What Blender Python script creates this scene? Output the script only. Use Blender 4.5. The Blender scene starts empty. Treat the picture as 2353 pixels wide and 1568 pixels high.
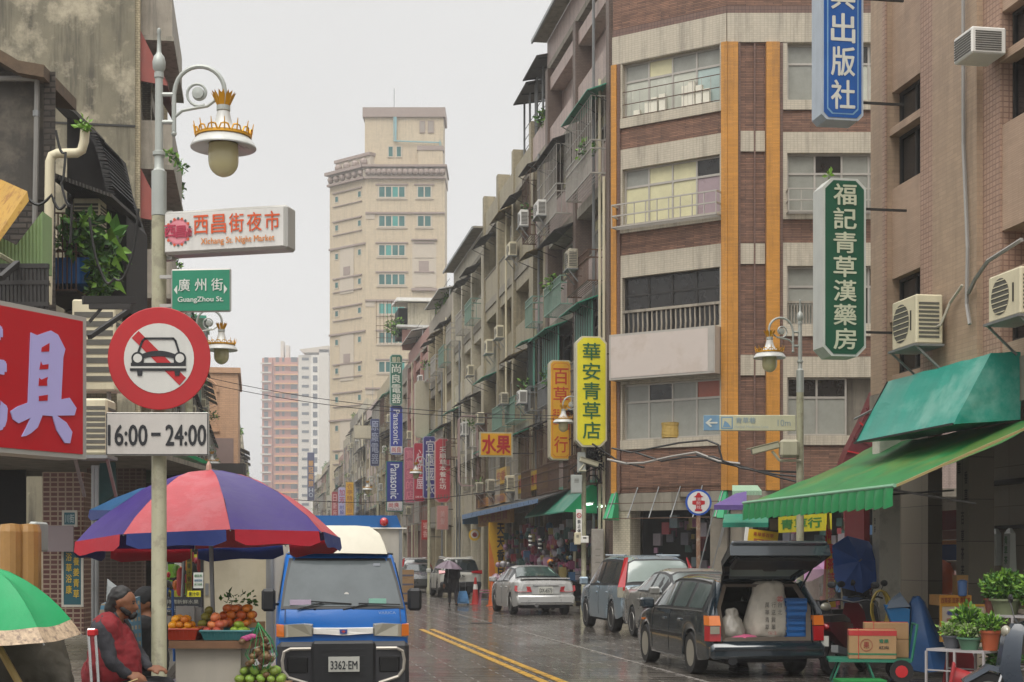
import bpy, math, random
from mathutils import Vector, Matrix
C = bpy.context.scene.collection
SC = bpy.context.scene
rnd = random.Random(11)
PI = math.pi
# ---------------------------------------------------------------- camera, world, sun, exposure
F, CX, HY, EYE = 3500.0, 1176.0, 1285.0, 1.6      # survey of the photo: focal length, centre, horizon, eye height
cam = bpy.data.cameras.new('camera'); cam.sensor_width = 36; cam.lens = F/2353*36
cam.shift_y = (HY-784)/2353; cam.clip_end = 3000; cam.clip_start = .1
cam_o = bpy.data.objects.new('camera', cam); C.objects.link(cam_o)
cam_o.location = (0, 0, EYE); cam_o.rotation_euler = (PI/2, 0, 0); SC.camera = cam_o
SUN_EL, SUN_AZ = math.radians(58), math.radians(200)    # azimuth: from behind the camera, a little left
w = bpy.data.worlds.new('World'); SC.world = w; w.use_nodes = True
nt = w.node_tree; nt.nodes.clear()
def _n(t, **k):
    n = nt.nodes.new(t)
    for a, b in k.items(): setattr(n, a, b)
    return n
sky = _n('ShaderNodeTexSky', sky_type='NISHITA', sun_disc=False); sky.sun_elevation = SUN_EL; sky.sun_rotation = SUN_AZ
sky.air_density = 1; sky.dust_density = 6; sky.ozone_density = 1
hs = _n('ShaderNodeHueSaturation'); hs.inputs['Saturation'].default_value = .06
bg1 = _n('ShaderNodeBackground'); bg1.inputs[1].default_value = .05
tc = _n('ShaderNodeTexCoord'); sx = _n('ShaderNodeSeparateXYZ')
mr = _n('ShaderNodeMapRange'); mr.inputs[1].default_value = .36; mr.inputs[2].default_value = 1; mr.inputs[3].default_value = .62; mr.inputs[4].default_value = 2.5
nz = _n('ShaderNodeTexNoise'); nz.inputs['Scale'].default_value = 3.2; nz.inputs['Detail'].default_value = 4
nr = _n('ShaderNodeMapRange'); nr.inputs[1].default_value = .3; nr.inputs[2].default_value = .7; nr.inputs[3].default_value = .94; nr.inputs[4].default_value = 1.03
mu = _n('ShaderNodeMath', operation='MULTIPLY')
bg2 = _n('ShaderNodeBackground'); bg2.inputs[0].default_value = (1, .992, .975, 1)
ad = _n('ShaderNodeAddShader'); out = _n('ShaderNodeOutputWorld'); L = nt.links.new
L(sky.outputs[0], hs.inputs['Color']); L(hs.outputs[0], bg1.inputs[0])
L(tc.outputs['Generated'], sx.inputs[0]); L(sx.outputs[2], mr.inputs[0]); L(tc.outputs['Generated'], nz.inputs[0]); L(nz.outputs[0], nr.inputs[0])
L(mr.outputs[0], mu.inputs[0]); L(nr.outputs[0], mu.inputs[1]); L(mu.outputs[0], bg2.inputs[1])
L(bg1.outputs[0], ad.inputs[0]); L(bg2.outputs[0], ad.inputs[1]); L(ad.outputs[0], out.inputs[0])
sun = bpy.data.lights.new('sun', 'SUN'); sun.energy = 1.6; sun.angle = math.radians(40); sun.color = (1, .94, .84)
sun_o = bpy.data.objects.new('sun', sun); C.objects.link(sun_o)
_sd = Vector((math.sin(SUN_AZ)*math.cos(SUN_EL), math.cos(SUN_AZ)*math.cos(SUN_EL), math.sin(SUN_EL)))
sun_o.rotation_euler = _sd.to_track_quat('Z', 'Y').to_euler()
SC.view_settings.view_transform = 'Standard'; SC.view_settings.look = 'None'
SC.view_settings.exposure = 0; SC.view_settings.gamma = 1; SC.view_settings.use_curve_mapping = False
try:
    SC.cycles.max_bounces = 6; SC.cycles.volume_bounces = 1; SC.cycles.use_denoising = True
except Exception: pass
# ---------------------------------------------------------------- survey helpers (real positions measured from the photo)
TH = math.atan(586/3500); cT, sT = math.cos(TH), math.sin(TH)
def S(v, u, z=0): return Vector((v*cT-u*sT, v*sT+u*cT, z))        # street frame: v to the right of the street axis, u along it
def at(x, y, Y): return Vector(((x-CX)/F*Y, Y, EYE+(HY-y)/F*Y))
def Yv(x, v): return v/(cT*(x-CX)/F+sT)
def uv(x, v): return (cT-sT*(x-CX)/F)*Yv(x, v)
def zz(y, Y): return EYE+(HY-y)/F*Y
# ---------------------------------------------------------------- materials
def c(h):
    def f(u):
        u /= 255
        return u/12.92 if u <= .04045 else ((u+.055)/1.055)**2.4
    return (f(int(h[0:2], 16)), f(int(h[2:4], 16)), f(int(h[4:6], 16)), 1)
MATS = {}
def mat(name, col, rough=.55, metal=0, var=.12, scale=3, streak=0, tile=None, bump=0, spec=.5, coat=0, alpha=1, trans=0, emit=0, stain=None, wave=None, mot=0, sheen=0):
    """procedural material; tile=(w,h,gap,mortar hex) in metres on the UV metre map; streak = dark rain streaks; stain=(hex,amount,scale)"""
    if name in MATS: return MATS[name]
    m = bpy.data.materials.new(name); MATS[name] = m; m.use_nodes = True
    t = m.node_tree; b = t.nodes['Principled BSDF']; lk = t.links.new
    col = c(col) if isinstance(col, str) else col
    def N(ty, **k):
        n = t.nodes.new(ty)
        for a, v in k.items(): setattr(n, a, v)
        return n
    b.inputs['Roughness'].default_value = rough; b.inputs['Metallic'].default_value = metal
    b.inputs['Specular IOR Level'].default_value = spec
    b.inputs['Coat Weight'].default_value = coat; b.inputs['Coat Roughness'].default_value = .05
    b.inputs['Alpha'].default_value = alpha; b.inputs['Transmission Weight'].default_value = trans
    if emit:
        b.inputs['Emission Color'].default_value = col; b.inputs['Emission Strength'].default_value = emit
    co = N('ShaderNodeTexCoord').outputs['Object']
    uvn = N('ShaderNodeUVMap'); uvn.uv_map = 'metres'
    cur = None; hgt = None
    if tile:
        br = N('ShaderNodeTexBrick'); lk(uvn.outputs[0], br.inputs[0])
        br.inputs['Scale'].default_value = 1; br.inputs['Brick Width'].default_value = tile[0]; br.inputs['Row Height'].default_value = tile[1]
        br.inputs['Mortar Size'].default_value = tile[2]; br.inputs['Mortar Smooth'].default_value = .2; br.inputs['Bias'].default_value = 0
        d = 1-var; e = 1+var
        br.inputs['Color1'].default_value = (col[0]*d, col[1]*d, col[2]*d, 1); br.inputs['Color2'].default_value = (min(1, col[0]*e), min(1, col[1]*e), min(1, col[2]*e), 1)
        br.inputs['Mortar'].default_value = c(tile[3]); br.offset = tile[4] if len(tile) > 4 else .5
        cur = br.outputs[0]; hgt = br.outputs[1]
    n1 = N('ShaderNodeTexNoise'); n1.inputs['Scale'].default_value = scale; n1.inputs['Detail'].default_value = 6; n1.inputs['Roughness'].default_value = .65
    lk(co, n1.inputs[0])
    r1 = N('ShaderNodeMapRange'); r1.inputs[1].default_value = .25; r1.inputs[2].default_value = .75
    r1.inputs[3].default_value = 1-var; r1.inputs[4].default_value = 1+var
    lk(n1.outputs[0], r1.inputs[0])
    mx = N('ShaderNodeMix', data_type='RGBA', blend_type='MULTIPLY'); mx.inputs[0].default_value = 1
    if cur is not None: lk(cur, mx.inputs[6])
    else: mx.inputs[6].default_value = col
    lk(r1.outputs[0], mx.inputs[7]); cur = mx.outputs[2]
    def dark(fac, hexc, amt):
        q = N('ShaderNodeMath', operation='MULTIPLY'); q.inputs[1].default_value = amt; lk(fac, q.inputs[0])
        z = N('ShaderNodeMix', data_type='RGBA'); lk(q.outputs[0], z.inputs[0]); lk(cur, z.inputs[6]); z.inputs[7].default_value = c(hexc)
        return z.outputs[2]
    if streak:
        mp = N('ShaderNodeMapping'); mp.inputs['Scale'].default_value = (2.6, 2.6, .22); lk(co, mp.inputs[0])
        n2 = N('ShaderNodeTexNoise'); n2.inputs['Scale'].default_value = 1.5; n2.inputs['Detail'].default_value = 5; n2.inputs['Roughness'].default_value = .7; lk(mp.outputs[0], n2.inputs[0])
        r2 = N('ShaderNodeMapRange'); r2.inputs[1].default_value = .48; r2.inputs[2].default_value = .72; lk(n2.outputs[0], r2.inputs[0])
        cur = dark(r2.outputs[0], '2e2a24', streak)
    if stain:
        n3 = N('ShaderNodeTexNoise'); n3.inputs['Scale'].default_value = stain[2]; n3.inputs['Detail'].default_value = 8; n3.inputs['Roughness'].default_value = .7; lk(co, n3.inputs[0])
        r3 = N('ShaderNodeMapRange'); r3.inputs[1].default_value = .5; r3.inputs[2].default_value = .62; lk(n3.outputs[0], r3.inputs[0])
        cur = dark(r3.outputs[0], stain[0], stain[1])
    if wave:
        wv = N('ShaderNodeTexWave', wave_type='BANDS', bands_direction=wave[0]); wv.inputs['Scale'].default_value = wave[1]; wv.inputs['Distortion'].default_value = 0
        lk(uvn.outputs[0], wv.inputs[0]); hgt = wv.outputs[1]
    if mot:
        oi = N('ShaderNodeObjectInfo'); hv = N('ShaderNodeHueSaturation'); h1 = N('ShaderNodeMapRange'); h1.inputs[3].default_value = 1-mot; h1.inputs[4].default_value = 1+mot; lk(oi.outputs['Random'], h1.inputs[0]); lk(h1.outputs[0], hv.inputs['Value']); h2 = N('ShaderNodeMapRange'); h2.inputs[3].default_value = .5-mot*.06; h2.inputs[4].default_value = .5+mot*.06; lk(oi.outputs['Random'], h2.inputs[0]); lk(h2.outputs[0], hv.inputs['Hue']); lk(cur, hv.inputs['Color']); cur = hv.outputs[0]
    lk(cur, b.inputs['Base Color'])
    if emit: lk(cur, b.inputs['Emission Color'])
    rr = N('ShaderNodeMapRange'); rr.inputs[3].default_value = max(.03, rough-.12); rr.inputs[4].default_value = min(1, rough+.12); lk(n1.outputs[0], rr.inputs[0]); lk(rr.outputs[0], b.inputs['Roughness'])
    if bump:
        bp = N('ShaderNodeBump'); bp.inputs['Strength'].default_value = min(1, bump); bp.inputs['Distance'].default_value = .02
        if hgt is not None:
            if tile:
                iv = N('ShaderNodeMath', operation='SUBTRACT'); iv.inputs[0].default_value = 1; lk(hgt, iv.inputs[1]); hgt = iv.outputs[0]
            lk(hgt, bp.inputs['Height'])
        else: lk(n1.outputs[0], bp.inputs['Height'])
        lk(bp.outputs[0], b.inputs['Normal'])
    return m
# ---------------------------------------------------------------- mesh builder
WM = {}
def wm(o): return WM[o.name] if o.name in WM else Matrix.Identity(4)
def FR(loc, rz=0): return Matrix.Translation(Vector(loc)) @ Matrix.Rotation(rz, 4, 'Z')
def tag(o, label=None, cat=None, group=None, kind=None):
    if label: o['label'] = label
    if cat: o['category'] = cat
    if group: o['group'] = group
    if kind: o['kind'] = kind
    return o
def thing(name, label, cat, loc=(0, 0, 0), rz=0, group=None):
    o = bpy.data.objects.new(name, None); C.objects.link(o); o.empty_display_size = .2
    o.location = loc; o.rotation_euler = (0, 0, rz); WM[o.name] = FR(loc, rz)
    return tag(o, label, cat, group)
class MB:
    """collects shapes (through the frame self.M into world space), builds ONE mesh"""
    def __init__(s, M=None): s.v = []; s.f = []; s.mi = []; s.ms = []; s.M = M or Matrix.Identity(4)
    def mid(s, m):
        if m not in s.ms: s.ms.append(m)
        return s.ms.index(m)
    def add(s, vs, fs, m):
        b = len(s.v); M = s.M; k = s.mid(m)
        s.v += [M @ Vector(p) for p in vs]
        s.f += [tuple(b+i for i in f) for f in fs]; s.mi += [k]*len(fs); return s
    def box(s, x0, x1, y0, y1, z0, z1, m):
        return s.add([(x0, y0, z0), (x1, y0, z0), (x1, y1, z0), (x0, y1, z0), (x0, y0, z1), (x1, y0, z1), (x1, y1, z1), (x0, y1, z1)],
                     [(0, 3, 2, 1), (4, 5, 6, 7), (0, 1, 5, 4), (1, 2, 6, 5), (2, 3, 7, 6), (3, 0, 4, 7)], m)
    def cb(s, cx, cy, cz, sx, sy, sz, m): return s.box(cx-sx/2, cx+sx/2, cy-sy/2, cy+sy/2, cz-sz/2, cz+sz/2, m)
    def rbox(s, x0, x1, y0, y1, z0, z1, r, m):        # box with chamfered vertical and top edges
        def ring(i, z): return [(x0+i, y0, z), (x1-i, y0, z), (x1, y0+i, z), (x1, y1-i, z), (x1-i, y1, z), (x0+i, y1, z), (x0, y1-i, z), (x0, y0+i, z)]
        def inset(d, z): return [(min(max(x, x0+d), x1-d), min(max(y, y0+d), y1-d), z) for x, y, _ in ring(r, z)]
        rs = [inset(r, z0), ring(r, z0+r), ring(r, z1-r), inset(r, z1)]
        return s.rings(rs, m, caps=True)
    def rings(s, rs, m, caps=True, closed=True):
        n = len(rs[0]); vs = [p for r in rs for p in r]; fs = []
        for i in range(len(rs)-1):
            for j in range(n if closed else n-1):
                k = (j+1) % n; fs.append((i*n+j, i*n+k, (i+1)*n+k, (i+1)*n+j))
        if caps: fs += [tuple(range(n))[::-1], tuple(range((len(rs)-1)*n, len(rs)*n))]
        return s.add(vs, fs, m)
    def quad(s, a, b, c_, d, m): return s.add([a, b, c_, d], [(0, 1, 2, 3)], m)
    def prism(s, poly, y0, y1, m, axis='y'):          # polygon in xz (axis y) / xy (axis z) / yz (axis x), extruded
        if axis == 'y': rs = [[(a, y0, b) for a, b in poly], [(a, y1, b) for a, b in poly]]
        elif axis == 'z': rs = [[(a, b, y0) for a, b in poly], [(a, b, y1) for a, b in poly]]
        else: rs = [[(y0, a, b) for a, b in poly], [(y1, a, b) for a, b in poly]]
        return s.rings(rs, m)
    def bar(s, a, b, r, m, n=4, r2=None, caps=True): return s.tube([a, b], r, m, n, r2, caps)
    def tube(s, pts, r, m, n=8, r2=None, caps=True):
        pts = [Vector(p) for p in pts]; rs = []; k = len(pts)
        up = None
        for i, p in enumerate(pts):
            d = (pts[min(i+1, k-1)]-pts[max(i-1, 0)])
            if d.length < 1e-9: d = Vector((0, 0, 1))
            d.normalize()
            if up is None: up = Vector((0, 0, 1)) if abs(d.z) < .9 else Vector((1, 0, 0))
            a = d.cross(up)
            if a.length < 1e-4: a = d.cross(Vector((0, 1, 0)))
            a.normalize(); b2 = a.cross(d); b2.normalize(); up = b2
            rr = r[i] if isinstance(r, (list, tuple)) else (r if r2 is None else r+(r2-r)*i/(k-1))
            o = PI/4 if n == 4 else 0
            rs.append([tuple(p+a*math.cos(o+2*PI*j/n)*rr+b2*math.sin(o+2*PI*j/n)*rr) for j in range(n)])
        return s.rings(rs, m, caps)
    def lathe(s, prof, m, n=20, cx=0, cy=0, cz=0, caps=True):
        rs = [[(cx+r*math.cos(2*PI*j/n), cy+r*math.sin(2*PI*j/n), cz+z) for j in range(n)] for r, z in prof]
        return s.rings(rs, m, caps)
    def ball(s, ce, r, m, n=10, k=6):
        r = (r, r, r) if not isinstance(r, (tuple, list)) else r
        rs = []
        for i in range(k+1):
            a = -PI/2+PI*i/k; q = max(.02, math.cos(a))
            rs.append([(ce[0]+r[0]*q*math.cos(2*PI*j/n), ce[1]+r[1]*q*math.sin(2*PI*j/n), ce[2]+r[2]*math.sin(a)) for j in range(n)])
        return s.rings(rs, m)
    def disc(s, ce, r, m, n=28, y=None):              # disc in xz plane facing -y
        return s.add([(ce[0]+r*math.cos(2*PI*j/n), ce[1], ce[2]+r*math.sin(2*PI*j/n)) for j in range(n)], [tuple(range(n))], m)
    def arc_tube(s, ce, r, a0, a1, rad, m, n=12, k=6, plane='xz'):
        p = []
        for i in range(n+1):
            a = math.radians(a0+(a1-a0)*i/n); q = (r*math.cos(a), r*math.sin(a))
            p.append((ce[0]+q[0], ce[1], ce[2]+q[1]) if plane == 'xz' else (ce[0], ce[1]+q[0], ce[2]+q[1]))
        return s.tube(p, rad, m, k)
    def leaves(s, ce, rad, n, size, ms, up=.3):
        for _ in range(n):
            while True:
                p = Vector((rnd.uniform(-1, 1), rnd.uniform(-1, 1), rnd.uniform(-1, 1)))
                if p.length < 1: break
            p *= .5+.5*rnd.random()
            q = Vector((ce[0]+p.x*rad[0], ce[1]+p.y*rad[1], ce[2]+p.z*rad[2]))
            s.leaf(q, size*rnd.uniform(.6, 1.3), ms[rnd.randrange(len(ms))], p, up)
        return s
    def leaf(s, q, L_, m, p=None, up=.3):
        d = Vector((rnd.gauss(0, 1), rnd.gauss(0, 1), rnd.gauss(0, .7)+up))
        if p is not None: d += p*1.2
        d.normalize(); a = d.cross(Vector((rnd.gauss(0, 1), rnd.gauss(0, 1), rnd.gauss(0, 1)))); a.normalize(); nn = a.cross(d)
        s.add([q, q+d*L_*.5+a*L_*.26+nn*L_*.06, q+d*L_-nn*L_*.1, q+d*L_*.5-a*L_*.26+nn*L_*.06], [(0, 1, 2, 3)], m)
    def text(s, st, x, z, w, h, y, m, bold=.02, keep=False):   # lettering in xz at depth y, centred at x,z and fitted to w x h
        vs, fs = glyph(st, 0)
        x0 = min(p[0] for p in vs); x1 = max(p[0] for p in vs); z0 = min(p[1] for p in vs); z1 = max(p[1] for p in vs)
        a = w/max(1e-6, x1-x0); b = h/max(1e-6, z1-z0)
        if keep: a = b = min(a, b)
        cx, cz = (x0+x1)/2, (z0+z1)/2
        d = bold*1.1
        for i, (ox, oz) in enumerate(((-d, 0), (d, 0), (0, d*.8), (0, -d*.8), (d*.6, d*.5)) if bold > .006 else ((0, 0),)):
            s.add([(x+(p[0]-cx+ox)*a, y-.0006*i, z+(p[1]-cz+oz)*b) for p in vs], fs, m)
        return s
    def build(s, name, parent=None, label=None, cat=None, group=None, kind=None, smooth=False, sub=0, origin=None, bev=0):
        if parent is not None: W = wm(parent)
        else:
            if origin is None:
                xs = [p.x for p in s.v]; ys = [p.y for p in s.v]; zs = [p.z for p in s.v]
                origin = ((min(xs)+max(xs))/2, (min(ys)+max(ys))/2, min(zs))
            W = FR(origin)
        I = W.inverted()
        me = bpy.data.meshes.new(name)
        lv = [I @ p for p in s.v]
        me.from_pydata([tuple(p) for p in lv], [], s.f)
        for m in s.ms: me.materials.append(m)
        ul = me.uv_layers.new(name='metres'); ud = ul.data
        for k, p in enumerate(me.polygons):
            p.material_index = s.mi[k]; p.use_smooth = smooth
            n = p.normal
            if abs(n.z) > .75:
                for li in p.loop_indices: q = me.vertices[me.loops[li].vertex_index].co; ud[li].uv = (q.x, q.y)
            else:
                t = Vector((-n.y, n.x, 0))
                if t.length < 1e-6: t = Vector((1, 0, 0))
                t.normalize()
                for li in p.loop_indices: q = me.vertices[me.loops[li].vertex_index].co; ud[li].uv = (q.x*t.x+q.y*t.y, q.z)
        o = bpy.data.objects.new(name, me); C.objects.link(o); WM[o.name] = W
        if parent is not None: o.parent = parent
        else: o.location = origin
        if smooth and hasattr(me, 'set_sharp_from_angle'): me.set_sharp_from_angle(angle=math.radians(42))
        if sub: md = o.modifiers.new('sub', 'SUBSURF'); md.levels = sub; md.render_levels = sub
        if bev: md = o.modifiers.new('bev', 'BEVEL'); md.width = bev; md.segments = 2; md.limit_method = 'ANGLE'
        return tag(o, label, cat, group, kind)
_GL = {}
def glyph(st, bold=.02):
    k = (st, bold)
    if k not in _GL:
        cu = bpy.data.curves.new('t', 'FONT'); cu.body = st; cu.size = 1; cu.offset = bold; cu.resolution_u = 3; cu.align_x = 'CENTER'
        ob = bpy.data.objects.new('t', cu); me = bpy.data.meshes.new_from_object(ob)
        _GL[k] = ([(q.co.x, q.co.y) for q in me.vertices], [tuple(p.vertices) for p in me.polygons])
        bpy.data.objects.remove(ob); bpy.data.meshes.remove(me); bpy.data.curves.remove(cu)
    return _GL[k]
def copy_tree(o, loc=None, rz=None, label=None, parent=None, group=None):
    n = o.copy(); C.objects.link(n)
    if parent is not None: n.parent = parent
    if loc is not None: n.location = loc
    if rz is not None: n.rotation_euler = (0, 0, rz)
    if label: n['label'] = label
    if group: n['group'] = group
    for ch in list(o.children): copy_tree(ch, parent=n)
    return n
# ---------------------------------------------------------------- shared materials
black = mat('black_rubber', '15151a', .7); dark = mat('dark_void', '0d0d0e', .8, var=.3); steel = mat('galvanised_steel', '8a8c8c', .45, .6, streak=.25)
rust = mat('rusty_steel', '5a4436', .75, .2, var=.3, scale=8); darkm = mat('dark_painted_steel', '2a2826', .6, .2, var=.25)
white = mat('white_paint', 'd8d6d0', .45, var=.06, streak=.12); cream = mat('cream_paint', 'c9c0a4', .5, var=.08, streak=.2)
glass = mat('window_glass', '20282b', .08, var=.25, scale=1.2, spec=.6); glassd = mat('dim_glass', '15181a', .12, var=.4, scale=1, spec=.5)
alu = mat('aluminium_frame', 'a9a49c', .4, .3, var=.1); redp = mat('red_paint', 'b01a20', .5); chrome = mat('chrome', 'c8c8c8', .18, .9, var=.03)
concrete = mat('stained_concrete', '8b8578', .85, var=.2, scale=2, streak=.55, bump=.3)
asb = mat('corrugated_dark_roof', '4a4743', .8, var=.3, streak=.4, wave=('X', 6), bump=.8)
leafA = mat('leaf_green', '3f6a22', .55, var=.35, scale=9); leafB = mat('leaf_dark', '28481c', .6, var=.35, scale=9); leafC = mat('leaf_light', '6c9430', .55, var=.3, scale=9)
wood = mat('worn_wood', '7a5a3c', .7, var=.25, scale=6)

def crumple(o, amt=.03, size=.1):
    """folds: a displacement along the normals from procedural clouds"""
    k = 'folds_%.2f' % size
    t = bpy.data.textures.get(k) or bpy.data.textures.new(k, 'CLOUDS'); t.noise_scale = size; t.noise_depth = 2
    md = o.modifiers.new('folds', 'DISPLACE'); md.texture = t; md.strength = amt; md.mid_level = .5; md.texture_coords = 'GLOBAL'
    return o

def canvas(o, amt=.05, size=.5):
    md = o.modifiers.new('grid', 'SUBSURF'); md.subdivision_type = 'SIMPLE'; md.levels = md.render_levels = 4
    return crumple(o, amt, size)
# ================================================================ GROUND, ROAD, PAVEMENTS
gm = mat('ground_asphalt', '4a4744', .6, var=.25)
g = MB(); g.quad((-900, -60, -.14), (900, -60, -.14), (900, 1500, -.14), (-900, 1500, -.14), gm); g.build('ground', kind='structure', origin=(0, 0, -.14))
def road_material():
    m = bpy.data.materials.new('wet_stone_setts'); m.use_nodes = True; t = m.node_tree; b = t.nodes['Principled BSDF']; lk = t.links.new
    u = t.nodes.new('ShaderNodeUVMap'); u.uv_map = 'metres'
    br = t.nodes.new('ShaderNodeTexBrick'); lk(u.outputs[0], br.inputs[0]); br.inputs['Scale'].default_value = 1
    br.inputs['Brick Width'].default_value = .95; br.inputs['Row Height'].default_value = .30; br.inputs['Mortar Size'].default_value = .012; br.inputs['Mortar Smooth'].default_value = .3
    br.inputs['Color1'].default_value = c('625d57'); br.inputs['Color2'].default_value = c('48433e'); br.inputs['Mortar'].default_value = c('6c665f')
    n = t.nodes.new('ShaderNodeTexNoise'); n.inputs['Scale'].default_value = .45; n.inputs['Detail'].default_value = 7; n.inputs['Roughness'].default_value = .62; lk(u.outputs[0], n.inputs[0])
    n2 = t.nodes.new('ShaderNodeTexNoise'); n2.inputs['Scale'].default_value = 7; n2.inputs['Detail'].default_value = 5; lk(u.outputs[0], n2.inputs[0])
    mx = t.nodes.new('ShaderNodeMix'); mx.data_type = 'RGBA'; mx.blend_type = 'MULTIPLY'; mx.inputs[0].default_value = 1; lk(br.outputs[0], mx.inputs[6])
    q = t.nodes.new('ShaderNodeMapRange'); q.inputs[1].default_value = .3; q.inputs[2].default_value = .7; q.inputs[3].default_value = .6; q.inputs[4].default_value = 1.25; lk(n2.outputs[0], q.inputs[0]); lk(q.outputs[0], mx.inputs[7]); lk(mx.outputs[2], b.inputs['Base Color'])
    r = t.nodes.new('ShaderNodeMapRange'); r.inputs[1].default_value = .35; r.inputs[2].default_value = .66; r.inputs[3].default_value = .05; r.inputs[4].default_value = .26; lk(n.outputs[0], r.inputs[0])
    ad_ = t.nodes.new('ShaderNodeMath'); ad_.operation = 'MULTIPLY_ADD'; lk(br.outputs[1], ad_.inputs[0]); ad_.inputs[1].default_value = .2; lk(r.outputs[0], ad_.inputs[2]); lk(ad_.outputs[0], b.inputs['Roughness'])
    b.inputs['Specular IOR Level'].default_value = .55
    h = t.nodes.new('ShaderNodeMath'); h.operation = 'MULTIPLY_ADD'; lk(br.outputs[1], h.inputs[0]); h.inputs[1].default_value = -.8; lk(n2.outputs[0], h.inputs[2])
    bp = t.nodes.new('ShaderNodeBump'); bp.inputs['Strength'].default_value = .3; bp.inputs['Distance'].default_value = .012; lk(h.outputs[0], bp.inputs['Height']); lk(bp.outputs[0], b.inputs['Normal'])
    return m
rootS = FR((0, 0, 0), TH)
def flat(name, v0, v1, u0, u1, z0, z1, m, kind='structure', label=None, cat=None):
    b = MB(rootS); b.box(v0, v1, u0, u1, z0, z1, m)
    o = b.build(name, kind=kind, origin=(0, 0, 0)); o.data.transform(Matrix.Rotation(-TH, 4, 'Z')); o.rotation_euler = (0, 0, TH)
    for p in o.data.polygons:
        for li in p.loop_indices:
            q = o.data.vertices[o.data.loops[li].vertex_index].co
            if abs(p.normal.z) > .7: o.data.uv_layers[0].data[li].uv = (q.x, q.y)
    return o
VL, VR = -1.15, 9.45                       # kerb lines
flat('road', VL-.02, VR+.02, -20, 420, -.1, 0, road_material())
pav = mat('pavement_slabs', '6b655e', .28, var=.2, tile=(.4, .4, .012, '3c3935', 0), bump=.3, spec=.5)
kerbm = mat('kerb_stone', '7a766e', .4, var=.15, tile=(1, 3, .01, '3a3835'))
flat('pavement', VL-26, VL-.18, -20, 420, -.1, .12, pav); flat('kerb', VL-.18, VL, -20, 420, -.1, .125, kerbm)
flat('pavement', VR+.18, VR+40, -20, 420, -.1, .12, pav); flat('kerb', VR, VR+.18, -20, 420, -.1, .125, kerbm)
yel = mat('yellow_road_paint', 'c0932c', .3, var=.25, scale=14, stain=('4c4438', .95, 4)); wht = mat('white_road_paint', '8f8a85', .25, var=.25, scale=10, stain=('4a443e', 1, 3))
flat('double_yellow_line', 3.62, 3.74, 12, 34.5, .003, .007, yel); flat('double_yellow_line', 3.86, 3.98, 12, 34.5, .003, .007, yel)
flat('parking_bay_line', 5.73, 5.79, 10, 62, .003, .007, wht)
mh = mat('cast_iron_lid', '3d3a38', .35, .5, var=.2)
b = MB(FR(at(1110, 1440, 38).to_2d().to_3d())); b.lathe([(.0, .003), (.34, .003), (.34, .008), (.30, .009), (0, .009)], mh, 24); b.build('manhole_cover', label='round iron manhole cover set in the wet road', cat='manhole cover')

# ================================================================ FACADE TOOLS
def window(mb_frame, x0, x1, z0, z1, y, nx, mid=.68, fr=alu, gl=None, parent=None, panes=None, fw=.05):
    """a window: frame mesh (child of parent) + its panes as a sub-part; y = outer face"""
    b = MB(mb_frame); d = .06
    b.box(x0, x1, y, y+d, z0, z0+fw, fr); b.box(x0, x1, y, y+d, z1-fw, z1, fr)
    for i in range(nx+1):
        x = x0+(x1-x0-fw)*i/nx; b.box(x, x+fw, y+.002, y+d-.002, z0+fw, z1-fw, fr)
    zm = z0+(z1-z0)*mid
    if mid < 1: b.box(x0+fw, x1-fw, y+.004, y+d-.004, zm, zm+fw*1.2, fr)
    f = b.build('window', parent)
    b = MB(mb_frame)
    for i in range(nx):
        xa = x0+(x1-x0)*i/nx+.01; xb = x0+(x1-x0)*(i+1)/nx-.01
        for k, (za, zb) in enumerate([(z0+.01, zm), (zm+.01, z1-.01)] if mid < 1 else [(z0+.01, z1-.01)]):
            m = gl or glass
            if panes: m = panes[(k*nx+i) % len(panes)] or m
            b.box(xa, xb, y+.03, y+.036, za, zb, m)
    b.build('pane', f)
    return f
def railing(M, x0, x1, y0, y1, z0, h, m, parent, name='railing', step=.13, full=True, r=.017, curl=False):
    """three-sided metal railing standing out from y1 to y0"""
    b = MB(M)
    for z in (z0, z0+h*.5, z0+h) if not curl else (z0, z0+h*.75, z0+h):
        b.bar((x0, y0, z), (x1, y0, z), .026, m); b.bar((x0, y0, z), (x0, y1, z), .026, m); b.bar((x1, y0, z), (x1, y1, z), .026, m)
    n = max(2, int((x1-x0)/step))
    for i in range(n+1):
        x = x0+(x1-x0)*i/n; b.bar((x, y0, z0), (x, y0, z0+h), r, m)
    k = max(1, int((y1-y0)/step))
    for i in range(1, k+1):
        y = y0+(y1-y0)*i/k
        for x in (x0, x1): b.bar((x, y, z0), (x, y, z0+h), r, m)
    for i in range(7):                                            # floor bars
        y = y0+(y1-y0)*i/6; b.bar((x0, y, z0), (x1, y, z0), .012, m)
    return b.build(name, parent)
def awning(M, x0, x1, yw, yo, zw, zo, m, parent, name='awning', th=.03, brk=None):
    b = MB(M); b.rings([[(x0, yw, zw), (x1, yw, zw), (x1, yo, zo), (x0, yo, zo)], [(x0, yw, zw+th), (x1, yw, zw+th), (x1, yo, zo+th), (x0, yo, zo+th)]], m)
    k = max(1, int((x1-x0)/1.2))
    for i in range(k+1):
        x = x0+.03+(x1-x0-.06)*i/k; b.bar((x, yw, zw-.55), (x, yo+.05, zo), .015, brk or darkm)
    return b.build(name, parent)
vent = mat('vent_grille', '55534c', .6, var=.15)
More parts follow.
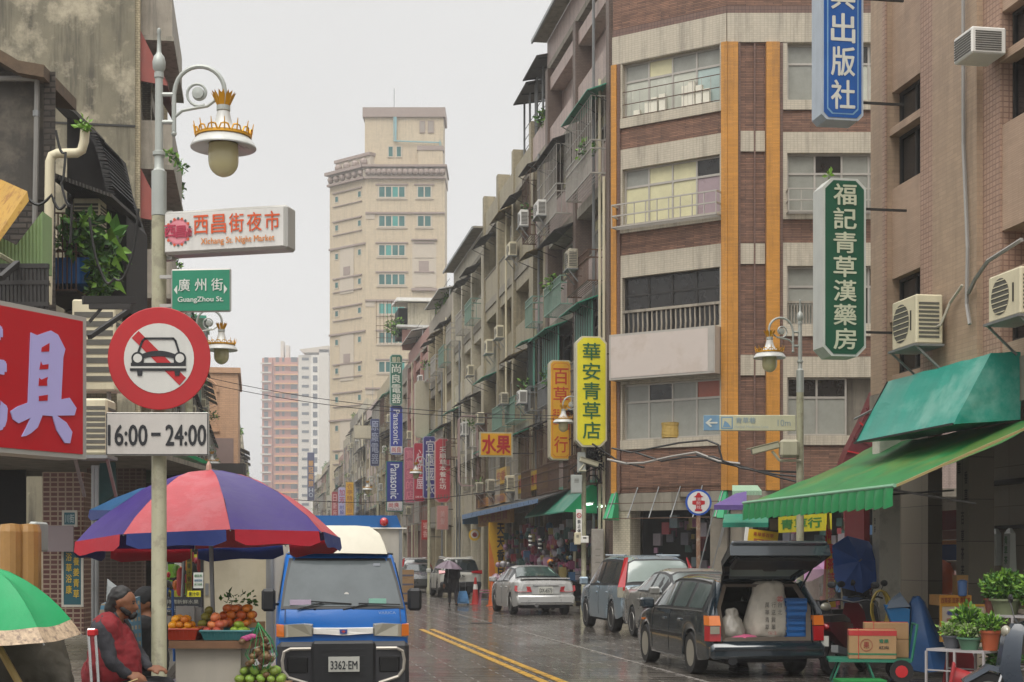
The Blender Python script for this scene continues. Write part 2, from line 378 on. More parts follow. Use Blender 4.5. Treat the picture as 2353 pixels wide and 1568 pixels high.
def aircon(M, x, y, z, parent=None, label=None, w=.8, d=.35, h=.58, tray=True, name='air_conditioner', m=None, win=False, cat=None, group=None):
    m = m or cream
    root = parent
    b = MB(M); b.rbox(x-w/2, x+w/2, y-d, y, z, z+h, .02, m)
    if parent is None: root = thing(name, label, cat or 'air conditioner', (M @ Vector((x, y, z))), 0, group); WM[root.name] = FR(M @ Vector((x, y, z)))
    bo = b.build('casing' if parent is None else name, root)
    pr = root if parent is None else bo
    b = MB(M)
    if not win:
        cx, cz = x-w*.12, z+h*.5
        b.disc((cx, y-d-.004, cz), h*.40, vent, 20)
        for i in range(7): zq = cz-h*.34+h*.68*i/6; ww = math.sqrt(max(0, (h*.4)**2-(zq-cz)**2)); b.box(cx-ww, cx+ww, y-d-.012, y-d-.005, zq-.006, zq+.006, m)
        for q in (-1, 1): b.bar((x+w*.3, y-d-.008, z+h*.3), (x+w*.3, y-d-.008, z+h*.7), .012, vent)
    else:
        for i in range(8): zq = z+h*(.1+.8*i/8); b.box(x-w*.44, x+w*.44, y-d-.008, y-d-.001, zq, zq+h*.06, vent)
    for s_ in (-1, 1):
        for i in range(9): zq = z+h*(.12+.76*i/9); xx = x+s_*(w/2+.004); b.box(xx-.004, xx+.004, y-d*.9, y-d*.15, zq, zq+h*.045, vent)
    b.build('grille', pr)
    if tray:
        b = MB(M); b.box(x-w*.55, x+w*.55, y-d-.05, y, z-.04, z-.005, steel)
        for s_ in (-1, 1): b.bar((x+s_*w*.5, y-d, z-.04), (x+s_*w*.5, y, z-.4), .02, steel)
        b.build('bracket', pr)
    return root if parent is None else bo
mosA = {'w': None}
MW = dict(
    lilac=mat('lilac_mosaic_wall', 'b09d95', .6, var=.1, tile=(.1, .05, .006, '94837c'), streak=.42, bump=.15),
    olive=mat('olive_mosaic_wall', '998f76', .6, var=.12, tile=(.1, .05, .006, '7d745e'), streak=.5, bump=.15),
    grey=mat('grey_render_wall', '938b7e', .8, var=.2, streak=.65, bump=.2),
    pale=mat('pale_tile_wall', 'b5ad98', .6, var=.1, tile=(.12, .06, .006, '968e7c'), streak=.55),
    pinkt=mat('dull_pink_wall', 'a0776c', .65, var=.1, tile=(.1, .05, .006, '7a5a52'), streak=.3),
    buff=mat('buff_tile_wall', 'a89b7d', .65, var=.12, tile=(.12, .06, .006, '756a52'), streak=.45),
    dirt=mat('grimy_render_wall', '7d766a', .85, var=.22, streak=.65, bump=.2),
    green=mat('green_grey_wall', '7f8a70', .75, var=.15, streak=.5))
brownpier = mat('dark_brown_pier', '6b5a50', .6, var=.12, tile=(.1, .05, .006, '50433c'), streak=.3)
greenpl = mat('green_corrugated_plastic', '2f8f74', .4, var=.15, streak=.3, wave=('X', 5), bump=.5, alpha=.93); greensh = mat('green_sheeting', '4c8a78', .5, var=.2, streak=.35)
curt = [mat('pane_pale_curtain', 'b9bbae', .25, var=.12, streak=.1, spec=.5), mat('pane_grey_blind', '8b8c84', .2, var=.15, spec=.5), mat('pane_cream_paper', 'c4bf9a', .35, var=.12), mat('pane_dark', '23211f', .1, var=.3)]
shut = mat('roller_shutter', '6c6a62', .6, .2, var=.15, streak=.35, wave=('Y', 4), bump=.6)
rustroof = mat('rusty_roof_sheet', '6b5a34', .8, var=.35, scale=5, stain=('3a2f22', .7, 2), wave=('X', 6), bump=.6)
whiteroof = mat('pale_roof_sheet', 'b9b8b4', .5, var=.1, streak=.2, wave=('X', 5), bump=.4)

palem = mat('pale_grey_railing', 'a09c94', .5, .2, var=.15, streak=.3); greenrail = mat('green_grey_railing', '6f8a7c', .5, var=.15, streak=.2)
def rowhouse(label, M, W, H, nf, wm_, pm, seed, types, g0=3.7, depth=13, shop=None, roof=None, bays=None, near=True, cat='building', pier_up=0, eave=0):
    """terraced house in frame M (x along the facade, -y to the street). types: one string per upper storey"""
    r = random.Random(seed)
    o = thing('terraced_house', label, cat, M.to_translation(), M.to_euler().z); WM[o.name] = M.copy()
    b = MB(M); bay = bays or max(1, round(W/3.6)); fh = (H-.9-g0)/nf
    by = .5
    b.box(.0, W, by, depth, g0, H-.9, wm_)                       # upper body, set back behind the balconies
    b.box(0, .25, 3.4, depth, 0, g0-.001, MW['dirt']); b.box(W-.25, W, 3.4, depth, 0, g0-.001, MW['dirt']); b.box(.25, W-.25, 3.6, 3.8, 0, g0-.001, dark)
    b.box(0, W, .0, depth, H-.9, H-.7, concrete)                 # roof slab
    b.box(0, W, 0, .18, H-.7, H+.15, wm_); b.box(0, .18, .18, depth, H-.7, H, wm_); b.box(W-.18, W, .18, depth, H-.7, H, wm_)
    for k in range(nf):
        z = g0+k*fh; t = types[k % len(types)]
        b.box(0.001, W-.001, -.02, by, z-.3, z+.02, concrete)    # storey slab
        if t != 'flush': b.box(.002, W-.002, 0.0, .2, z+.02, z+1.12, wm_); b.box(.002, W-.002, -.03, .21, z+1.121, z+1.17, concrete)
        else: b.box(.002, W-.002, .02, by, z+.02, z+.9, wm_); b.box(.002, W-.002, .03, by, z+fh-.75, z+fh-.3, wm_)
    n = bay
    for i in range(n+1):
        x = (W-.42)*i/n; b.box(x, x+.42, -.07, .45, 0, H-.88 if not pier_up else H+pier_up, pm)
        b.box(x+.02, x+.40, .45, by, g0, H-.92, wm_)
    if eave: b.box(-.1, W+.1, -eave, 0, H+.16, H+.24, concrete); b.box(-.1, W+.1, -eave-.06, -eave, H+.10, H+.22, steel)
    b.build('wall', o)
    for i in range(n):                                            # ground floor: shop fronts or shutters under the arcade
        xa = (W-.42)*i/n+.5; xb = (W-.42)*(i+1)/n-.08
        s_ = MB(M); tt = r.choice(['shut', 'open', 'open'])
        if tt == 'shut': s_.box(xa, xb, 3.3, 3.36, .12, 3.0, shut); s_.build('shutter', o)
        else:
            s_.box(xa, xb, 3.3, 3.4, 2.6, 3.3, mat('shop_fascia_%d' % r.randrange(4), r.choice(['8a7a3a', '6a3530', '3a5a60', '77766e']), .5)); s_.build('fascia', o)
            if near:
                q = MB(M)
                for _ in range(26):
                    x = r.uniform(xa, xb); z = r.uniform(.3, 2.3); y = r.uniform(1.6, 3.2)
                    q.cb(x, y, z, r.uniform(.1, .4), .2, r.uniform(.1, .45), mat('goods_%d' % r.randrange(8), r.choice(['7d3a48', '8a8478', '35506a', '8a7040', '4c5a48', '6a4a6a', '9a948a', '503a30']), .6))
                q.build('shop_goods', o, kind='stuff')
    for k in range(nf):
        z = g0+k*fh; t = types[k % len(types)]
        for i in range(n):
            xa = (W-.42)*i/n+.42; xb = (W-.42)*(i+1)/n; q = r.random()
            if t == 'flush':
                window(M, xa+.25, xb-.25, z+.92, z+fh-.8, .5, 2, parent=o, panes=[r.choice(curt[1:]+[None]) for _ in range(4)])
            else:
                window(M, xa+.15, xb-.15, z+1.18, z+fh-.42, by-.07, 3, parent=o, panes=[r.choice(curt[:3]+[None, curt[3]]) for _ in range(6)])
            if t != 'flush':                 # fittings fill only a part of each bay
                wd = (xb-xa)*(r.uniform(.7, .92) if t == 'cage' else r.uniform(.5, .72)); xa = xa+r.uniform(.05, (xb-xa)-wd); xb = xa+wd
            if t == 'cage':
                y0 = -.5; cg = r.choice([palem, rust, palem]); zb = z+.1; ht = fh-.75
                railing(M, xa-.1, xb+.1, y0, .02, zb, .95, cg, o, step=.16, curl=True)
                cb = MB(M)
                nb = int((xb-xa)/.22)
                for j in range(nb+1):
                    x = xa-.1+(xb-xa+.2)*j/nb; cb.bar((x, y0, zb+.95), (x, y0, zb+ht), .014, cg)
                for zq in (zb+1.5, zb+ht): cb.bar((xa-.1, y0, zq), (xb+.1, y0, zq), .014, cg)
                for x in (xa-.1, xb+.1):
                    for j in range(4): y = y0+(.02-y0)*j/4; cb.bar((x, y, zb+.95), (x, y, zb+ht), .009, cg)
                    cb.bar((x, y0, zb+ht), (x, .02, zb+ht), .014, cg)
                cb.build('window_cage', o)
                awning(M, xa-.2, xb+.2, .0, y0-.15, z+fh-.3, z+fh-.55, r.choice([asb, asb, greenpl]), o)
            elif t == 'balc':
                railing(M, xa-.05, xb+.05, -.45, .02, z+.1, .9, r.choice([rust, palem, palem, greenrail]), o, step=.16, curl=True)
                if r.random() < .8: awning(M, xa-.2, xb+.2, .0, -.7, z+fh-.3, z+fh-.6, r.choice([asb, greenpl, rustroof, asb]), o)
            elif t == 'awn':
                awning(M, xa-.2, xb+.2, .0, -.6, z+fh-.3, z+fh-.6, r.choice([asb, rustroof, asb]), o)
            elif t == 'sheet':
                s_ = MB(M); s_.box(xa, xb, -.32, -.28, z+.9, z+fh-.45, greensh); s_.box(xa, xa+.03, -.28, .01, z+.9, z+fh-.45, greensh)
                for j in range(8): x = xa+.02+(xb-xa-.04)*j/7; s_.bar((x, -.36, z+.2), (x, -.36, z+fh-.45), .012, darkm)
                s_.build('green_screen', o); awning(M, xa-.15, xb+.15, .0, -.8, z+fh-.3, z+fh-.6, greenpl, o)
                railing(M, xa-.05, xb+.05, -.45, .02, z+.1, .85, steel, o, step=.14, curl=True)
            if r.random() < .34:
                aircon(M, r.uniform(xa+.5, xb-.5), -.1 if t in ('flush', 'awn') else -.5, z+.35+r.random()*.5, o, w=r.uniform(.55, .8), d=.3, h=r.uniform(.4, .6), m=r.choice([cream, cream, white, MW['pale']]))
            if r.random() < (.4 if t in ('balc', 'cage', 'sheet') else .12):
                l = MB(M); x = r.uniform(xa+.4, xb-.4); l.leaves((x, -.45, z+1.0), (.45, .35, .4), 70 if near else 40, .16, [leafA, leafB, leafC]); l.build('balcony_plant', o)
        if r.random() < .7:
            p = MB(M); x = r.uniform(.4, W-.4); p.bar((x, -.12, 0), (x, -.12, g0+fh*(k+1)), .045, r.choice([cream, steel]), 6); p.build('drain_pipe', o)
    if near or r.random() < .6:                                    # tanks, aerials and pot plants on the roof
        for _ in range(r.randrange(1, 4)):
            x = r.uniform(.5, W-.5); y = r.uniform(.3, 2.5); q = r.random(); p = MB(M)
            if q < .45: p.bar((x, y, H-.7), (x, y, H+r.uniform(1.2, 2.6)), .022, steel, 4); z = H+1.1; [p.bar((x-.35, y, z-.12*k), (x+.35, y, z-.12*k), .012, steel) for k in range(4)]; p.build('roof_aerial', o)
            elif q < .75: p.leaves((x, .1, H+.3), (.6, .4, .4), 90, .2, [leafA, leafB, leafC]); p.build('roof_plant', o)
            else: p.lathe([(.0, H-.7), (.5, H-.7), (.5, H+.7), (.1, H+.9)], steel, 12, x, y+1.2); p.build('water_tank', o)
    if roof:
        for (x0, x1, z1, y1, m) in roof:
            b = MB(M); b.rings([[(x0, y1, H+z1), (x1, y1, H+z1), (x1, 3.5, H+z1+.9), (x0, 3.5, H+z1+.9)], [(x0, y1, H+z1+.05), (x1, y1, H+z1+.05), (x1, 3.5, H+z1+.95), (x0, 3.5, H+z1+.95)]], m)
            b.box(x0+.3, x1-.3, 3.6, 6, H, H+z1+.6, MW['dirt'])
            for x in (x0+.2, (x0+x1)/2, x1-.2):
                b.bar((x, .1, H), (x, .1, H+z1+.25), .05, steel); b.bar((x, y1+.1, H+z1), (x, 3.4, H+z1+.6), .03, darkm)
            for z in (.4, .8, 1.2): b.bar((x0+.2, .1, H+z), (x1-.2, .1, H+z), .012, darkm)
            b.build('roof_shed', o)
    return o
# ================================================================ BRICK CORNER BUILDING
Kx, Ky = (1670-CX)/F*41.05, 41.05
Lp = Vector(((1408-CX)/F*43.0, 43.0, 0)); Kp = Vector((Kx, Ky, 0))
chd = Kp-Lp; chW = chd.length; chM = FR(Lp, math.atan2(chd.y, chd.x)); frM = FR(Kp, 0); FW = 5.6
brick = mat('brown_striated_brick', '7b5a48', .75, var=.32, scale=5, tile=(.5, .045, .007, '4a352d'), bump=.6, streak=.2)
band = mat('pale_mosaic_band', 'b4ab99', .5, var=.05, tile=(.1, .06, .006, '9f9686', 0), streak=.42, bump=.15)
ytile = mat('yellow_glazed_tile', 'bd832f', .4, var=.1, tile=(.3, .035, .004, '94642a'), streak=.4, bump=.25)
btrim = mat('brown_trim_tile', '6a5046', .55, var=.1, tile=(.1, .1, .006, '4a3830', 0))
BR = thing('corner_block', 'five storey brown brick corner block with pale bands and yellow tiled columns', 'building', Kp, 0)
b = MB()
ZB = [(4.67, 4.93, 6.5), (7.6, 7.92, 9.5), (10.75, 10.98, 12.54), (13.7, 13.96, 15.5)]     # sill, window bottom, head of each storey
pb = [(6.52, 7.05), (9.52, 10.12), (12.56, 13.1), (15.52, 16.3)]
def brick_face(M, W, x0, x1, parent_b, first):
    b = parent_b; b.M = M; zs = 3.45
    for k in range(4):
        b.box(0, W, .0, .3, zs, ZB[k][0], brick); 
        b.box(x0-.12, x1+.12, -.06, .3, ZB[k][0], ZB[k][1], band)
        b.box(0, x0-.14, .02, .3, ZB[k][0], ZB[k][2]+.02, brick if first else brick); b.box(x1+.14, W, .02, .3, ZB[k][0], ZB[k][2]+.02, brick)
        b.box(x0-.138, x0, -.035, .3, ZB[k][1], ZB[k][2], band); b.box(x1, x1+.138, -.035, .3, ZB[k][1], ZB[k][2], band)
        b.box(x0-.14, x1+.14, -.03, .3, ZB[k][2], pb[k][1], band)
        if k == 3: b.box(0, W, -.05, .3, pb[k][0], pb[k][1], band)
        else:
            b.box(0, x0-.141, .02, .3, pb[k][0], pb[k][1], brick); b.box(x1+.141, W, .02, .3, pb[k][0], pb[k][1], brick)
        zs = pb[k][1]
    b.box(0, W, .0, .3, zs, 20, brick); b.box(0, W, -.02, .3, zs+.005, zs+.2, btrim)
# chamfer face: window from .25 to chW-.22
wx0, wx1 = .32, chW-.2
brick_face(chM, chW, wx0, wx1, b, True)
b.M = chM; b.box(.02, .26, -.08, 0.01, 3.45, 15.5, btrim)
brick_face(frM, FW, 1.62, FW-.3, b, False)
b.M = frM
b.box(.72, .76, -.05, 0, 3.45, 15.5, btrim); b.box(.30, .36, -.05, 0, 3.45, 15.5, btrim); b.box(1.42, 1.5, -.05, 0, 3.45, 15.5, btrim); b.box(-.1, -.04, -.05, 0, 3.45, 15.5, btrim)
for z in (6.55, 9.55, 12.58): b.box(.36, 1.02, -.035, 0.01, z, z+.55, band)
b.box(-.2, FW, .35, 11, 3.45, 20, MW['dirt'])
b.M = chM; b.box(.2, chW, .35, 3, 3.45, 20, MW['dirt'])
# ground storey: beam, piers, dark hall
b.M = chM; b.box(0, chW, -.02, .35, 2.95, 3.44, concrete); b.box(0, .55, 0, .6, 0, 2.95, MW['pale']); b.box(chW-.5, chW-.01, 0, .6, 0, 2.95, MW['dirt'])
b.M = frM; b.box(0.01, FW, -.02, .35, 2.95, 3.44, concrete); b.box(.1, .7, .02, .6, 0, 2.95, MW['dirt']); b.box(3.2, 3.7, .02, .6, 0, 2.95, MW['olive'])
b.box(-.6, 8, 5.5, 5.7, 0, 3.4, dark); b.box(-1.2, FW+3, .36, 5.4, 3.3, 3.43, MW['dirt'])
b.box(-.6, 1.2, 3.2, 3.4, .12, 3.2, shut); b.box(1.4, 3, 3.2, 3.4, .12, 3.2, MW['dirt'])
b.build('wall', BR)
b = MB(chM); b.box(.0, .17, -.12, -.0, 3.45, 15.5, ytile); b.build('yellow_column', BR)
b = MB(chM); b.box(chW-.1, chW+.08, -.16, -.0, 3.45, 15.5, ytile); b.build('yellow_column', BR)
b = MB(frM); b.box(-.03, .28, -.14, -.001, 3.45, 15.5, ytile); b.build('yellow_column', BR)
b = MB(frM); b.box(1.04, 1.4, -.14, -.001, 3.45, 15.5, ytile); b.build('yellow_column', BR)
P, G, Y_, D = curt
pan = [[G, G, G, G, G, D, G, mat('pane_red_cloth', 'a05a48', .4)], [D]*8, [Y_, Y_, Y_, mat('pane_lilac_blind', '97858a', .3), G, Y_, Y_, D], [P, P, P, mat('pane_bluish_curtain', 'a3b4b0', .3), G, Y_, G, G]]
for k in range(4): window(chM, wx0, wx1, ZB[k][1]+.002, ZB[k][2]-.002, .12, 4, .66, parent=BR, panes=pan[k], fr=darkm if k == 1 else alu)
for k in range(4):
    window(frM, 1.63, 3.25 if k == 0 else 4.6, ZB[k][1]+.002, ZB[k][2]-.002, .12, 2 if k == 0 else 4, .64, parent=BR, panes=[[G, G, D, D], [G, G, D, G, G, G, G, D], [G, G, G, G, G, D, G, G], [G, Y_, P, P, G, G, D, G]][k])
railing(chM, .2, chW-.12, -.42, -.02, 10.85, .62, alu, BR, name='planter_rail', step=.35)
b = MB(chM)
for i in range(21): x = wx0+.03+(wx1-wx0-.06)*i/20; b.tube([(x, .02, 7.93), (x+.02, .0, 8.1), (x, .02, 8.3), (x, .02, 8.5)], .026, MW['grey'], 5)
b.box(wx0, wx1, -.03, .08, 8.5, 8.57, MW['grey']); b.build('balustrade', BR)
b = MB(frM)
for i in range(21): x = 1.66+1.6*i/20; b.bar((x, .04, 7.93), (x, .04, 8.5), .018, MW['grey'], 4)
b.box(1.63, 3.3, .0, .08, 8.5, 8.56, MW['grey']); b.build('balustrade', BR)
b = MB(chM)
for z in (14.0, 14.35, 14.7): b.bar((wx0, -.02, z), (wx1, -.02, z+.0), .014, rust)
for i in range(12): x = wx0+(wx1-wx0)*i/11; b.bar((x, -.02, 14), (x, -.02, 14.7), .008, alu)
b.build('window_guard', BR)
railing(frM, 1.6, 4.6, -.35, -.02, 10.9, .6, alu, BR, name='planter_rail', step=.3)
styro = mat('white_polystyrene', 'd8d4c4', .7)
for i, (x, h) in enumerate([(.75, .18), (1.1, .35), (1.3, .45), (1.55, .5), (2.25, .6), (2.45, .7), (2.68, .55), (2.9, .42)]):
    b = MB(chM); b.box(x-.09, x+.1, .0, .1, 13.97, 13.97+h, styro); tag(b.build('foam_box'), 'white foam box stacked behind the top window rail of the brick corner block', 'foam box', 'white foam boxes behind the top window rail')
b = MB(chM); b.lathe([(.25, 0), (.26, .1), (.25, .3), (.27, .42), (.1, .44)], mat('yellow_rope_coil', 'b89a52', .8, var=.2, wave=('Y', 8), bump=.6), 16, wx0+1.42, .18, 4.95); b.build('cloth_roll', label='yellow coiled roll standing in the open first floor window', cat='roll')
# blank sign board on the chamfer
t = thing('blank_sign_board', 'large blank off white sign box under the dark first floor window of the brick block', 'sign', chM @ Vector((chW/2, -.3, 6.6)), math.atan2(chd.y, chd.x)); WM[t.name] = FR(chM @ Vector((chW/2, -.3, 6.6)), math.atan2(chd.y, chd.x))
b = MB(chM); blank = mat('blank_sign_face', 'bdb2aa', .45, var=.05, scale=1.5, stain=('a39384', .35, 1.4)); b.box(.16, chW-.12, -.5, -.07, 6.58, 7.85, alu); b.build('casing', t)
b = MB(chM); b.box(.22, chW-.32, -.512, -.501, 6.64, 7.79, blank); b.box(chW-.27, chW-.16, -.51, -.501, 6.62, 7.81, alu); b.build('face', t)
# ================================================================ RIGHT ROW
def rframe(x): return FR(S(10, uv(x, 10)), TH-PI/2)
edges = [1405, 1257, 1224, 1112, 1042, 986, 938, 898, 866, 842, 822, 804, 789, 775, 762, 750, 739, 729, 720]
spec = [  # H, storeys, wall, pier, types, roof, label
    (19.5, 5, 'lilac', brownpier, ['cage', 'sheet', 'balc', 'cage', 'flush'], None, 'lilac tiled house with caged balconies joined to the brick corner block'),
    (16.9, 4, 'lilac', MW['olive'], ['cage', 'sheet', 'balc', 'cage'], [(.1, 2.9, 2.2, -.4, asb)], 'narrow lilac house with a dark rooftop shed beyond the caged balconies'),
    (16.8, 4, 'olive', MW['olive'], ['cage', 'balc', 'flush', 'awn'], [(9.6, 12.4, 2.2, -.3, asb)], 'olive tiled house with rusty roof awning beside the lilac house'),
    (16.2, 4, 'pale', MW['pale'], ['awn', 'balc', 'flush', 'balc'], None, 'pale tiled house between the olive house and the grey rendered one'),
    (15.3, 4, 'grey', MW['buff'], ['flush', 'cage', 'flush', 'balc'], [(2, 9, .6, -.5, whiteroof)], 'grey rendered house with window air conditioners and a white roof shed'),
    (15.2, 4, 'pinkt', MW['pinkt'], ['cage', 'awn', 'flush', 'flush'], [(1, 8, .5, -.6, whiteroof)], 'dull pink tiled house with pale roof sheet behind the purple sign'),
    (14.6, 4, 'dirt', MW['pale'], ['awn', 'cage', 'balc', 'flush'], None, 'grimy rendered house behind the stacked blue and green signs'),
    (15.5, 4, 'buff', MW['buff'], ['balc', 'flush', 'awn', 'cage'], None, 'buff tiled house next beyond the stacked blue and green signs'),
]
wk = list(MW)
for i in range(len(edges)-1):
    u1, u0 = uv(edges[i], 10), uv(edges[i+1], 10)
    near = i < 8
    if near: H, nf, wn, pm, ty, rf, lab = spec[i]
    else:
        H = rnd.uniform(13.5, 16.5); nf = 4; wn = wk[(i*3) % len(wk)]; pm = MW[wk[(i*5+1) % len(wk)]]; ty = [rnd.choice(['awn', 'cage', 'balc', 'flush']) for _ in range(4)]; rf = None
        lab = 'distant %s house, %s one beyond the buff tiled house on the right' % (wn.replace('pinkt', 'pink').replace('dirt', 'grimy'), ['first', 'second', 'third', 'fourth', 'fifth', 'sixth', 'seventh', 'eighth', 'ninth', 'tenth'][i-8])
    W = abs(u0-u1)-.02
    rowhouse(lab, FR(S(10, u0), TH-PI/2), W, H, nf, MW[wn], pm, 40+i, ty, roof=rf, near=near and i < 6, bays=max(1, min(4, round(W/4.2))), depth=12, pier_up=.9 if i == 2 else 0, eave=.5 if i in (0, 3) else 0)
# ================================================================ PINK TILED BUILDING (right, near)
u2 = uv(2000, 10); pkM = FR(S(10, u2), TH-PI/2)
def fx(px, v=10): return u2-uv(px, v)
pkt = mat('pink_beige_tile', 'a08972', .55, var=.07, tile=(.24, .065, .006, '94806c'), streak=.3, bump=.12, stain=('8a7464', .3, .5))
pkr = mat('pink_beige_tile_ribbed', 'a08472', .55, var=.1, tile=(.09, .075, .010, '84695a', 0), bump=.35)
pks = mat('beige_smooth_panel', 'a68e79', .6, var=.07, tile=(.3, .03, .004, '9a7f6c'), streak=.12, stain=('6b594c', .35, .7))
PK = thing('tiled_building', 'pink beige tiled building with recessed dark windows above green awnings', 'building', S(10, u2), TH-PI/2)
b = MB(pkM); PW = 13; PH = 19
xa, xb, xc, xd = fx(2038), fx(2117), fx(2148), fx(2250); xe, xf = fx(2290), fx(2420)
b.box(0, xa, 0, .5, 4.3, PH, pkt); b.box(xa-.12, xa, -.03, 0, 4.4, PH, pkr)
b.box(xb, xc, -.02, .5, 4.3, PH, pkr); b.box(xc, xd, -.04, .5, 4.3, PH, pkt); b.box(xd, xe, .05, .5, 4.3, PH, pkr); b.box(xf, PW, 0, .5, 4.3, PH, pkt)
for k in range(5):
    z = 4.55+3.0*k
    for (p, q, mm) in ((xa, xb, pks), (xe, xf, pks)):
        b.box(p, q, .08, .5, z+1.55 if True else z, z+3.0, mm)
        b.box(p, q, .04, .5, z+.85, z+.97, pks)
b.box(xa, xb, .08, .5, 4.3, 4.55, pks); b.box(xe, xf, .08, .5, 4.3, 4.55, pks)
b.box(0, PW, .7, 12, 4.3, PH, pkt); b.box(0, .3, .5, .7, 4.3, PH, pkt)
b.box(0, PW, -.02, .6, 3.7, 4.29, MW['dirt'])
b.box(0, PW, .61, 12, 4.0, 4.28, MW['dirt'])
b.box(0, PW, 5.0, 5.2, 0, 4, MW['dirt'])
b.build('wall', PK)
for k in range(5):
    z = 4.55+3.0*k
    window(pkM, xa+.02, xb-.02, z+.01, z+.84, .2, 2, 1, darkm, parent=PK, gl=glassd); window(pkM, xa+.02, xb-.02, z+.98, z+1.54, .2, 2, 1, darkm, parent=PK, gl=glassd)
    window(pkM, xe+.02, xf-.02, z+.01, z+1.54 if k else z+.84, .22, 3, 1, darkm, parent=PK, gl=glassd)
# ground storey piers of the arcade
tilew = mat('shop_pale_tiles', '6f695c', .5, var=.08, tile=(.9, .62, .006, '3d3932', 0))
b = MB(pkM); xp = fx(2012)
b.box(fx(2040, 10.9), fx(2132, 10.9), .9, 1.15, .12, 4, tilew); b.box(fx(2240, 11.2), PW, 1.2, 1.4, .12, 4, mat('shop_back_tiles', '8a8172', .5, var=.08, tile=(.6, .6, .006, '5c564c', 0))); b.build('shop_wall', PK)
pil = mat('pale_pillar', 'c8c3b6', .5, var=.08, stain=('8a887c', .4, 3))
b = MB(pkM); b.box(fx(2010, 9.65)-.1, fx(2010, 9.65)+.18, -.35, .0, .12, 3.7, pil); b.build('pillar', PK)
ink = mat('black_ink_lettering', '1c1a18', .6); b = MB(pkM)
for i, st in enumerate(['青草藥茶百草', '清涼退火', '漢藥', '苦茶']):
    for j, ch in enumerate(st): b.text(ch, fx(2010, 9.65)-.03+.07*(i % 3)+.035*(i//3), 3.05-.13*j-.85*(i//2)*(i % 2), .055, .1, -.353, ink, .01)
b.build('lettering', PK)
b = MB(pkM); px0 = fx(2197, 10.3); b.box(px0, px0+.40, .3, .7, .12, 3.9, tilew); b.build('pillar', PK)
b = MB(pkM)
for i, st in enumerate(['青草', '百草茶苦茶', '香草']):
    for j, ch in enumerate(st): b.text(ch, px0+.1+.11*i, 3.2-.26*j-(1.0 if i == 1 else 0.2*i), .1, .18, .297, ink, .015)
b.build('lettering', PK)
# goods on the shop walls
b = MB(pkM); xs0, xs1 = fx(2130, 11.5), fx(2200, 11.5)
for (y0, y1, m) in ((1168, 1215, mat('dark_red_cloth', '6a1a20', .7)), (1216, 1238, mat('dusty_pink_cloth', '8a6258', .7)), (1240, 1250, mat('orange_strip', 'b87a30', .6)), (1250, 1288, mat('blue_cloth', '1c4f8f', .6)), (1290, 1312, mat('pale_print', 'a09890', .6))):
    Y = 24.5; b.box(xs0, xs1, 1.5, 1.56, zz(y1, Y), zz(y0, Y), m)
b.text('IN·02·青草', (xs0+xs1)/2, zz(1301, 24.5), .7, .1, 1.498, redp, .02)
tag(b.build('hanging_cloths'), 'stack of red blue and pale cloths hanging in the shop opening by the lettered pillar', 'cloth')
b = MB(pkM); b.ball(((xs0+xs1)/2+.1, 1.35, 1.25), (.48, .3, .36), mat('orange_tarp', 'b8562a', .5, var=.15, bump=.5), 14, 8); b.build('tarpaulin_bundle', label='orange tarpaulin bundle in the shop opening under the hanging cloths', cat='tarpaulin', smooth=True)
bagm = mat('clear_plastic_bag', 'b8bcb4', .25, var=.1); hk = MB(pkM)
x0 = fx(2246, 11.2); hk.box(x0, PW, 1.12, 1.19, 2.05, 2.11, darkm); hk.box(x0, PW, 1.12, 1.19, 2.72, 2.8, darkm); tag(hk.build('wall_rail'), 'dark rails with hooks fixed on the tiled shop wall behind the plants', 'rail')
for px, h, col, lb in ((2262, .34, '2e5a50', 'small clear bag with dark leaf label hanging from the shop wall rail'), (2286, .5, '6a6a64', 'grey lettered bag hanging in the middle of the shop wall rail'), (2318, .62, '2f6a3a', 'tall white bag with green print hanging from the shop wall rail')):
    x = fx(px, 11.05); t = MB(pkM); t.rings([[(x-.02, 1.05, 2.06), (x+.02, 1.05, 2.06), (x+.02, 1.09, 2.06), (x-.02, 1.09, 2.06)], [(x-.1, 1.02, 1.98), (x+.1, 1.02, 1.98), (x+.1, 1.1, 1.98), (x-.1, 1.1, 1.98)], [(x-.12, 1.0, 2.0-h), (x+.12, 1.0, 2.0-h), (x+.12, 1.11, 2.0-h), (x-.12, 1.11, 2.0-h)]], bagm)
    for j, ch in enumerate('青草茶'): t.text(ch, x, 1.88-h*.24*j, .1, h*.2, .995 if False else 1.0, mat('bag_print_'+col, col, .6), .02)
    tag(t.build('plastic_bag'), lb, 'bag')
b = MB(pkM); b.box(fx(2275, 11.2), fx(2275, 11.2)+.16, 1.17, 1.19, 1.5, 1.7, mat('magenta_card', '8f2450', .6)); b.build('poster', label='small magenta card fixed on the tiled shop wall', cat='poster')
# green sloping shop awning and its valance
agr = mat('green_striped_canvas', '23703a', .5, var=.3, scale=2, stain=('66702f', .55, .8), spec=.3, bump=.3)
agv = mat('green_canvas_valance', '257a48', .4, var=.12, scale=4)
AM = rootS
AW = thing('shop_awning', 'long green canvas awning with scalloped valance over the herb shop pavement', 'awning', S(8.6, 22, 2.4), TH)
ua, ub = uv(1710, 7.8), uv(2055, 7.8); vf, vb = 7.8, 10.0
b = MB(AM); n = 14
r0 = [(vf+(vb-vf)*i/n, ub, 2.5+.95*i/n-.05*math.sin(PI*i/n)) for i in range(n+1)]
r1 = [(vf+(vb-vf)*i/n, ua, 2.5+.95*i/n-.05*math.sin(PI*i/n)) for i in range(n+1)]
vs = []; fs = []; mm_ = 24
for k in range(mm_+1):
    q = k/mm_
    vs += [(r0[i][0], r0[i][1]+(r1[i][1]-r0[i][1])*q, r0[i][2]+.012*math.sin(k*PI)-.02*abs(math.sin(k*PI/6))) for i in range(n+1)]
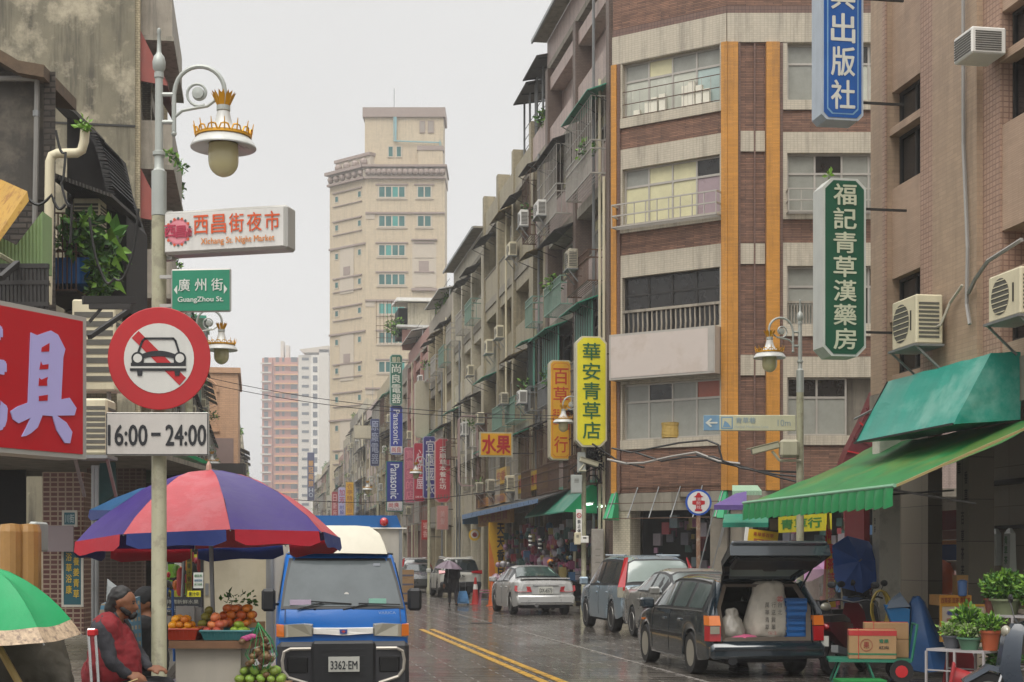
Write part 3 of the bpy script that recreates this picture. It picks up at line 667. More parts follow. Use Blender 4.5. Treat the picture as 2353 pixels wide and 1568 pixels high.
fs = [(k*(n+1)+i, k*(n+1)+i+1, (k+1)*(n+1)+i+1, (k+1)*(n+1)+i) for k in range(mm_) for i in range(n)]
b.add(vs, fs, agr); crumple(b.build('canopy', AW, smooth=True), .07, .6)
b = MB(AM); ns = 20
for k in range(ns):
    p, q = ub+(ua-ub)*k/ns, ub+(ua-ub)*(k+1)/ns
    rs = []
    for i in range(9):
        a = i/8; uu = p+(q-p)*a; bul = math.sin(PI*a)
        rs.append([(vf-.02, uu, 2.5), (vf-.03-.03*bul, uu, 2.36), (vf-.02-.05*bul, uu, 2.26-.035*bul)])
    b.add([p_ for r in rs for p_ in r], [(i*3+j, i*3+j+1, i*3+j+4, i*3+j+3) for i in range(8) for j in range(2)], agv)
crumple(b.build('valance', AW, smooth=True), .025, .25)
b = MB(AM); b.bar((vf-.01, ub-.03, 2.51), (vf-.01, ua+.03, 2.51), .025, mat('pale_green_pipe', '79a88a', .35), 8); b.bar((vf, ub, 2.5), (vb, ub, 3.44), .022, mat('edge_trim_tan', '9a8a5c', .6), 4); b.bar((vf, ub+.05, 2.46), (vf+1.1, ub+.05, 2.3), .018, darkm); b.bar((vf, ua-.2, 2.46), (vb, ua-.2, 2.7), .018, darkm); b.bar((vf+.2, (ua+ub)/2, 2.46), (vb, (ua+ub)/2, 2.6), .018, darkm); b.build('frame', AW)
# teal box awning above
tl = mat('teal_canvas', '1a8272', .38, var=.1, scale=2, stain=('7fa89c', .5, .8), spec=.5)
TB = thing('box_awning', 'teal canvas box awning above the green awning on the pink tiled building', 'awning', pkM @ Vector((fx(2240), 0, 3.4)), TH-PI/2); WM[TB.name] = FR(pkM @ Vector((fx(2240), 0, 3.4)), TH-PI/2)
b = MB(pkM); x0, x1 = fx(2098), fx(2345)
b.rings([[(x0, .0, 3.45), (x1, .0, 3.45), (x1, -.95, 3.38), (x0, -.95, 3.38)], [(x0+.02, .0, 4.35), (x1, .0, 4.35), (x1, -.42, 4.33), (x0+.02, -.42, 4.33)]], tl); canvas(b.build('canopy', TB))
b = MB(pkM); b.bar((x0, -.96, 3.38), (x1, -.96, 3.38), .02, darkm); b.bar((x0, -.95, 3.38), (x0+.02, -.43, 4.33), .015, darkm); b.build('frame', TB)
# air conditioners on this building
aircon(pkM, fx(2155), -.12, zz(805, 22.9), None, 'large cream outdoor air conditioner on grey bracket of the pink tiled building', w=.85, d=.42, h=.72)
aircon(pkM, fx(2290), -.0, zz(125, 20.6), None, 'small white window air conditioner at the top right', w=.55, d=.5, h=.36, win=True, tray=False, m=white)
aircon(pkM, fx(2352)+.42, -.1, zz(745, 20.1), None, 'cream outdoor air conditioner at the right edge above the teal box awning', w=.85, d=.4, h=.6)
conduit = mat('grey_conduit', '8d8a86', .5)
def cable(pts, r, m, name, label, cat='cable', M=None, sag=0, n=10):
    q = []
    for i in range(len(pts)-1):
        a, e = Vector(pts[i]), Vector(pts[i+1])
        for k in range(n if i < len(pts)-2 else n+1):
            t = k/n; p = a.lerp(e, t); p.z -= sag*4*t*(1-t); q.append(p)
    b = MB(M); b.tube(q, r, m, 5); return b.build(name, label=label, cat=cat)
cable([(fx(2232), -.1, 16), (fx(2231), -.12, 9.5), (fx(2225), -.08, 7.5), (fx(2238), -.1, 6.0), (fx(2236), -.1, 5.2), (fx(2246), -.12, 4.9)], .028, conduit, 'wall_conduit', 'bundle of grey conduits running down the pink tiled wall', 'conduit', pkM)
cable([(fx(2240), -.1, 5.35), (fx(2262), -.14, 5.5), (fx(2300), -.2, 5.65), (fx(2380), -.2, 5.75)], .03, conduit, 'wall_conduit', 'grey pipe bending right along the ledge of the pink tiled wall', 'conduit', pkM, n=6)
cable([(fx(2172), -.25, 4.95), (fx(2190), -.2, 5.0), (fx(2200), -.12, 5.3), (fx(2226), -.1, 5.5)], .022, mat('pale_hose', 'b0a898', .6), 'coolant_hose', 'pale coolant hose looping up from the large air conditioner', 'hose', pkM)
cable([(fx(2003), -.3, 3.9), (fx(2040), -.25, 4.0), (fx(2075), -.3, 3.75), (fx(2110), -.4, 3.6)], .02, steel, 'wall_conduit', 'tangled grey pipe above the far end of the green awning', 'conduit', pkM)
# maroon awning frame end
b = MB(pkM); mr_ = mat('maroon_canvas', '5a1a22', .5, var=.2)
b.M = Matrix.Identity(4); P_ = [at(x, y, 38) for x, y in ((2012, 895), (1985, 960), (1950, 1030), (1928, 1085), (1990, 1085), (2012, 1000))]
b.prism([(p.x, p.z) for p in P_], 38, 38.7, mr_)
for k in range(6): f = k/5; p = at(1932+72*f, 1070-165*f, 37.97); q_ = at(1985+30*f, 1070-120*f, 37.97); b.bar(p, q_, .025, redp if k % 2 else mr_)
tag(b.build('side_awning'), 'maroon folded canvas awning on the brick block just left of the pink tiled building', 'awning')
# ================================================================ TOWER beyond the row
tw = mat('tower_cream_tile', 'b8a990', .6, var=.04, tile=(.6, .2, .012, 'a5967a'), streak=.25); tg = mat('tower_grey_trim', '8f8078', .7, var=.1); tgl = mat('tower_pale_trim', 'b3a898', .7, var=.06)
teal = mat('teal_window_glass', '2c5f5c', .15, var=.4, scale=.4); tealc = mat('teal_curtain', '3a8a82', .3, var=.15, scale=.5)
TY = 185.0; tK = Vector(((840-CX)/F*TY, TY, 0)); tL = Vector((tK.x-1.1246*4.37, TY+4.37, 0)); tR = (1022-CX)/F*TY
TT = thing('residential_tower', 'tall cream tiled tower with teal windows and grey cornice behind the row', 'building', tK, 0)
tM = FR(tK, 0); d_ = tK-tL; lM = FR(tL, math.atan2(d_.y, d_.x)); lW = d_.length; rW = tR-tK.x
def tz(y): return zz(y, TY)
def tx(px): return (px-CX)/F*TY-tK.x
b = MB(tM); b.box(0, rW, .0, 6, 0, tz(412), tw); b.box(tx(835), tx(1017), 1.5, 6, tz(405), tz(262), tw); b.box(tx(835)-.25, tx(1017)+.25, 1.2, 6.3, tz(262), tz(240), tg)
b.box(0, tx(1020), .3, 6, tz(412), tz(402), tgl)
b.box(tx(960), tx(1017), .1, 1.5, tz(385), tz(345), tw); b.box(tx(958), tx(1019), .0, 1.5, tz(345), tz(335), tg)
b.box(-.2, rW+.1, -.4, 6.1, tz(412), tz(408), tg); b.box(-.4, rW+.25, -.65, 6.2, tz(386), tz(381), tg); b.box(-.3, rW+.1, -.2, 6.1, tz(407), tz(387), tgl)
for i in range(15): b.ball((rW*(i+.5)/15, -.3, tz(397)), .42, tg, 8, 5)
for k in range(9):
    y = 427+67*k
    for (p, q) in ((868, 932), (957, 992)):
        b.box(tx(p)-.3, tx(q)+.3, -.15, 0, tz(y-4), tz(y-1), tg); b.box(tx(p)-.2, tx(q)+.2, -.12, 0, tz(y+32), tz(y+30), tgl)
for y in (492, 693, 895): b.box(-.05, rW, -.2, 0, tz(y), tz(y-4), tg); b.box(-.04, tx(868)-.4, -.06, 0, tz(y+12), tz(y), tgl)
b.box(tx(947), tx(1002), -.05, 0, tz(667), tz(555), tgl); b.box(tx(945), tx(1004), -.3, 0, tz(553), tz(550), tg); b.box(tx(945), tx(1004), -.3, 0, tz(669), tz(663), tg); b.box(tx(962), tx(985), -.1, -.05, tz(625), tz(600), tg)
b.M = lM; b.box(0, lW, .02, 9, 0, tz(412), tw); b.box(0, lW, -.5, 9, tz(412), tz(407), tg); b.box(-.1, lW, -.8, 9, tz(387), tz(380), tg); b.box(0, lW, -.2, 9, tz(407), tz(387), tgl)
for i in range(6): b.ball((lW*(i+.5)/6, -.3, tz(397)), .42, tg, 8, 5)
b.box(0, lW*.95, 1, 8, tz(385), tz(352), tgl); b.box(-.1, lW*.97, .8, 8, tz(352), tz(345), tg)
for i in range(4): b.ball((lW*(i+.5)/4.3, .8, tz(366)), .5, tg, 8, 5)
for k in range(12):
    y = 405+67*k
    if k % 3 != 2: b.box(lW*.1, lW*.9, -.15, 0, tz(y+25), tz(y+22), tg); b.box(lW*.1, lW*.9, -.12, 0, tz(y+56), tz(y+54), tg)
    else: b.box(0, lW, -.18, 0, tz(y+22), tz(y+18), tg)
for y0, y1 in ((555, 667), (758, 870), (960, 1070)): b.box(lW*.3, lW*.68, -.06, 0, tz(y1), tz(y0), tgl); b.box(lW*.4, lW*.58, -.1, -.06, tz((y0+y1)/2+14), tz((y0+y1)/2-6), tg)
b.build('wall', TT)
for k in range(9):
    y = 427+67*k
    for (p, q, n_) in ((868, 932, 4), (957, 992, 2)): window(tM, tx(p), tx(q), tz(y+29), tz(y), -.06, n_, 1, tgl, parent=TT, panes=[rnd.choice([teal, tealc, teal]) for _ in range(4)], fw=.16)
for (p, q, y0, y1) in ((888, 902, 355, 328), (907, 921, 355, 328)): window(tM, tx(p), tx(q), tz(y0), tz(y1), 1.4, 1, 1, tgl, parent=TT, gl=teal, fw=.12)
for (p, q) in ((962, 975), (981, 995)): window(tM, tx(p), tx(q), tz(298), tz(270), 1.4, 1, 1, tg, parent=TT, gl=mat('louvre_grey', '8f867c', .6, wave=('Y', 3), bump=.5), fw=.12)
for k in range(12):
    y = 405+67*k
    for q in (.2, .83): window(lM, lW*q-.35, lW*q+.35, tz(y+46), tz(y+30), -.03, 1, 1, tgl, parent=TT, gl=teal, fw=.1)
b = MB(tM); bl = mat('pale_blue_pipe', '7aa0a4', .5)
for x in (903, 906, 908): b.tube([(tx(x), 1.3, tz(240)), (tx(x), 1.2, tz(318)), (tx(1012), 1.2, tz(322)), (tx(1012), 1.2, tz(335))], .1, bl, 4)
b.bar((tx(903), 1.5, tz(240)), (tx(903), 1.5, tz(195)), .06, steel); b.bar((tx(1010), 0.5, tz(335)), (tx(1010), .5, tz(320)), .08, bl); b.build('rooftop_pipe', TT)
RR = thing('rooftop_room', 'cream rooftop room with white canopy sheet and plants in front of the tower', 'roof hut', at(975, 765, 101), TH); M = FR(at(975, 0, 101).to_2d().to_3d(), TH)
b = MB(M); z0, z1 = zz(772, 101), zz(697, 101); b.box(-1.1, 1.5, 0, 3.5, z0, z1, MW['pale']); b.box(-1.7, -1.1, .4, 3, z0, z1-.3, dark); b.box(-1.5, 1.6, -.2, 0, z0-1, zz(760, 101), MW['pinkt']); b.build('wall', RR)
b = MB(M); b.rings([[(-1.9, -.7, z1), (1.75, -.7, z1+.05), (1.75, 3.6, z1+.3), (-1.9, 3.6, z1+.3)], [(-1.9, -.7, z1+.22), (1.75, -.7, z1+.27), (1.75, 3.6, z1+.4), (-1.9, 3.6, z1+.4)]], white); b.box(-1.9, .8, -.9, -.1, zz(757, 101), zz(752, 101), whiteroof); b.build('canopy', RR)
b = MB(M); b.leaves((-2.0, .2, z0+.6), (.7, .5, .8), 260, .22, [leafA, leafB, leafC]); b.leaves((.9, -.3, z0-.5), (.5, .3, .3), 90, .2, [leafC, leafA]); b.build('roof_plant', RR)
b = MB(M)
for k in range(6): b.bar((-3.2+.25*k, .0, z0-.6), (-3.2+.25*k, .0, z1+.1), .02, rust)
for z in (z0-.2, z0+.6, z1): b.bar((-3.2, 0, z), (-1.8, 0, z), .02, rust)
b.build('trellis', RR)
# ================================================================ FAR TOWERS
DY = 520.0
def dx_(px): return (px-CX)/F*DY
pk_ = mat('far_tower_pink_tile', 'a56a58', .7, var=.08); cw_ = mat('far_tower_white_wall', 'b9b3a8', .7, var=.05); og = mat('far_tower_yellow_slab', 'c08a52', .7); fw_ = mat('far_tower_window', '3c444c', .25)
FT = thing('apartment_tower', 'distant tower with pink balconied left half and white right half', 'building', (dx_(650), DY, 0), 0)
b = MB(); b.box(dx_(606), dx_(687), DY, DY+25, 0, zz(822, DY), pk_); b.box(dx_(603), dx_(626), DY-1.2, DY, 0, zz(824, DY), pk_)
for k in range(24):
    z = zz(837+20.8*k, DY)
    if z < 4: break
    b.box(dx_(600), dx_(624), DY-2.0, DY-1.1, z-.2, z+.25, cw_); b.box(dx_(632), dx_(685), DY-1.1, DY, z-.35, z+.5, pk_); b.box(dx_(631), dx_(686), DY-1.3, DY, z-.8, z-.35, og)
b.build('pink_wing', FT)
b = MB(); b.box(dx_(687), dx_(757), DY-2, DY+22, 0, zz(818, DY), cw_); b.box(dx_(716), dx_(735), DY-2.6, DY-2, 0, zz(818, DY), mat('far_tower_pale_bay', 'cbc6bc', .7)); b.box(dx_(735), dx_(757), DY-3, DY-2, 0, zz(806, DY), cw_); b.prism([(dx_(690), zz(806, DY)), (dx_(757), zz(797, DY)), (dx_(757), zz(813, DY)), (dx_(700), zz(813, DY))], DY-3, DY+10, tgl)
for x, h in ((640, 790), (652, 800)): b.box(dx_(x), dx_(x+7), DY+4, DY+8, zz(822, DY), zz(h, DY)+1.5, cw_)
b.build('white_wing', FT)
def farwin(x0, x1, k0, dy, h, y):
    for k in range(24):
        yy = k0+20.8*k; z = zz(yy, DY)
        if z < 6: break
        q = MB(); q.box(dx_(x0), dx_(x1), y-.12, y, z-h/2, z+h/2, fw_); q.build('window', FT)
farwin(608, 617, 829, 0, 1.9, DY-1.2); farwin(633, 641, 827, 0, 1.7, DY); farwin(648, 653, 827, 0, 1.5, DY); farwin(668, 683, 827, 0, 1.7, DY); farwin(695, 711, 827, 0, .9, DY-2); farwin(721, 731, 830, 0, 1.9, DY-2.6)
# second hazy block peeping by the tower
b = MB(); b.box(dx_(560), dx_(604), 640, 660, 0, 9, cw_); b.build('far_block', label='low pale block closing the far end of the street', cat='building')
# ================================================================ LEFT ROW
def lframe(u): return FR(S(-3, u), TH+PI/2)
stw = mat('weathered_blotchy_wall', '77715f', .85, var=.3, scale=1.2, streak=.8, stain=('b5ab94', .85, .5), bump=.25)
uL = [uv(315, -3), uv(380, -3), uv(440, -3), uv(478, -3)]
L1 = rowhouse('tall weathered grey house with blotchy blank gable wall and red awnings', lframe(uL[0]), uL[1]-uL[0], 19.5, 5, MW['dirt'], MW['buff'], 71, ['flush'], depth=14)
M1 = lframe(uL[0])
b = MB(M1); b.box(-.08, -.005, .05, 14, 0, 19.3, stw)
for z in (7.0, 12.55): b.box(-.1, -.08, .04, 14, z, z+.05, darkm)
b.build('gable_wall', L1)
ra = mat('red_canvas', '8a4238', .6, var=.15)
for z in (6.6, 10.1, 13.6, 16.5):
    b = MB(M1)
    b.rings([[(.1, -.02, z+1.5), (.14, -.02, z+1.5), (.14, -.02, z+.2), (.1, -.02, z+.2)], [(.1, -.06, z+1.5), (.14, -.06, z+1.5), (.14, -.75, z+.1), (.1, -.75, z+.1)]], ra)
    b.rings([[(.15, 0, z+1.5), (4, 0, z+1.5), (4, -.75, z+.15), (.15, -.75, z+.15)], [(.15, 0, z+1.53), (4, 0, z+1.53), (4, -.75, z+.18), (.15, -.75, z+.18)]], ra); b.build('red_awning', L1)
b = MB(M1); gxw = 13-8.8
b.M = M1; zb = 11.3
b.box(-.14, -.08, 3.1, 4.3, 10.4, 12.0, wood); b.box(-.15, -.14, 3.2, 4.2, 10.5, 11.9, glassd)
for k in range(9): b.bar((-.17, 3.22+.12*k, 10.5), (-.17, 3.22+.12*k, 11.9), .012, rust)
b.build('barred_window', L1)
# projecting grey balcony boxes on the facade edge
b = MB(M1)
for z in (8.4, 11.7, 15.0): b.box(.3, 5.5, -.85, -.07, z, z+1.15, MW['grey']); b.box(.2, 5.6, -.9, -.05, z-.12, z, concrete)
b.build('balcony', L1)
rowhouse('low grimy house next beyond the weathered grey house on the left', lframe(uL[1]+.05), uL[2]-uL[1]-.1, 12.2, 3, MW['pale'], MW['grey'], 72, ['awn', 'cage', 'balc'], depth=12)
rowhouse('grey house behind the peach gabled house on the left', lframe(uL[2]+.05), uL[3]-uL[2]-.1, 12.6, 3, MW['buff'], MW['pale'], 73, ['balc', 'cage', 'awn'], depth=12)
pch = mat('peach_tile_wall', 'b99272', .65, var=.06, tile=(.5, .12, .01, 'a17e62'), streak=.12); pchs = mat('dull_mauve_render', '84706a', .8, var=.08)
PE = thing('peach_house', 'peach gabled house with arched window facing the camera behind the time plate', 'building', S(-4, 100), TH+PI/2)
b = MB(FR(S(-1.2, 100), TH+PI/2)); H = 13.6
b.box(0, 11, .0, 8, 0, H, pch); b.box(-.15, 11.15, -.15, 8.1, H, H+.35, tg if False else pch); b.box(-.06, 0, .3, 5.4, 0, 9.4, pchs); b.box(-.08, 0, 1.3, 3.0, 10.0, 12.6, pch); b.box(-.12, 0, 1.2, 3.1, 9.8, 10.0, pch)
b.arc_tube((-.08, 2.15, 12.35), .85, 0, 180, .1, pch, 10, 5, 'yz'); b.build('wall', PE)
window(FR(S(-1.2, 100), TH+PI/2) @ Matrix.Rotation(-PI/2, 4, 'Z'), -2.75, -1.55, 10.3, 12.2, -.1, 2, .7, pch, parent=PE)
for i, (u, H, lb) in enumerate([(112, 11, 'first'), (128, 12, 'second'), (150, 10.5, 'third'), (180, 12.5, 'fourth'), (225, 12, 'fifth')]):
    rowhouse('distant narrow house, %s one beyond the peach house on the left' % lb, FR(S(-1.3+.1*i, u), TH+PI/2), [15.5, 21.5, 29.5, 44, 60][i], H, 3, MW[wk[(i*2+1) % 8]], MW[wk[(i*3) % 8]], 80+i, ['cage', 'balc', 'awn'], depth=10, near=False, bays=3)
# roof cage with green roof over the left row
b = MB(FR(S(-3.0, 84), TH+PI/2)); b.box(-.2, 6, -.3, 4, 14.6, 14.75, greenpl)
for k in range(12): b.bar((.0+.5*k, -.2, 12.6), (.5*k, -.2, 14.6), .02, steel)
for k in range(9): b.bar((0, -.2+.45*k, 12.6), (0, -.2+.45*k, 14.6), .02, steel)
for z in (13.2, 13.9): b.bar((0, -.2, z), (5.5, -.2, z), .02, steel); b.bar((0, -.2, z), (0, 3.8, z), .02, steel)
tag(b.build('rooftop_cage'), 'rooftop cage with green roof above the grey house on the left row', 'roof cage')
# ================================================================ NEAR LEFT HOUSES
def atbox(b, x0, x1, y0, y1, Y, dep, m):            # these old side walls run slightly off square to the street
    a = at(x0, y1, Y); e = at(x1, y0, Y); xb = at(x1-12, y0, Y+dep).x
    b.rings([[(a.x, Y, a.z), (e.x, Y, a.z), (min(e.x, xb), Y+dep, a.z), (a.x-.3*dep, Y+dep, a.z)], [(a.x, Y, e.z), (e.x, Y, e.z), (min(e.x, xb), Y+dep, e.z), (a.x-.3*dep, Y+dep, e.z)]], m)
dkw = mat('soot_dark_wall', '403c37', .85, var=.4, scale=2, streak=.6, bump=.4, stain=('6e675b', .55, 1.1)); coping = mat('brown_mossy_coping', '5a4a3a', .9, var=.3, scale=6, bump=.5); tilr = mat('dark_roof_tiles', '2c2a29', .7, var=.3, tile=(.2, .12, .02, '121212'), bump=.8)
dkb = mat('dark_brick_rubble', '403a35', .9, var=.4, scale=9, tile=(.24, .08, .014, '2a2622'), bump=.6)
OH = thing('old_house', 'dark sooty old house with mossy sloping coping at the left edge', 'building', at(60, 1600, 21).to_2d().to_3d(), 0)
b = MB(); Y = 21.0
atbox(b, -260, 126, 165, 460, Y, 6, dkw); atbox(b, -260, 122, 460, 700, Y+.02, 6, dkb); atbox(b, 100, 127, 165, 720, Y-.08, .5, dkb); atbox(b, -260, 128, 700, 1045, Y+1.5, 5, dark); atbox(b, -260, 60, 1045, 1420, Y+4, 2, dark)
b.build('wall', OH)
b = MB(); pts = [(-260, 60), (0, 122), (60, 158), (118, 168), (118, 196), (60, 186), (0, 150), (-260, 90)]
b.prism([(at(x, y, Y).x, at(x, y, Y).z) for x, y in pts], Y-.35, Y+1.2, coping); b.build('coping', OH)
b = MB(); q = lambda x, y, d=0: tuple(at(x, y, Y-.12-d))
b.tube([q(-30, 181), q(82, 181), q(85, 186), q(83, 330), q(78, 590), q(78, 640)], .038, mat('grey_pipe', '7a7874', .5), 8); b.bar(q(83, 255), q(83, 268), .05, steel, 8); b.build('drain_pipe', OH)
# neighbour with tiled lean-to, balcony and plants
NB = thing('balcony_house', 'narrow old house with black tiled lean to roof and leafy balcony on the left', 'building', at(200, 1600, 24).to_2d().to_3d(), 0)
b = MB(); Y2 = 24.0
pts = [(128, 240), (190, 285), (215, 300), (232, 380), (252, 440), (262, 470), (268, 480), (268, 700), (128, 700)]
b.prism([(at(x, y, Y2).x, at(x, y, Y2).z) for x, y in pts], Y2+.6, Y2+2, mat('soot_black_wall', '24211f', .9, var=.4)); atbox(b, 150, 268, 480, 1000, Y2+.9, 5, mat('old_buff_tile', '8a7f68', .7, var=.15, tile=(.1, .05, .006, '6a6250'), streak=.4)); atbox(b, 128, 268, 1000, 1040, Y2+1.0, 4, dark)
b.build('wall', NB)
b = MB(); n = 9
prof = [(120, 232), (150, 245), (182, 262)]
b.prism([(at(x, y, Y2).x, at(x, y, Y2).z) for x, y in prof]+[(at(x, y+9, Y2).x, at(x, y+9, Y2).z) for x, y in prof[::-1]], Y2-.3, Y2+1.5, asb)
cv = [(205, 292), (222, 325), (236, 370), (246, 420), (258, 455), (264, 472)]
for i in range(len(cv)-1):
    for k in range(5):
        f0, f1 = k/5, (k+1)/5; x0 = cv[i][0]+(cv[i+1][0]-cv[i][0])*f0; y0 = cv[i][1]+(cv[i+1][1]-cv[i][1])*f0; x1 = cv[i][0]+(cv[i+1][0]-cv[i][0])*f1; y1 = cv[i][1]+(cv[i+1][1]-cv[i][1])*f1
        b.prism([(at(x0-14, y0, Y2).x, at(x0-14, y0, Y2).z), (at(x0+4, y0+3, Y2).x, at(x0+4, y0+3, Y2).z), (at(x1+6, y1, Y2).x, at(x1+6, y1, Y2).z), (at(x1-14, y1, Y2).x, at(x1-14, y1, Y2).z)], Y2+.2, Y2+1.6, tilr)
b.build('tiled_roof', NB)
b = MB(); b.prism([(at(x, y, Y2).x, at(x, y, Y2).z) for x, y in ((148, 425), (292, 478), (292, 485), (148, 436))], Y2-.9, Y2+.6, asb); b.build('awning', NB)
aircon(FR(at(218, 560, Y2)+Vector((0, -.1, 0)), 0), 0, 0, 0, NB, w=.42, d=.4, h=.6, win=True, tray=False)
b = MB(); z0, z1 = zz(690, Y2), zz(520, Y2); xl, xr = at(122, 0, Y2).x, at(212, 0, Y2).x
for i in range(10): x = xl+(xr-xl)*i/9; b.bar((x, Y2-.9, z0), (x, Y2-.9, z1), .012, rust)
for z in (z0, (z0+z1)/2, z1): b.bar((xl, Y2-.9, z), (xr, Y2-.9, z), .016, rust); b.bar((xl, Y2-.9, z), (xl, Y2+.6, z), .016, rust); b.bar((xr, Y2-.9, z), (xr, Y2+.6, z), .016, rust)
b.box(xl, xr, Y2-.9, Y2+.6, z0-.05, z0, darkm); b.build('balcony_cage', NB)
b = MB(); atbox(b, 126, 206, 592, 652, Y2-.8, .7, mat('blue_plastic_tub', '1f5f9c', .45, var=.15, wave=('X', 3), bump=.4)); b.build('plant_tub', label='blue plastic planting tub hanging inside the rusty balcony cage', cat='plant tub')
pl = MB(); r_ = lambda x, y, d=0: at(x, y, Y2-.75+d)
for (x, y, rx, rz_, n, s) in ((165, 555, .3, .3, 150, .17), (190, 520, .3, .2, 80, .2), (235, 620, .22, .4, 260, .16), (225, 660, .16, .25, 150, .13), (252, 560, .2, .25, 40, .3)):
    p = r_(x, y); pl.leaves(p, (rx, .4, rz_), n, s, [leafA, leafC, leafA, leafB], .0)
for x, y, L_ in ((245, 540, .36), (265, 575, .34), (150, 520, .3), (240, 500, .28), (262, 650, .3), (255, 600, .3), (180, 510, .25), (140, 560, .25)):
    p = r_(x, y); d = .07; pl.add([p, p+Vector((L_*.3, -.1, d)), p+Vector((L_*.75, -.15, -L_*.7)), p+Vector((L_*.1, -.1, -d))], [(0, 1, 2, 3)], leafC)
tag(pl.build('balcony_plant'), 'leafy green plants spilling over the rusty balcony cage on the left', 'plant')
b = MB(); q = lambda x, y, d=0: tuple(at(x, y, 20.4-d))
b.tube([q(196, 288), q(193, 325), q(187, 346), q(176, 352), q(132, 353), q(119, 358), q(114, 372), q(112, 500), q(108, 700)], .062, cream, 10); b.build('rain_pipe', label='cream rain pipe with double bend in front of the sooty wall', cat='pipe', smooth=True)
b = MB(); b.leaves(at(192, 288, 20.3), (.1, .1, .09), 40, .09, [leafC]); tag(b.build('weed'), 'small weeds sprouting from the top of the cream rain pipe', 'plant')
# yellow roofed green hut, dark grille
HT = thing('rooftop_hut', 'green corrugated hut with rusty yellow roof at the left edge', 'hut', at(20, 690, 18.5), 0)
b = MB(); Y = 18.5; yl = mat('rusty_yellow_roof', 'b08a3a', .6, var=.12, stain=('7a4a22', .75, 6))
pr = lambda L_: [(at(x, y, Y).x, at(x, y, Y).z) for x, y in L_]
b.prism(pr([(-220, 600), (-220, 430), (0, 540), (62, 460), (62, 600)]), Y+.6, Y+1.0, mat('pale_green_corrugated', '7f9a66', .55, var=.12, wave=('X', 7), bump=.6)); b.build('wall', HT)
b = MB(); b.rings([[at(-200, 560, Y), at(-5, 560, Y), at(66, 462, Y), at(0, 428, Y+1.4), at(-200, 428, Y+1.4)], [at(-200, 548, Y), at(-10, 548, Y), at(62, 440, Y), at(0, 412, Y+1.4), at(-200, 412, Y+1.4)]], yl); b.build('roof', HT)
b = MB(); b.prism(pr([(-200, 560), (0, 582), (100, 640), (122, 655), (122, 663), (100, 650), (0, 594), (-200, 572)]), 16.6, 18.4, mat('moss_edge_roof', '77765a', .8, var=.3, wave=('X', 6), bump=.6)); b.build('lower_roof', HT)
DG = MB(); Y = 16.4
for x in range(0, 112, 9): DG.bar(at(x, 615, Y), at(x, 712, Y), .02, darkm)
for y in (612, 650, 700): DG.bar(at(-60, y, Y), at(112, y, Y), .035, darkm)
DG.bar(at(40, 605, Y), at(0, 640, Y-.4), .04, darkm); atbox(DG, -60, 112, 612, 712, Y+.5, .1, dark)
tag(DG.build('window_cage'), 'black barred window cage above the big red sign at the left', 'window cage')
# air conditioners above and beside the red sign
aircon(FR(at(232, 905, 19.5), .0), 0, 0, 0, None, 'tall cream outdoor air conditioner behind the no car sign', w=.55, d=.35, h=1.15, win=True, tray=False)
aircon(FR(at(212, 1050, 15.5), .0), .08, 0, 0, None, 'cream louvred air conditioner beside the right edge of the big red sign', w=.32, d=.34, h=.56, win=True, tray=True)
b = MB(); Y = 17
b.bar(at(205, 775, Y), at(300, 710, Y+.8), .035, darkm); b.bar(at(205, 705, Y), at(300, 705, Y), .04, darkm); b.bar(at(190, 690, Y), at(310, 690, Y+.3), .06, darkm); b.bar(at(240, 700, Y), at(205, 740, Y), .02, darkm)
tag(b.build('bracket_frame'), 'dark steel bracket frame between red sign and balcony', 'bracket')
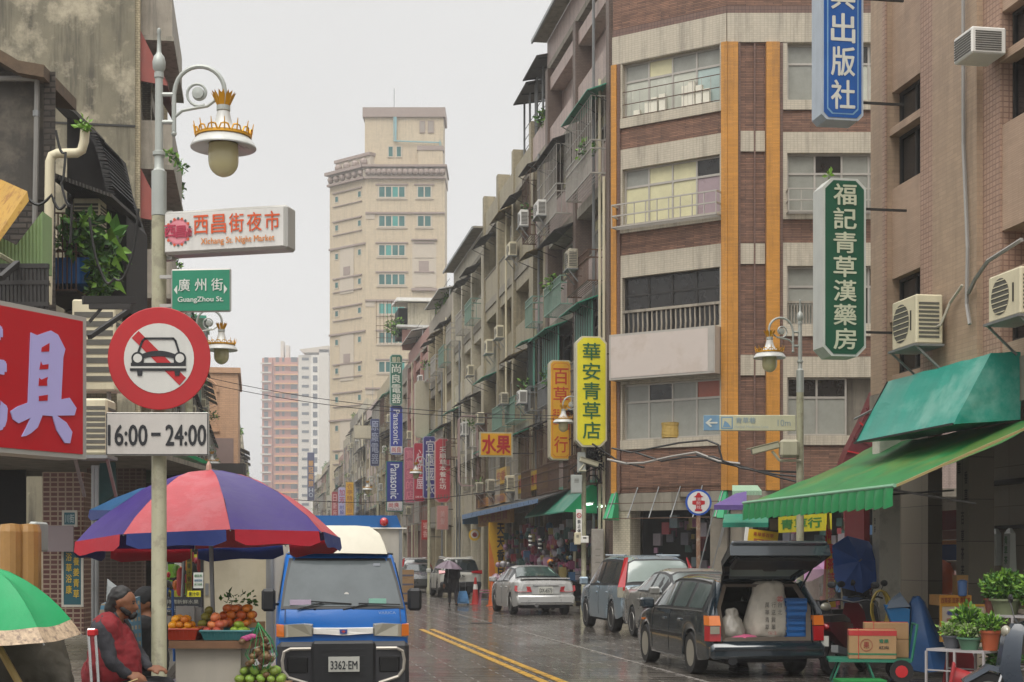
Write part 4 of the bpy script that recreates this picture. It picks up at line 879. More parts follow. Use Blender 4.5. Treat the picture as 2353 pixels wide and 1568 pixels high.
# ================================================================ SIGNS
def octa(x0, x1, z0, z1, k): return [(x0+k, z0), (x1-k, z0), (x1, z0+k), (x1, z1-k), (x1-k, z1), (x0+k, z1), (x0, z1-k), (x0, z0+k)]
scol = {}
def sm(h, **k):
    if h not in scol: scol[h] = mat('sign_paint_'+h, h, .42, var=.1, scale=2.5, streak=.14, **k)
    return scol[h]
def vsign(label, x0, x1, y0, y1, Y, face, cols=(), oc=.12, edge='a8a8a4', th=.28, rz=TH, inner=None, blocks=(), lat=(), name='shop_sign', arm=True, group=None, boldw=.010, bands=()):
    """sign box; cols=[(text, xfrac, zfrac_top, zfrac_bottom, wfrac, colour)] vertical columns; lat=[(text, xf, zf, wf, hf, colour, rot)]"""
    W = (x1-x0)/F*Y; H = (y1-y0)/F*Y; base = at((x0+x1)/2, y1, Y)
    o = thing(name, label, 'sign', base, rz, group); M = WM[o.name]; k = oc*W
    b = MB(M); b.prism(octa(-W/2, W/2, 0, H, k) if oc else [(-W/2, 0), (W/2, 0), (W/2, H), (-W/2, H)], 0, th, sm(edge)); b.build('casing', o)
    b = MB(M); e = .035*W+.012
    def pl(e, y, m, za=0, zb=H):
        b.prism(octa(-W/2+e, W/2-e, za+e, zb-e, k*.95) if oc else [(-W/2+e, za+e), (W/2-e, za+e), (W/2-e, zb-e), (-W/2+e, zb-e)], y, y+.012, m)
    pl(e, -.010, sm(face))
    if inner: pl(e*2.4, -.014, sm(inner)); pl(e*2.9, -.018, sm(face))
    for (za, zb, cc) in bands: b.box(-W/2+e*1.05, W/2-e*1.05, -.016, -.002, H*za, H*zb, sm(cc))
    b.build('face', o)
    if cols or lat:
        b = MB(M)
        for (st, xf, za, zb, wf, cc) in cols:
            ch = (za-zb)*H/len(st)
            for i, q in enumerate(st): b.text(q, (xf-.5)*W, za*H-ch*(i+.5), wf*W, ch*.86, -.024, sm(cc), boldw)
        for (st, xf, zf, wf, hf, cc, rot) in lat:
            if rot:
                b.M = M @ Matrix.Translation(((xf-.5)*W, 0, zf*H)) @ Matrix.Rotation(PI/2, 4, 'Y'); b.text(st, 0, 0, hf*H, wf*W, -.024, sm(cc), boldw); b.M = M
            else: b.text(st, (xf-.5)*W, zf*H, wf*W, hf*H, -.024, sm(cc), boldw)
        b.build('lettering', o)
    if arm:
        b = MB(M)
        for zf in (.15, .85): b.bar((W/2-.02, th/2, H*zf), (W/2+.75, th/2, H*zf), .025, darkm)
        b.build('bracket', o)
    return o
vsign('yellow vertical herb shop sign with green characters by the brick block corner', 1322, 1395, 773, 1027, 43.0, 'cfc520', [('華安青草店', .5, .95, .06, .56, '1d5a30')], th=.3, oc=.2, edge='b9b39a', arm=True)
vsign('orange yellow vertical sign with red characters left of the bright yellow one', 1262, 1314, 828, 1057, 47.0, 'cf9a22', [('百草', .5, .93, .56, .66, 'b8401e'), ('行', .5, .25, .06, .6, 'b8401e')], th=.35, inner='c46a1e', lat=[('種具', .3, .43, .3, .16, 'b8401e', 0), ('雜糧', .72, .4, .34, .2, 'b8401e', 0)], edge='b9b39a')
vsign('square yellow sign with two red characters for fruit in the right hand row', 1101, 1178, 993, 1050, 53.5, 'd29a14', lat=[('水果', .5, .5, .84, .74, 'a81c1c', 0)], oc=0, edge='a8a48c', th=.15, boldw=.03)
vsign('pink red vertical sign with white characters and a toilet pictogram strip', 999, 1035, 1008, 1155, 79, 'a8303c', [('天順草本養生坊', .5, .87, .2, .42, 'd8cfc8')], edge='b48a88', th=.3, oc=.22, bands=[(.06, .11, 'a8303c')], lat=[('▯', .3, .09, .2, .06, '2f5a40', 0), ('▯', .7, .09, .2, .06, '2f5a40', 0)])
vsign('purple vertical sign with large white characters in front of the red ones', 972, 1000, 1003, 1145, 82, '2f2a6e', [('宜園國衣', .58, .96, .04, .72, 'b8b4bc')], edge='8a88a4', th=.3)
vsign('narrow crimson sign with pale characters between pink and purple signs', 950, 976, 1018, 1153, 85, 'a01c34', [('心和屋', .55, .9, .2, .6, 'd2b6bc')], edge='a07a80', th=.3, lat=[('2308-3311', .5, .08, .7, .03, 'd8c8c8', 0)])
vsign('faded pink vertical sign with pale red lettering, leftmost of the red cluster', 928, 955, 1028, 1156, 88, 'a8586c', [('寶寶愛的店', .5, .96, .05, .66, 'c87a86')], edge='a88a90', th=.3)
vsign('green vertical appliance sign with white characters on top of its stack', 896, 924, 815, 932, 101, '16604a', [('尚良電器', .5, .82, .03, .72, 'cfd4c8')], edge='8aa298', th=.3, oc=.16, lat=[('順良', .5, .9, .7, .11, 'cfc7a8', 0)], bands=[(.835, .845, 'b8c4b8')])
vsign('upper blue sign with white sideways lettering above a white strip', 896, 925, 932, 1045, 101.2, '1c3090', oc=.14, edge='8a98b8', th=.3, lat=[('Panasonic', .5, .56, .5, .7, 'ccd0d8', 1), ('尚良', .5, .10, .72, .11, 'b03038', 0)], bands=[(.03, .17, 'c9c4c4')])
vsign('lower larger blue sign with white sideways lettering and phone number strip', 887, 926, 1060, 1176, 93, '1a2a80', oc=0, edge='2a6a58', th=.3, lat=[('Panasonic', .5, .6, .5, .68, 'ccd0d8', 1), ('尚良', .45, .13, .6, .1, 'b03038', 0), ('2306-2311', .5, .045, .8, .04, '7a4a58', 0)], bands=[(.02, .2, 'c4c0c0')])
vsign('dark blue sign with pale brush characters hanging beside a blank white box', 851, 871, 963, 1071, 120, '27305e', [('原廠電器', .5, .97, .03, .8, '98a0b8')], edge='5a6488', th=.3, oc=.1)
vsign('blank cream vertical sign board above the red sign cluster', 953, 985, 875, 1006, 88, 'a8a08c', edge='b0aa98', th=.3, oc=.2)
vsign('blank pale sign box left of the dark blue appliance sign', 813, 852, 978, 1008, 118, 'b5ad98', edge='a89f8a', th=.5, oc=0)
vsign('navy hotel sign with gold characters far down the row', 706, 722, 1040, 1150, 250, '2c3258', [('華冠商旅', .5, .84, .28, .7, 'c08a24'), ('HO', .5, .26, .06, .6, 'a8b0b8')], edge='505880', th=.8, oc=0)
vsign('yellow vertical boutique sign with orange characters far along the row', 794, 812, 1108, 1196, 150, 'cf9c12', [('衣亭精品服飾', .5, .97, .03, .7, 'a0661c')], edge='b0924a', th=.3, oc=0)
vsign('pale lilac vertical sign with red upper and blue lower characters', 777, 793, 1120, 1196, 152, 'a8a4c8', [('加芳', .5, .95, .5, .75, 'a83048'), ('附設卡', .5, .46, .03, .6, '38489a')], edge='a8a4b8', th=.3, oc=.15)
vsign('pale striped vertical sign with small blue characters right of the yellow boutique one', 814, 829, 1103, 1196, 148, 'a6a8b0', [('滿博淨美術社', .5, .96, .04, .6, '40587a')], edge='9a9a98', th=.3, oc=0)
vsign('dull red vertical sign half hidden left of the lilac sign', 762, 776, 1130, 1196, 158, '9a3a40', [('日新所', .5, .92, .1, .6, 'c8a0a0')], edge='9a6a6a', th=.3, oc=.15)
vsign('cream sign with black characters, farthest left of the far sign group', 750, 761, 1138, 1196, 165, 'b0aca0', [('口福', .5, .8, .1, .6, '3a3430')], edge='a09888', th=.3, oc=.15)
vsign('faded pink square sign above the shop doors behind the lamp pole', 1003, 1030, 1162, 1218, 78, 'b07872', [('美髮', .5, .8, .2, .4, 'c09a94')], edge='a89088', th=.12, oc=0)
vsign('small red sign with yellow character under the red cluster', 968, 985, 1195, 1241, 84, 'a82420', [('福香', .5, .9, .1, .6, 'd8a8a0')], edge='a05048', th=.1, oc=0)
vsign('tall blue publisher sign with white brush characters, cut by the top of the photo', 1885, 1986, -70, 276, 23.5, '0b4f98', [('東興出版社', .5, 1.16, .055, .56, 'c8c9c0')], edge='a4aeb8', th=.42, inner='7aa2c0', boldw=.016)
vsign('tall dark green herbal medicine sign with pale brush characters on the pink building', 1888, 1992, 410, 819, 23.3, '0a4a34', [('福記青草漢藥房', .5, .975, .03, .52, 'b8bca4')], edge='b4b6b0', th=.42, oc=.2, boldw=.016)
t = MB(); t.leaves(at(1905, 402, 23.4), (.06, .05, .05), 14, .09, [leafC]); tag(t.build('weed'), 'tiny weed growing on top of the dark green sign', 'plant')
# empty sign frame
t = thing('sign_frame', 'empty rusted octagonal sign frame left of the square yellow sign', 'sign frame', at(1076, 1116, 69), TH); M = WM[t.name]; W, H = 43/F*69, 160/F*69
b = MB(M); fr_ = mat('faded_pink_frame', '9a8480', .6, var=.2)
for y in (0, .35):
    o8 = octa(-W/2, W/2, 0, H, .18*W); b.tube([(a, y, z) for a, z in o8]+[(o8[0][0], y, o8[0][1])], .04, fr_, 4)
for a, z in octa(-W/2, W/2, 0, H, .18*W): b.bar((a, 0, z), (a, .35, z), .02, fr_)
b.bar((-.1, .15, .1), (-.1, .15, H-.1), .03, white); b.bar((.2, .15, .3), (.2, .15, H*.8), .03, white); b.bar((-W/2, .1, .35), (W/2, .1, .35), .02, fr_); b.build('frame', t)
# round shop sign and fascia boards
t = thing('round_shop_sign', 'small round yellow and white shop sign hanging over the doorway by the fascia', 'sign', at(1090, 1243, 63), TH); M = WM[t.name]
b = MB(M); b.M = M @ Matrix.Rotation(PI/2, 4, 'X'); b.lathe([(.0, -.08), (.24, -.08), (.24, .0), (0, 0)], sm('c8a018'), 24, 0, .24); b.M = M; b.build('disc', t)
b = MB(M); b.disc((0, -.006, .27), .17, sm('c4bcb0'), 20); b.disc((0, -.012, .25), .1, sm('7a3038'), 16); b.build('face', t)
def fascia(label, xa, xb, v, y0, y1, m, st, tc_, name='shop_fascia', th=.15, hf=.6):
    u1, u0 = uv(xb, v), uv(xa, v); M = FR(S(v, u0), TH-PI/2); W = u0-u1; Y = Yv((xa+xb)/2, v); z0, z1 = zz(y1, Y), zz(y0, Y)
    o = thing(name, label, 'sign', M @ Vector((W/2, 0, z0)), TH-PI/2)
    b = MB(M); b.box(0, W, 0, th, z0, z1, m); b.build('board', o)
    b = MB(M); b.text(st, W/2, (z0+z1)/2, W*.86, (z1-z0)*hf, -.006, tc_, .03); b.build('lettering', o)
    return o
fascia('long yellow shop fascia with red lettering right of the blue striped awning', 1188, 1248, 9.6, 1085, 1128, sm('b89a2c'), '華香百草青草行', sm('9a3a3a'))
fascia('orange shop fascia under the blue striped awning with worn lettering', 1098, 1172, 9.3, 1165, 1206, sm('b8863a'), '天天香百貨', sm('a8502c'))
fascia('small upper orange board tucked behind the blue striped awning', 1097, 1165, 9.5, 1140, 1160, sm('b07c38'), '天天香', sm('8a5a58'))
fascia('small yellow box sign high on the wall above the yellow fascia', 1140, 1162, 9.5, 1076, 1112, sm('c09a2c'), '安香', sm('9a4a2c'))
fascia('yellow shop board with green lettering behind the far lamp pole under the awning', 1788, 1896, 12.5, 1184, 1222, sm('c9bc22'), '青草行', sm('2c7a34'))
# tall yellow column banner 天天
t = thing('column_banner', 'yellow and orange column banner with black characters beside the toy shop', 'banner', S(9.0, uv(1138, 9.0)), TH); M = WM[t.name]
b = MB(M); b.box(-.25, .35, 0, .2, 0, 3.0, sm('c89a1c')); b.build('panel', t)
b = MB(M); b.prism([(-.25, 0), (.1, 0), (-.05, 1.5), (-.25, 2.4)], -.006, 0, sm('c8702c')); 
for i, q in enumerate('天天香百貨'): b.text(q, .2, 2.75-.5*i, .27, .42, -.012, sm('26221e'), .04)
b.build('lettering', t)
# ================================================================ SIGNS ON THE LEFT LAMP POLE
PX, PY = at(365, 0, 13.25).x, 13.25
lightgrey = mat('sign_back_grey', 'a8a6a0', .4, .3, var=.06)
t = thing('night_market_sign', 'white light box sign for the night market with orange characters on the pole', 'sign', at(515, 580, 13.05), math.radians(-15)); 
Lb = at(375, 588, 13.2); Mn = FR((Lb.x, Lb.y, 0), math.atan2(12.92-13.2, at(652, 0, 12.92).x-Lb.x)); WM[t.name] = FR(t.location, t.rotation_euler.z)
NW = 1.15; z0, z1 = 4.235, 4.61
b = MB(Mn); b.rbox(0, NW, 0, .2, z0, z1, .02, lightgrey); b.build('casing', t)
b = MB(Mn); b.box(.02, NW-.03, -.006, 0, z0+.025, z1-.025, sm('c9c7c2')); b.build('face', t)
b = MB(Mn); og1, og2, pk1 = sm('c85020'), sm('d07a1a'), sm('c84a6a')
for i, q in enumerate('西昌街夜市'): b.text(q, .36+.165*i, z0+.24, .135, .16, -.014, og1, .012)
b.text('Xichang St. Night Market', .70, z0+.088, .68, .07, -.014, og2, .01)
b.disc((.145, -.008, z0+.19), .115, sm('c8707c'), 28); b.disc((.145, -.0095, z0+.19), .098, sm('d2848e'), 28)
for i in range(20): a = 2*PI*i/20; b.disc((.145+.116*math.cos(a), -.012, z0+.19+.116*math.sin(a)), .012, sm('4a5a58') if i % 2 else og1, 8)
b.text('西', .07, z0+.2, .1, .1, -.016, sm('a8304a'), .03); b.text('昌', .175, z0+.19, .1, .1, -.016, sm('a8304a'), .03); b.text('街', .255, z0+.18, .05, .07, -.016, sm('a8304a'), .02)
b.build('lettering', t)
b = MB(Mn); b.box(-.1, .05, .06, .14, z0-.03, z0, lightgrey); b.box(-.1, .05, .06, .14, z1, z1+.02, lightgrey); b.build('bracket', t)
t = thing('street_name_sign', 'green street name plate with white characters and arrows on the pole', 'sign', at(461, 718, 13.1), math.radians(-5)); M = WM[t.name]; W = .53; H = .375
sg = sm('1d7a5c'); sw = sm('c8ccc4')
b = MB(M); b.rbox(-W/2, W/2, 0, .02, 0, H, .012, lightgrey); b.build('plate', t)
b = MB(M); b.box(-W/2+.015, W/2-.012, -.005, 0, .013, H-.013, sg); b.build('face', t)
b = MB(M)
for i, q in enumerate('廣州街'): b.text(q, -.145+.145*i, .235, .1, .105, -.01, sw, .01)
b.text('GuangZhou St.', 0, .105, .4, .055, -.01, sw, .02)
for s_ in (-1, 1): b.add([(s_*.205, -.01, .235), (s_*.205, -.01, .155), (s_*.235, -.01, .195)], [(0, 1, 2)] if s_ < 0 else [(0, 2, 1)], sw)
b.build('lettering', t)
b = MB(M); b.box(-.37, -W/2+.03, .02, .05, .05, .08, lightgrey); b.box(-.37, -W/2+.03, .02, .05, .3, .33, lightgrey); b.build('bracket', t)
# no car sign
t = thing('no_car_sign', 'round red no car sign with black car pictogram on the lamp pole', 'road sign', at(365, 942, 13.1), 0); M = WM[t.name]; Rr = .442
b = MB(M @ Matrix.Translation((0, 0, Rr)) @ Matrix.Rotation(PI/2, 4, 'X')); b.lathe([(0, -.02), (Rr-.008, -.02), (Rr, -.012), (Rr, -.002), (Rr-.006, 0), (0, 0)], sm('a81a20'), 48); b.build('disc', t)
U = Rr/325; rd, wt_, bk = sm('a81a20'), sm('c2c2bc'), sm('1e2024')
def pv(px, py): return ((px-998)*U, Rr+(845-py)*U)
b = MB(M); b.disc((0, -.004, Rr), .682*Rr, wt_, 40); b.build('face', t)
b = MB(M)
def poly(ps, m, y): b.prism([pv(*q) for q in ps], y, y+.002, m)
poly([(826, 716), (870, 672), (1170, 968), (1128, 1016)][::-1], rd, -.008)
def stroke(ps, wd, m, y):
    for (a, e) in zip(ps[:-1], ps[1:]):
        d = Vector((e[0]-a[0], e[1]-a[1])); n_ = Vector((-d.y, d.x)); n_.normalize(); n_ *= wd/2; dd = d.normalized()*wd*.2
        poly([(a[0]-dd.x+n_.x, a[1]-dd.y+n_.y), (e[0]+dd.x+n_.x, e[1]+dd.y+n_.y), (e[0]+dd.x-n_.x, e[1]+dd.y-n_.y), (a[0]-dd.x-n_.x, a[1]-dd.y-n_.y)], m, y)
stroke([(868, 808), (893, 738), (910, 720), (1090, 720), (1104, 736), (1124, 804)], 13, bk, -.012)
for i in range(12):
    x0_, x1_ = 880+230*i/12, 880+230*(i+1)/12; f = lambda x: 797+26*((x-995)/115)**2; g_ = lambda x: 832+20*((x-995)/115)**2
    poly([(x0_, f(x0_)), (x1_, f(x1_)), (x1_, g_(x1_)), (x0_, g_(x0_))][::-1], bk, -.0125)
for cx_ in (865, 1131):
    b.disc((pv(cx_, 845)[0], -.013, pv(cx_, 845)[1]), 40*U, bk, 20); poly([(cx_-38, 845), (cx_+38, 845), (cx_+38, 893), (cx_-38, 893)][::-1], bk, -.0122); b.disc((pv(cx_, 845)[0], -.015, pv(cx_, 845)[1]), 28*U, wt_, 20)
poly([(822, 874), (1168, 874), (1168, 895), (822, 895)][::-1], bk, -.0135); poly([(816, 897), (1171, 897), (1171, 908), (816, 908)][::-1], wt_, -.0138); poly([(816, 909), (1171, 909), (1171, 924), (816, 924)][::-1], bk, -.0135)
for a_ in (878, 1115): poly([(a_-18, 922), (a_+18, 922), (a_+14, 956), (a_-14, 956)][::-1], bk, -.0132)
b.build('pictogram', t)
t = thing('time_plate', 'pale rectangular plate with black border reading hours under the no car sign', 'road sign', at(361, 1048, 13.1), 0); M = WM[t.name]; W, H = .89, .375
b = MB(M); b.rbox(-W/2, W/2, 0, .02, 0, H, .012, lightgrey); b.build('plate', t)
b = MB(M); b.box(-W/2+.008, W/2-.008, -.003, .0, .008, H-.008, bk); b.box(-W/2+.015, W/2-.015, -.005, -.003, .015, H-.015, sm('b8b4ae')); b.build('face', t)
b = MB(M)
for st, xa_, xb_ in (('16:00', -.42, -.085), ('24:00', .075, .42)): b.text(st, (xa_+xb_)/2, H/2-.01, xb_-xa_, .175, -.01, bk, .02)
b.box(-.05, .03, -.012, -.008, H/2-.015, H/2+.012, bk); b.build('lettering', t)
# ================================================================ STREET LAMPS
lampw = mat('lamp_white_enamel', 'b9bab6', .3, var=.05, streak=.1, coat=.2); lampg = mat('lamp_grey_paint', '9fa39e', .4, .2, var=.08, streak=.1); gold = mat('gold_paint', 'c08a14', .35, .35, var=.12); globe_m = mat('frosted_globe', 'b8ae84', .25, var=.05, spec=.6); poleY = mat('weathered_cream_pole', '9b987f', .5, var=.15, streak=.35, stain=('6a6456', .5, 7))
def lamp(label, loc, rz, group='crowned street lamps along both kerbs'):
    o = thing('street_lamp', label, 'street lamp', loc, rz, group); M = WM[o.name]
    b = MB(M); b.lathe([(.10, 0), (.10, .25), (.068, .3), (.064, 4.58)], poleY, 14)
    b.build('pole', o, smooth=True)
    b = MB(M); b.lathe([(.066, 4.585), (.066, 4.97), (.05, 4.98), (.04, 5.0), (.04, 5.1), (.055, 5.11), (.055, 5.14), (.036, 5.15), (.034, 5.78), (.042, 5.785), (.042, 5.83), (.034, 5.835)], lampg, 14)
    b.lathe([(.034, 5.836), (.055, 5.87), (.058, 5.92), (.045, 5.97), (.028, 5.99), (.02, 6.01), (.014, 6.17), (.02, 6.18), (.016, 6.21), (.004, 6.22)], lampg, 14)
    b.build('post_top', o, smooth=True)
    ML = M @ Matrix.Translation((0, 0, .04))
    b = MB(ML)
    for z in (5.36, 5.6): b.bar((.0, 0, z), (.13, 0, z), .02, lampg, 8)
    b.tube([(.13, 0, 5.28), (.13, 0, 5.62)], .02, lampg, 8); b.ball((.13, 0, 5.26), .025, lampg, 8, 5)
    pts = [(.13, 0, 5.6)]
    for i in range(13): a = math.radians(165-165*i/12); pts.append((.355+.215*math.cos(a), 0, 5.63+.215*math.sin(a)))
    pts += [(.565, 0, 5.55), (.56, 0, 5.52)]
    b.tube(pts, .02, lampg, 8)
    sp = [(.13, 0, 5.4), (.2, 0, 5.46), (.3, 0, 5.48), (.42, 0, 5.5), (.5, 0, 5.56)]; b.tube(sp, .014, lampg, 6)
    q = []
    for i in range(22): a = math.radians(-60-i*22); r_ = .115-.0035*i; q.append((.34+r_*math.cos(a), 0, 5.61+r_*math.sin(a)))
    b.tube(q, .013, lampg, 6); b.M = ML @ Matrix.Translation((.34, 0, 5.61)) @ Matrix.Rotation(PI/2, 4, 'X'); b.lathe([(.0, -.03), (.05, -.025), (.055, 0), (.05, .025), (0, .03)], lampg, 12); b.M = ML
    b.build('scroll_bracket', o, smooth=True)
    X = .56
    b = MB(ML); b.lathe([(.055, 5.45), (.06, 5.42), (.065, 5.4), (.075, 5.36), (.1, 5.31), (.14, 5.27), (.19, 5.24), (.23, 5.22), (.27, 5.17), (.285, 5.14), (.282, 5.13), (.26, 5.135), (.13, 5.17)], lampw, 32, X, caps=False); b.build('lamp_shade', o, smooth=True)
    b = MB(ML); b.lathe([(.052, 5.45), (.06, 5.46), (.06, 5.5), (.05, 5.505)], lampg, 16, X)
    for i in range(8):
        a = 2*PI*i/8; d = .24
        P_ = lambda r, z, w_: (X+r*math.cos(a+w_), r*math.sin(a+w_), z)
        b.add([P_(.055, 5.5, -.33), P_(.055, 5.5, .33), P_(.085, 5.58, .34), P_(.11, 5.62, .2), P_(.09, 5.595, 0), P_(.11, 5.62, -.2), P_(.085, 5.58, -.34)], [(0, 1, 2, 3, 4, 5, 6)], gold)
        b.add([P_(.05, 5.5, -.33), P_(.05, 5.5, .33), P_(.08, 5.58, .34), P_(.105, 5.62, .2), P_(.085, 5.595, 0), P_(.105, 5.62, -.2), P_(.08, 5.58, -.34)], [(6, 5, 4, 3, 2, 1, 0)], gold)
    b.lathe([(.235, 5.222), (.243, 5.225), (.24, 5.25), (.232, 5.25)], gold, 28, X)
    for i in range(14):
        a = 2*PI*i/14; r_ = .243
        P_ = lambda r, z, w_: (X+r*math.cos(a+w_), r*math.sin(a+w_), z)
        b.tube([P_(.238, 5.24, -.2), P_(.242, 5.285, -.12), P_(.25, 5.29, 0), P_(.242, 5.285, .12), P_(.238, 5.24, .2)], .008, gold, 4)
        b.tube([P_(.245, 5.25, 0), P_(.262, 5.34, 0)], .009, gold, 4, .004)
    b.build('gold_crown', o)
    b = MB(ML); prof = [(.02, 4.885)]+[(.13*math.sin(math.radians(a)), 5.02-.135*math.cos(math.radians(a))) for a in (15, 30, 45, 60, 75, 90)]+[(.13, 5.1), (.125, 5.165)]
    b.lathe(prof, globe_m, 24, X); b.build('globe', o, smooth=True)
    return o
ZS = (6.21+.3)/6.51   # kept at 6.5 m
l0 = lamp('nearest crowned street lamp carrying the round no car sign', (PX, PY, 0), TH*0)
for lb, px, Y, rz, dz in (('crowned street lamp right behind the no car sign', 434, 29, TH, 1.08), ('crowned street lamp seen right of the time plate above the striped umbrella', 452, 62, TH, 1.06),
                      ('crowned street lamp carrying the direction board in front of the brick block', 1838, 26, PI+TH, .97), ('crowned street lamp with boxes and a camera in front of the toy shop', 1341, 43.5, PI+TH, 1.06),
                      ('crowned street lamp standing behind the umbrella carrier and white car', 985, 71, PI+TH, 1.08), ('crowned street lamp far off right of the small blue striped sign', 868, 90, PI+TH, 1.1)):
    p = at(px, 0, Y); n_ = copy_tree(l0, Vector((p.x, p.y, 0)), rz, lb); n_.scale = (dz, dz, dz)
# direction board
t = thing('direction_board', 'pale direction board with blue left arrow end and distance on the lamp pole', 'sign', at(1722, 990, 26), 0); M = WM[t.name]; s_ = 26/F; W = 212*s_; H = 36*s_
b = MB(M); b.rbox(-W/2, W/2, 0, .05, 0, H, .01, sm('b8b498')); b.build('plate', t)
b = MB(M); b.box(-W/2, -W/2+.27, -.006, 0, 0.004, H-.004, sm('6a8ca8')); b.prism([(-W/2+.30, .03), (-W/2+.5, .03), (-W/2+.5, H-.03), (-W/2+.30, H-.03)], -.004, 0, sm('6a8ca8')); b.prism([(-W/2+.32, .05), (-W/2+.48, .05), (-W/2+.48, H-.05), (-W/2+.32, H-.05)], -.006, -.004, sm('b8b498')); b.prism([(-W/2+.33, .06), (-W/2+.47, .06), (-W/2+.42, .13), (-W/2+.36, .17)], -.008, -.006, sm('6a8ca8')); b.build('face', t)
b = MB(M); b.text('←', -W/2+.135, H/2, .19, .14, -.012, sm('c8c8c0'), .03); b.text('青草巷', -W/2+.72, H*.66, .34, .1, -.008, sm('8a9aa4'), .01); b.text('Herbal Medicine Lane', -W/2+.82, H*.25, .58, .05, -.008, sm('98a2a4'), .005); b.text('10m', W/2-.2, H/2, .22, .11, -.008, sm('88949a'), .0); b.build('lettering', t)
# CCTV cameras and boxes
cct = mat('camera_beige_housing', 'a8a38c', .45, var=.08, streak=.15)
def cctv(label, px, py, Y, k, rz, tilt, size=1.0, mot=False):
    o = thing('security_camera', label, 'camera', at(px, py, Y), rz); M = WM[o.name]
    Mt = M @ Matrix.Rotation(tilt, 4, 'Y')
    b = MB(Mt); b.rbox(-.32*size, .25*size, -.07*size, .07*size, -.06*size, .07*size, .015, cct); b.box(-.40*size, .25*size, -.085*size, .085*size, .072*size, .085*size, cct); b.build('housing', o)
    b = MB(Mt); b.box(-.325*size, -.32*size, -.05*size, .05*size, -.045*size, .05*size, glassd); b.build('lens', o)
    b = MB(M)
    if mot: b.rbox(.25*size, .62*size, -.12, .12, -.16, .14, .04, cct)
    b.bar((.1*size, 0, -.06*size), (.25*size, 0, -.25*size), .03*size, cct, 6); b.bar((.25*size, 0, -.25*size), (k, 0, -.25*size), .03*size, cct, 6); b.build('mount', o)
    return o
cctv('large beige security camera with motor box on the pole under the direction board', 1762, 1030, 25.9, .58, 0, math.radians(-14), .85, True)
cctv('white bullet security camera on the pole below the yellow herb sign', 1350, 1062, 43.2, .05, PI+.25, math.radians(-16), 1.0)
def ubox(label, px0, px1, py0, py1, Y, m, name='utility_box', d=.25):
    a, e = at(px0, py1, Y), at(px1, py0, Y); t = thing(name, label, 'utility box', ((a.x+e.x)/2, Y, a.z)); b = MB(); b.rbox(a.x, e.x, Y-d/2, Y+d/2, a.z, e.z, .012, m); b.build('casing', t)
    b = MB(); w_ = e.x-a.x
    b.box(a.x+w_*.08, e.x-w_*.08, Y-d/2-.008, Y-d/2-.001, a.z+(e.z-a.z)*.06, e.z-(e.z-a.z)*.06, m)
    for k in range(3): z = a.z+(e.z-a.z)*(.75-.08*k); b.box(a.x+w_*.3, e.x-w_*.3, Y-d/2-.012, Y-d/2-.008, z, z+.015, vent)
    b.build('door', t)
    return t
ubox('pale grey utility box fixed to the pole in front of the toy shop, highest one', 1311, 1337, 1092, 1134, 43.2, lampg); ubox('small yellow cream box low on the pole in front of the toy shop', 1319, 1334, 1224, 1252, 43.2, cream)
ubox('small white box strapped round the pole in front of the toy shop', 1333, 1352, 1232, 1248, 43.2, white); ubox('grey box at the top of the crowded pole below the yellow sign', 1326, 1345, 1040, 1086, 43.3, lampg)
ubox('tall grey cabinet with paper stickers behind the lamp pole by the silver sedan', 1358, 1386, 1216, 1404, 43.6, mat('cabinet_grey', '8c867e', .5, var=.06, stain=('a8a49a', .4, 5)), 'cable_cabinet', .5)
t = thing('parking_plate', 'narrow white plate with a red circle mark strapped on the toy shop pole', 'road sign', at(1330, 1248, 43.1)); M = WM[t.name]; b = MB(M); b.rbox(-.085, .085, 0, .02, 0, .95, .008, white); b.build('plate', t)
b = MB(M); b.arc_tube((0, -.008, .78), .06, 0, 360, .012, redp, 18, 4); b.bar((-.04, -.008, .82), (.04, -.008, .74), .008, redp); [b.text(q, 0, .6-.13*i, .09, .1, -.006, bk, .02) for i, q in enumerate('禁止停車')]; b.build('lettering', t)
# hydrant sign
t = thing('hydrant_sign', 'round blue rimmed white sign with a red hydrant on a rusty post', 'road sign', at(1604, 1410, 41) if False else at(1604, 1416, 38.5), 0); t.location.z = .12; WM[t.name] = FR(t.location); M = WM[t.name]; s_ = 38.5/F
cz = zz(1155, 38.5)-.12; Rr = 30*s_
b = MB(M @ Matrix.Translation((0, -.06, cz)) @ Matrix.Rotation(PI/2, 4, 'X')); b.lathe([(0, -.02), (Rr, -.02), (Rr, 0), (0, 0)], sm('1a4aa0'), 36); b.build('disc', t)
b = MB(M); b.disc((0, -.065, cz), Rr*.85, sm('c8c6c4'), 32); b.build('face', t)
b = MB(M); h = lambda x, z: (x*Rr, cz+z*Rr); b.prism([h(*q) for q in ((-.28, -.68), (.28, -.68), (.28, -.52), (.2, -.52), (.2, -.2), (.48, -.15), (.48, .12), (.2, .15), (.2, .38), (.38, .42), (.2, .52), (.08, .74), (-.08, .74), (-.2, .52), (-.38, .42), (-.2, .38), (-.2, .15), (-.48, .12), (-.48, -.15), (-.2, -.2), (-.2, -.52), (-.28, -.52))], -.07, -.066, sm('a81c24'))
for i, q in enumerate('消防栓'): b.text(q, 0, cz+Rr*(.24-.3*i), Rr*.3, Rr*.26, -.074, sm('c8a0a0'), .02)
b.build('lettering', t)
b = MB(M); b.bar((0, 0, 0), (0, 0, cz+Rr*.5), .055, mat('rusty_post', '7a5c48', .7, var=.25, stain=('9a9488', .6, 8)), 8); b.build('post', t)
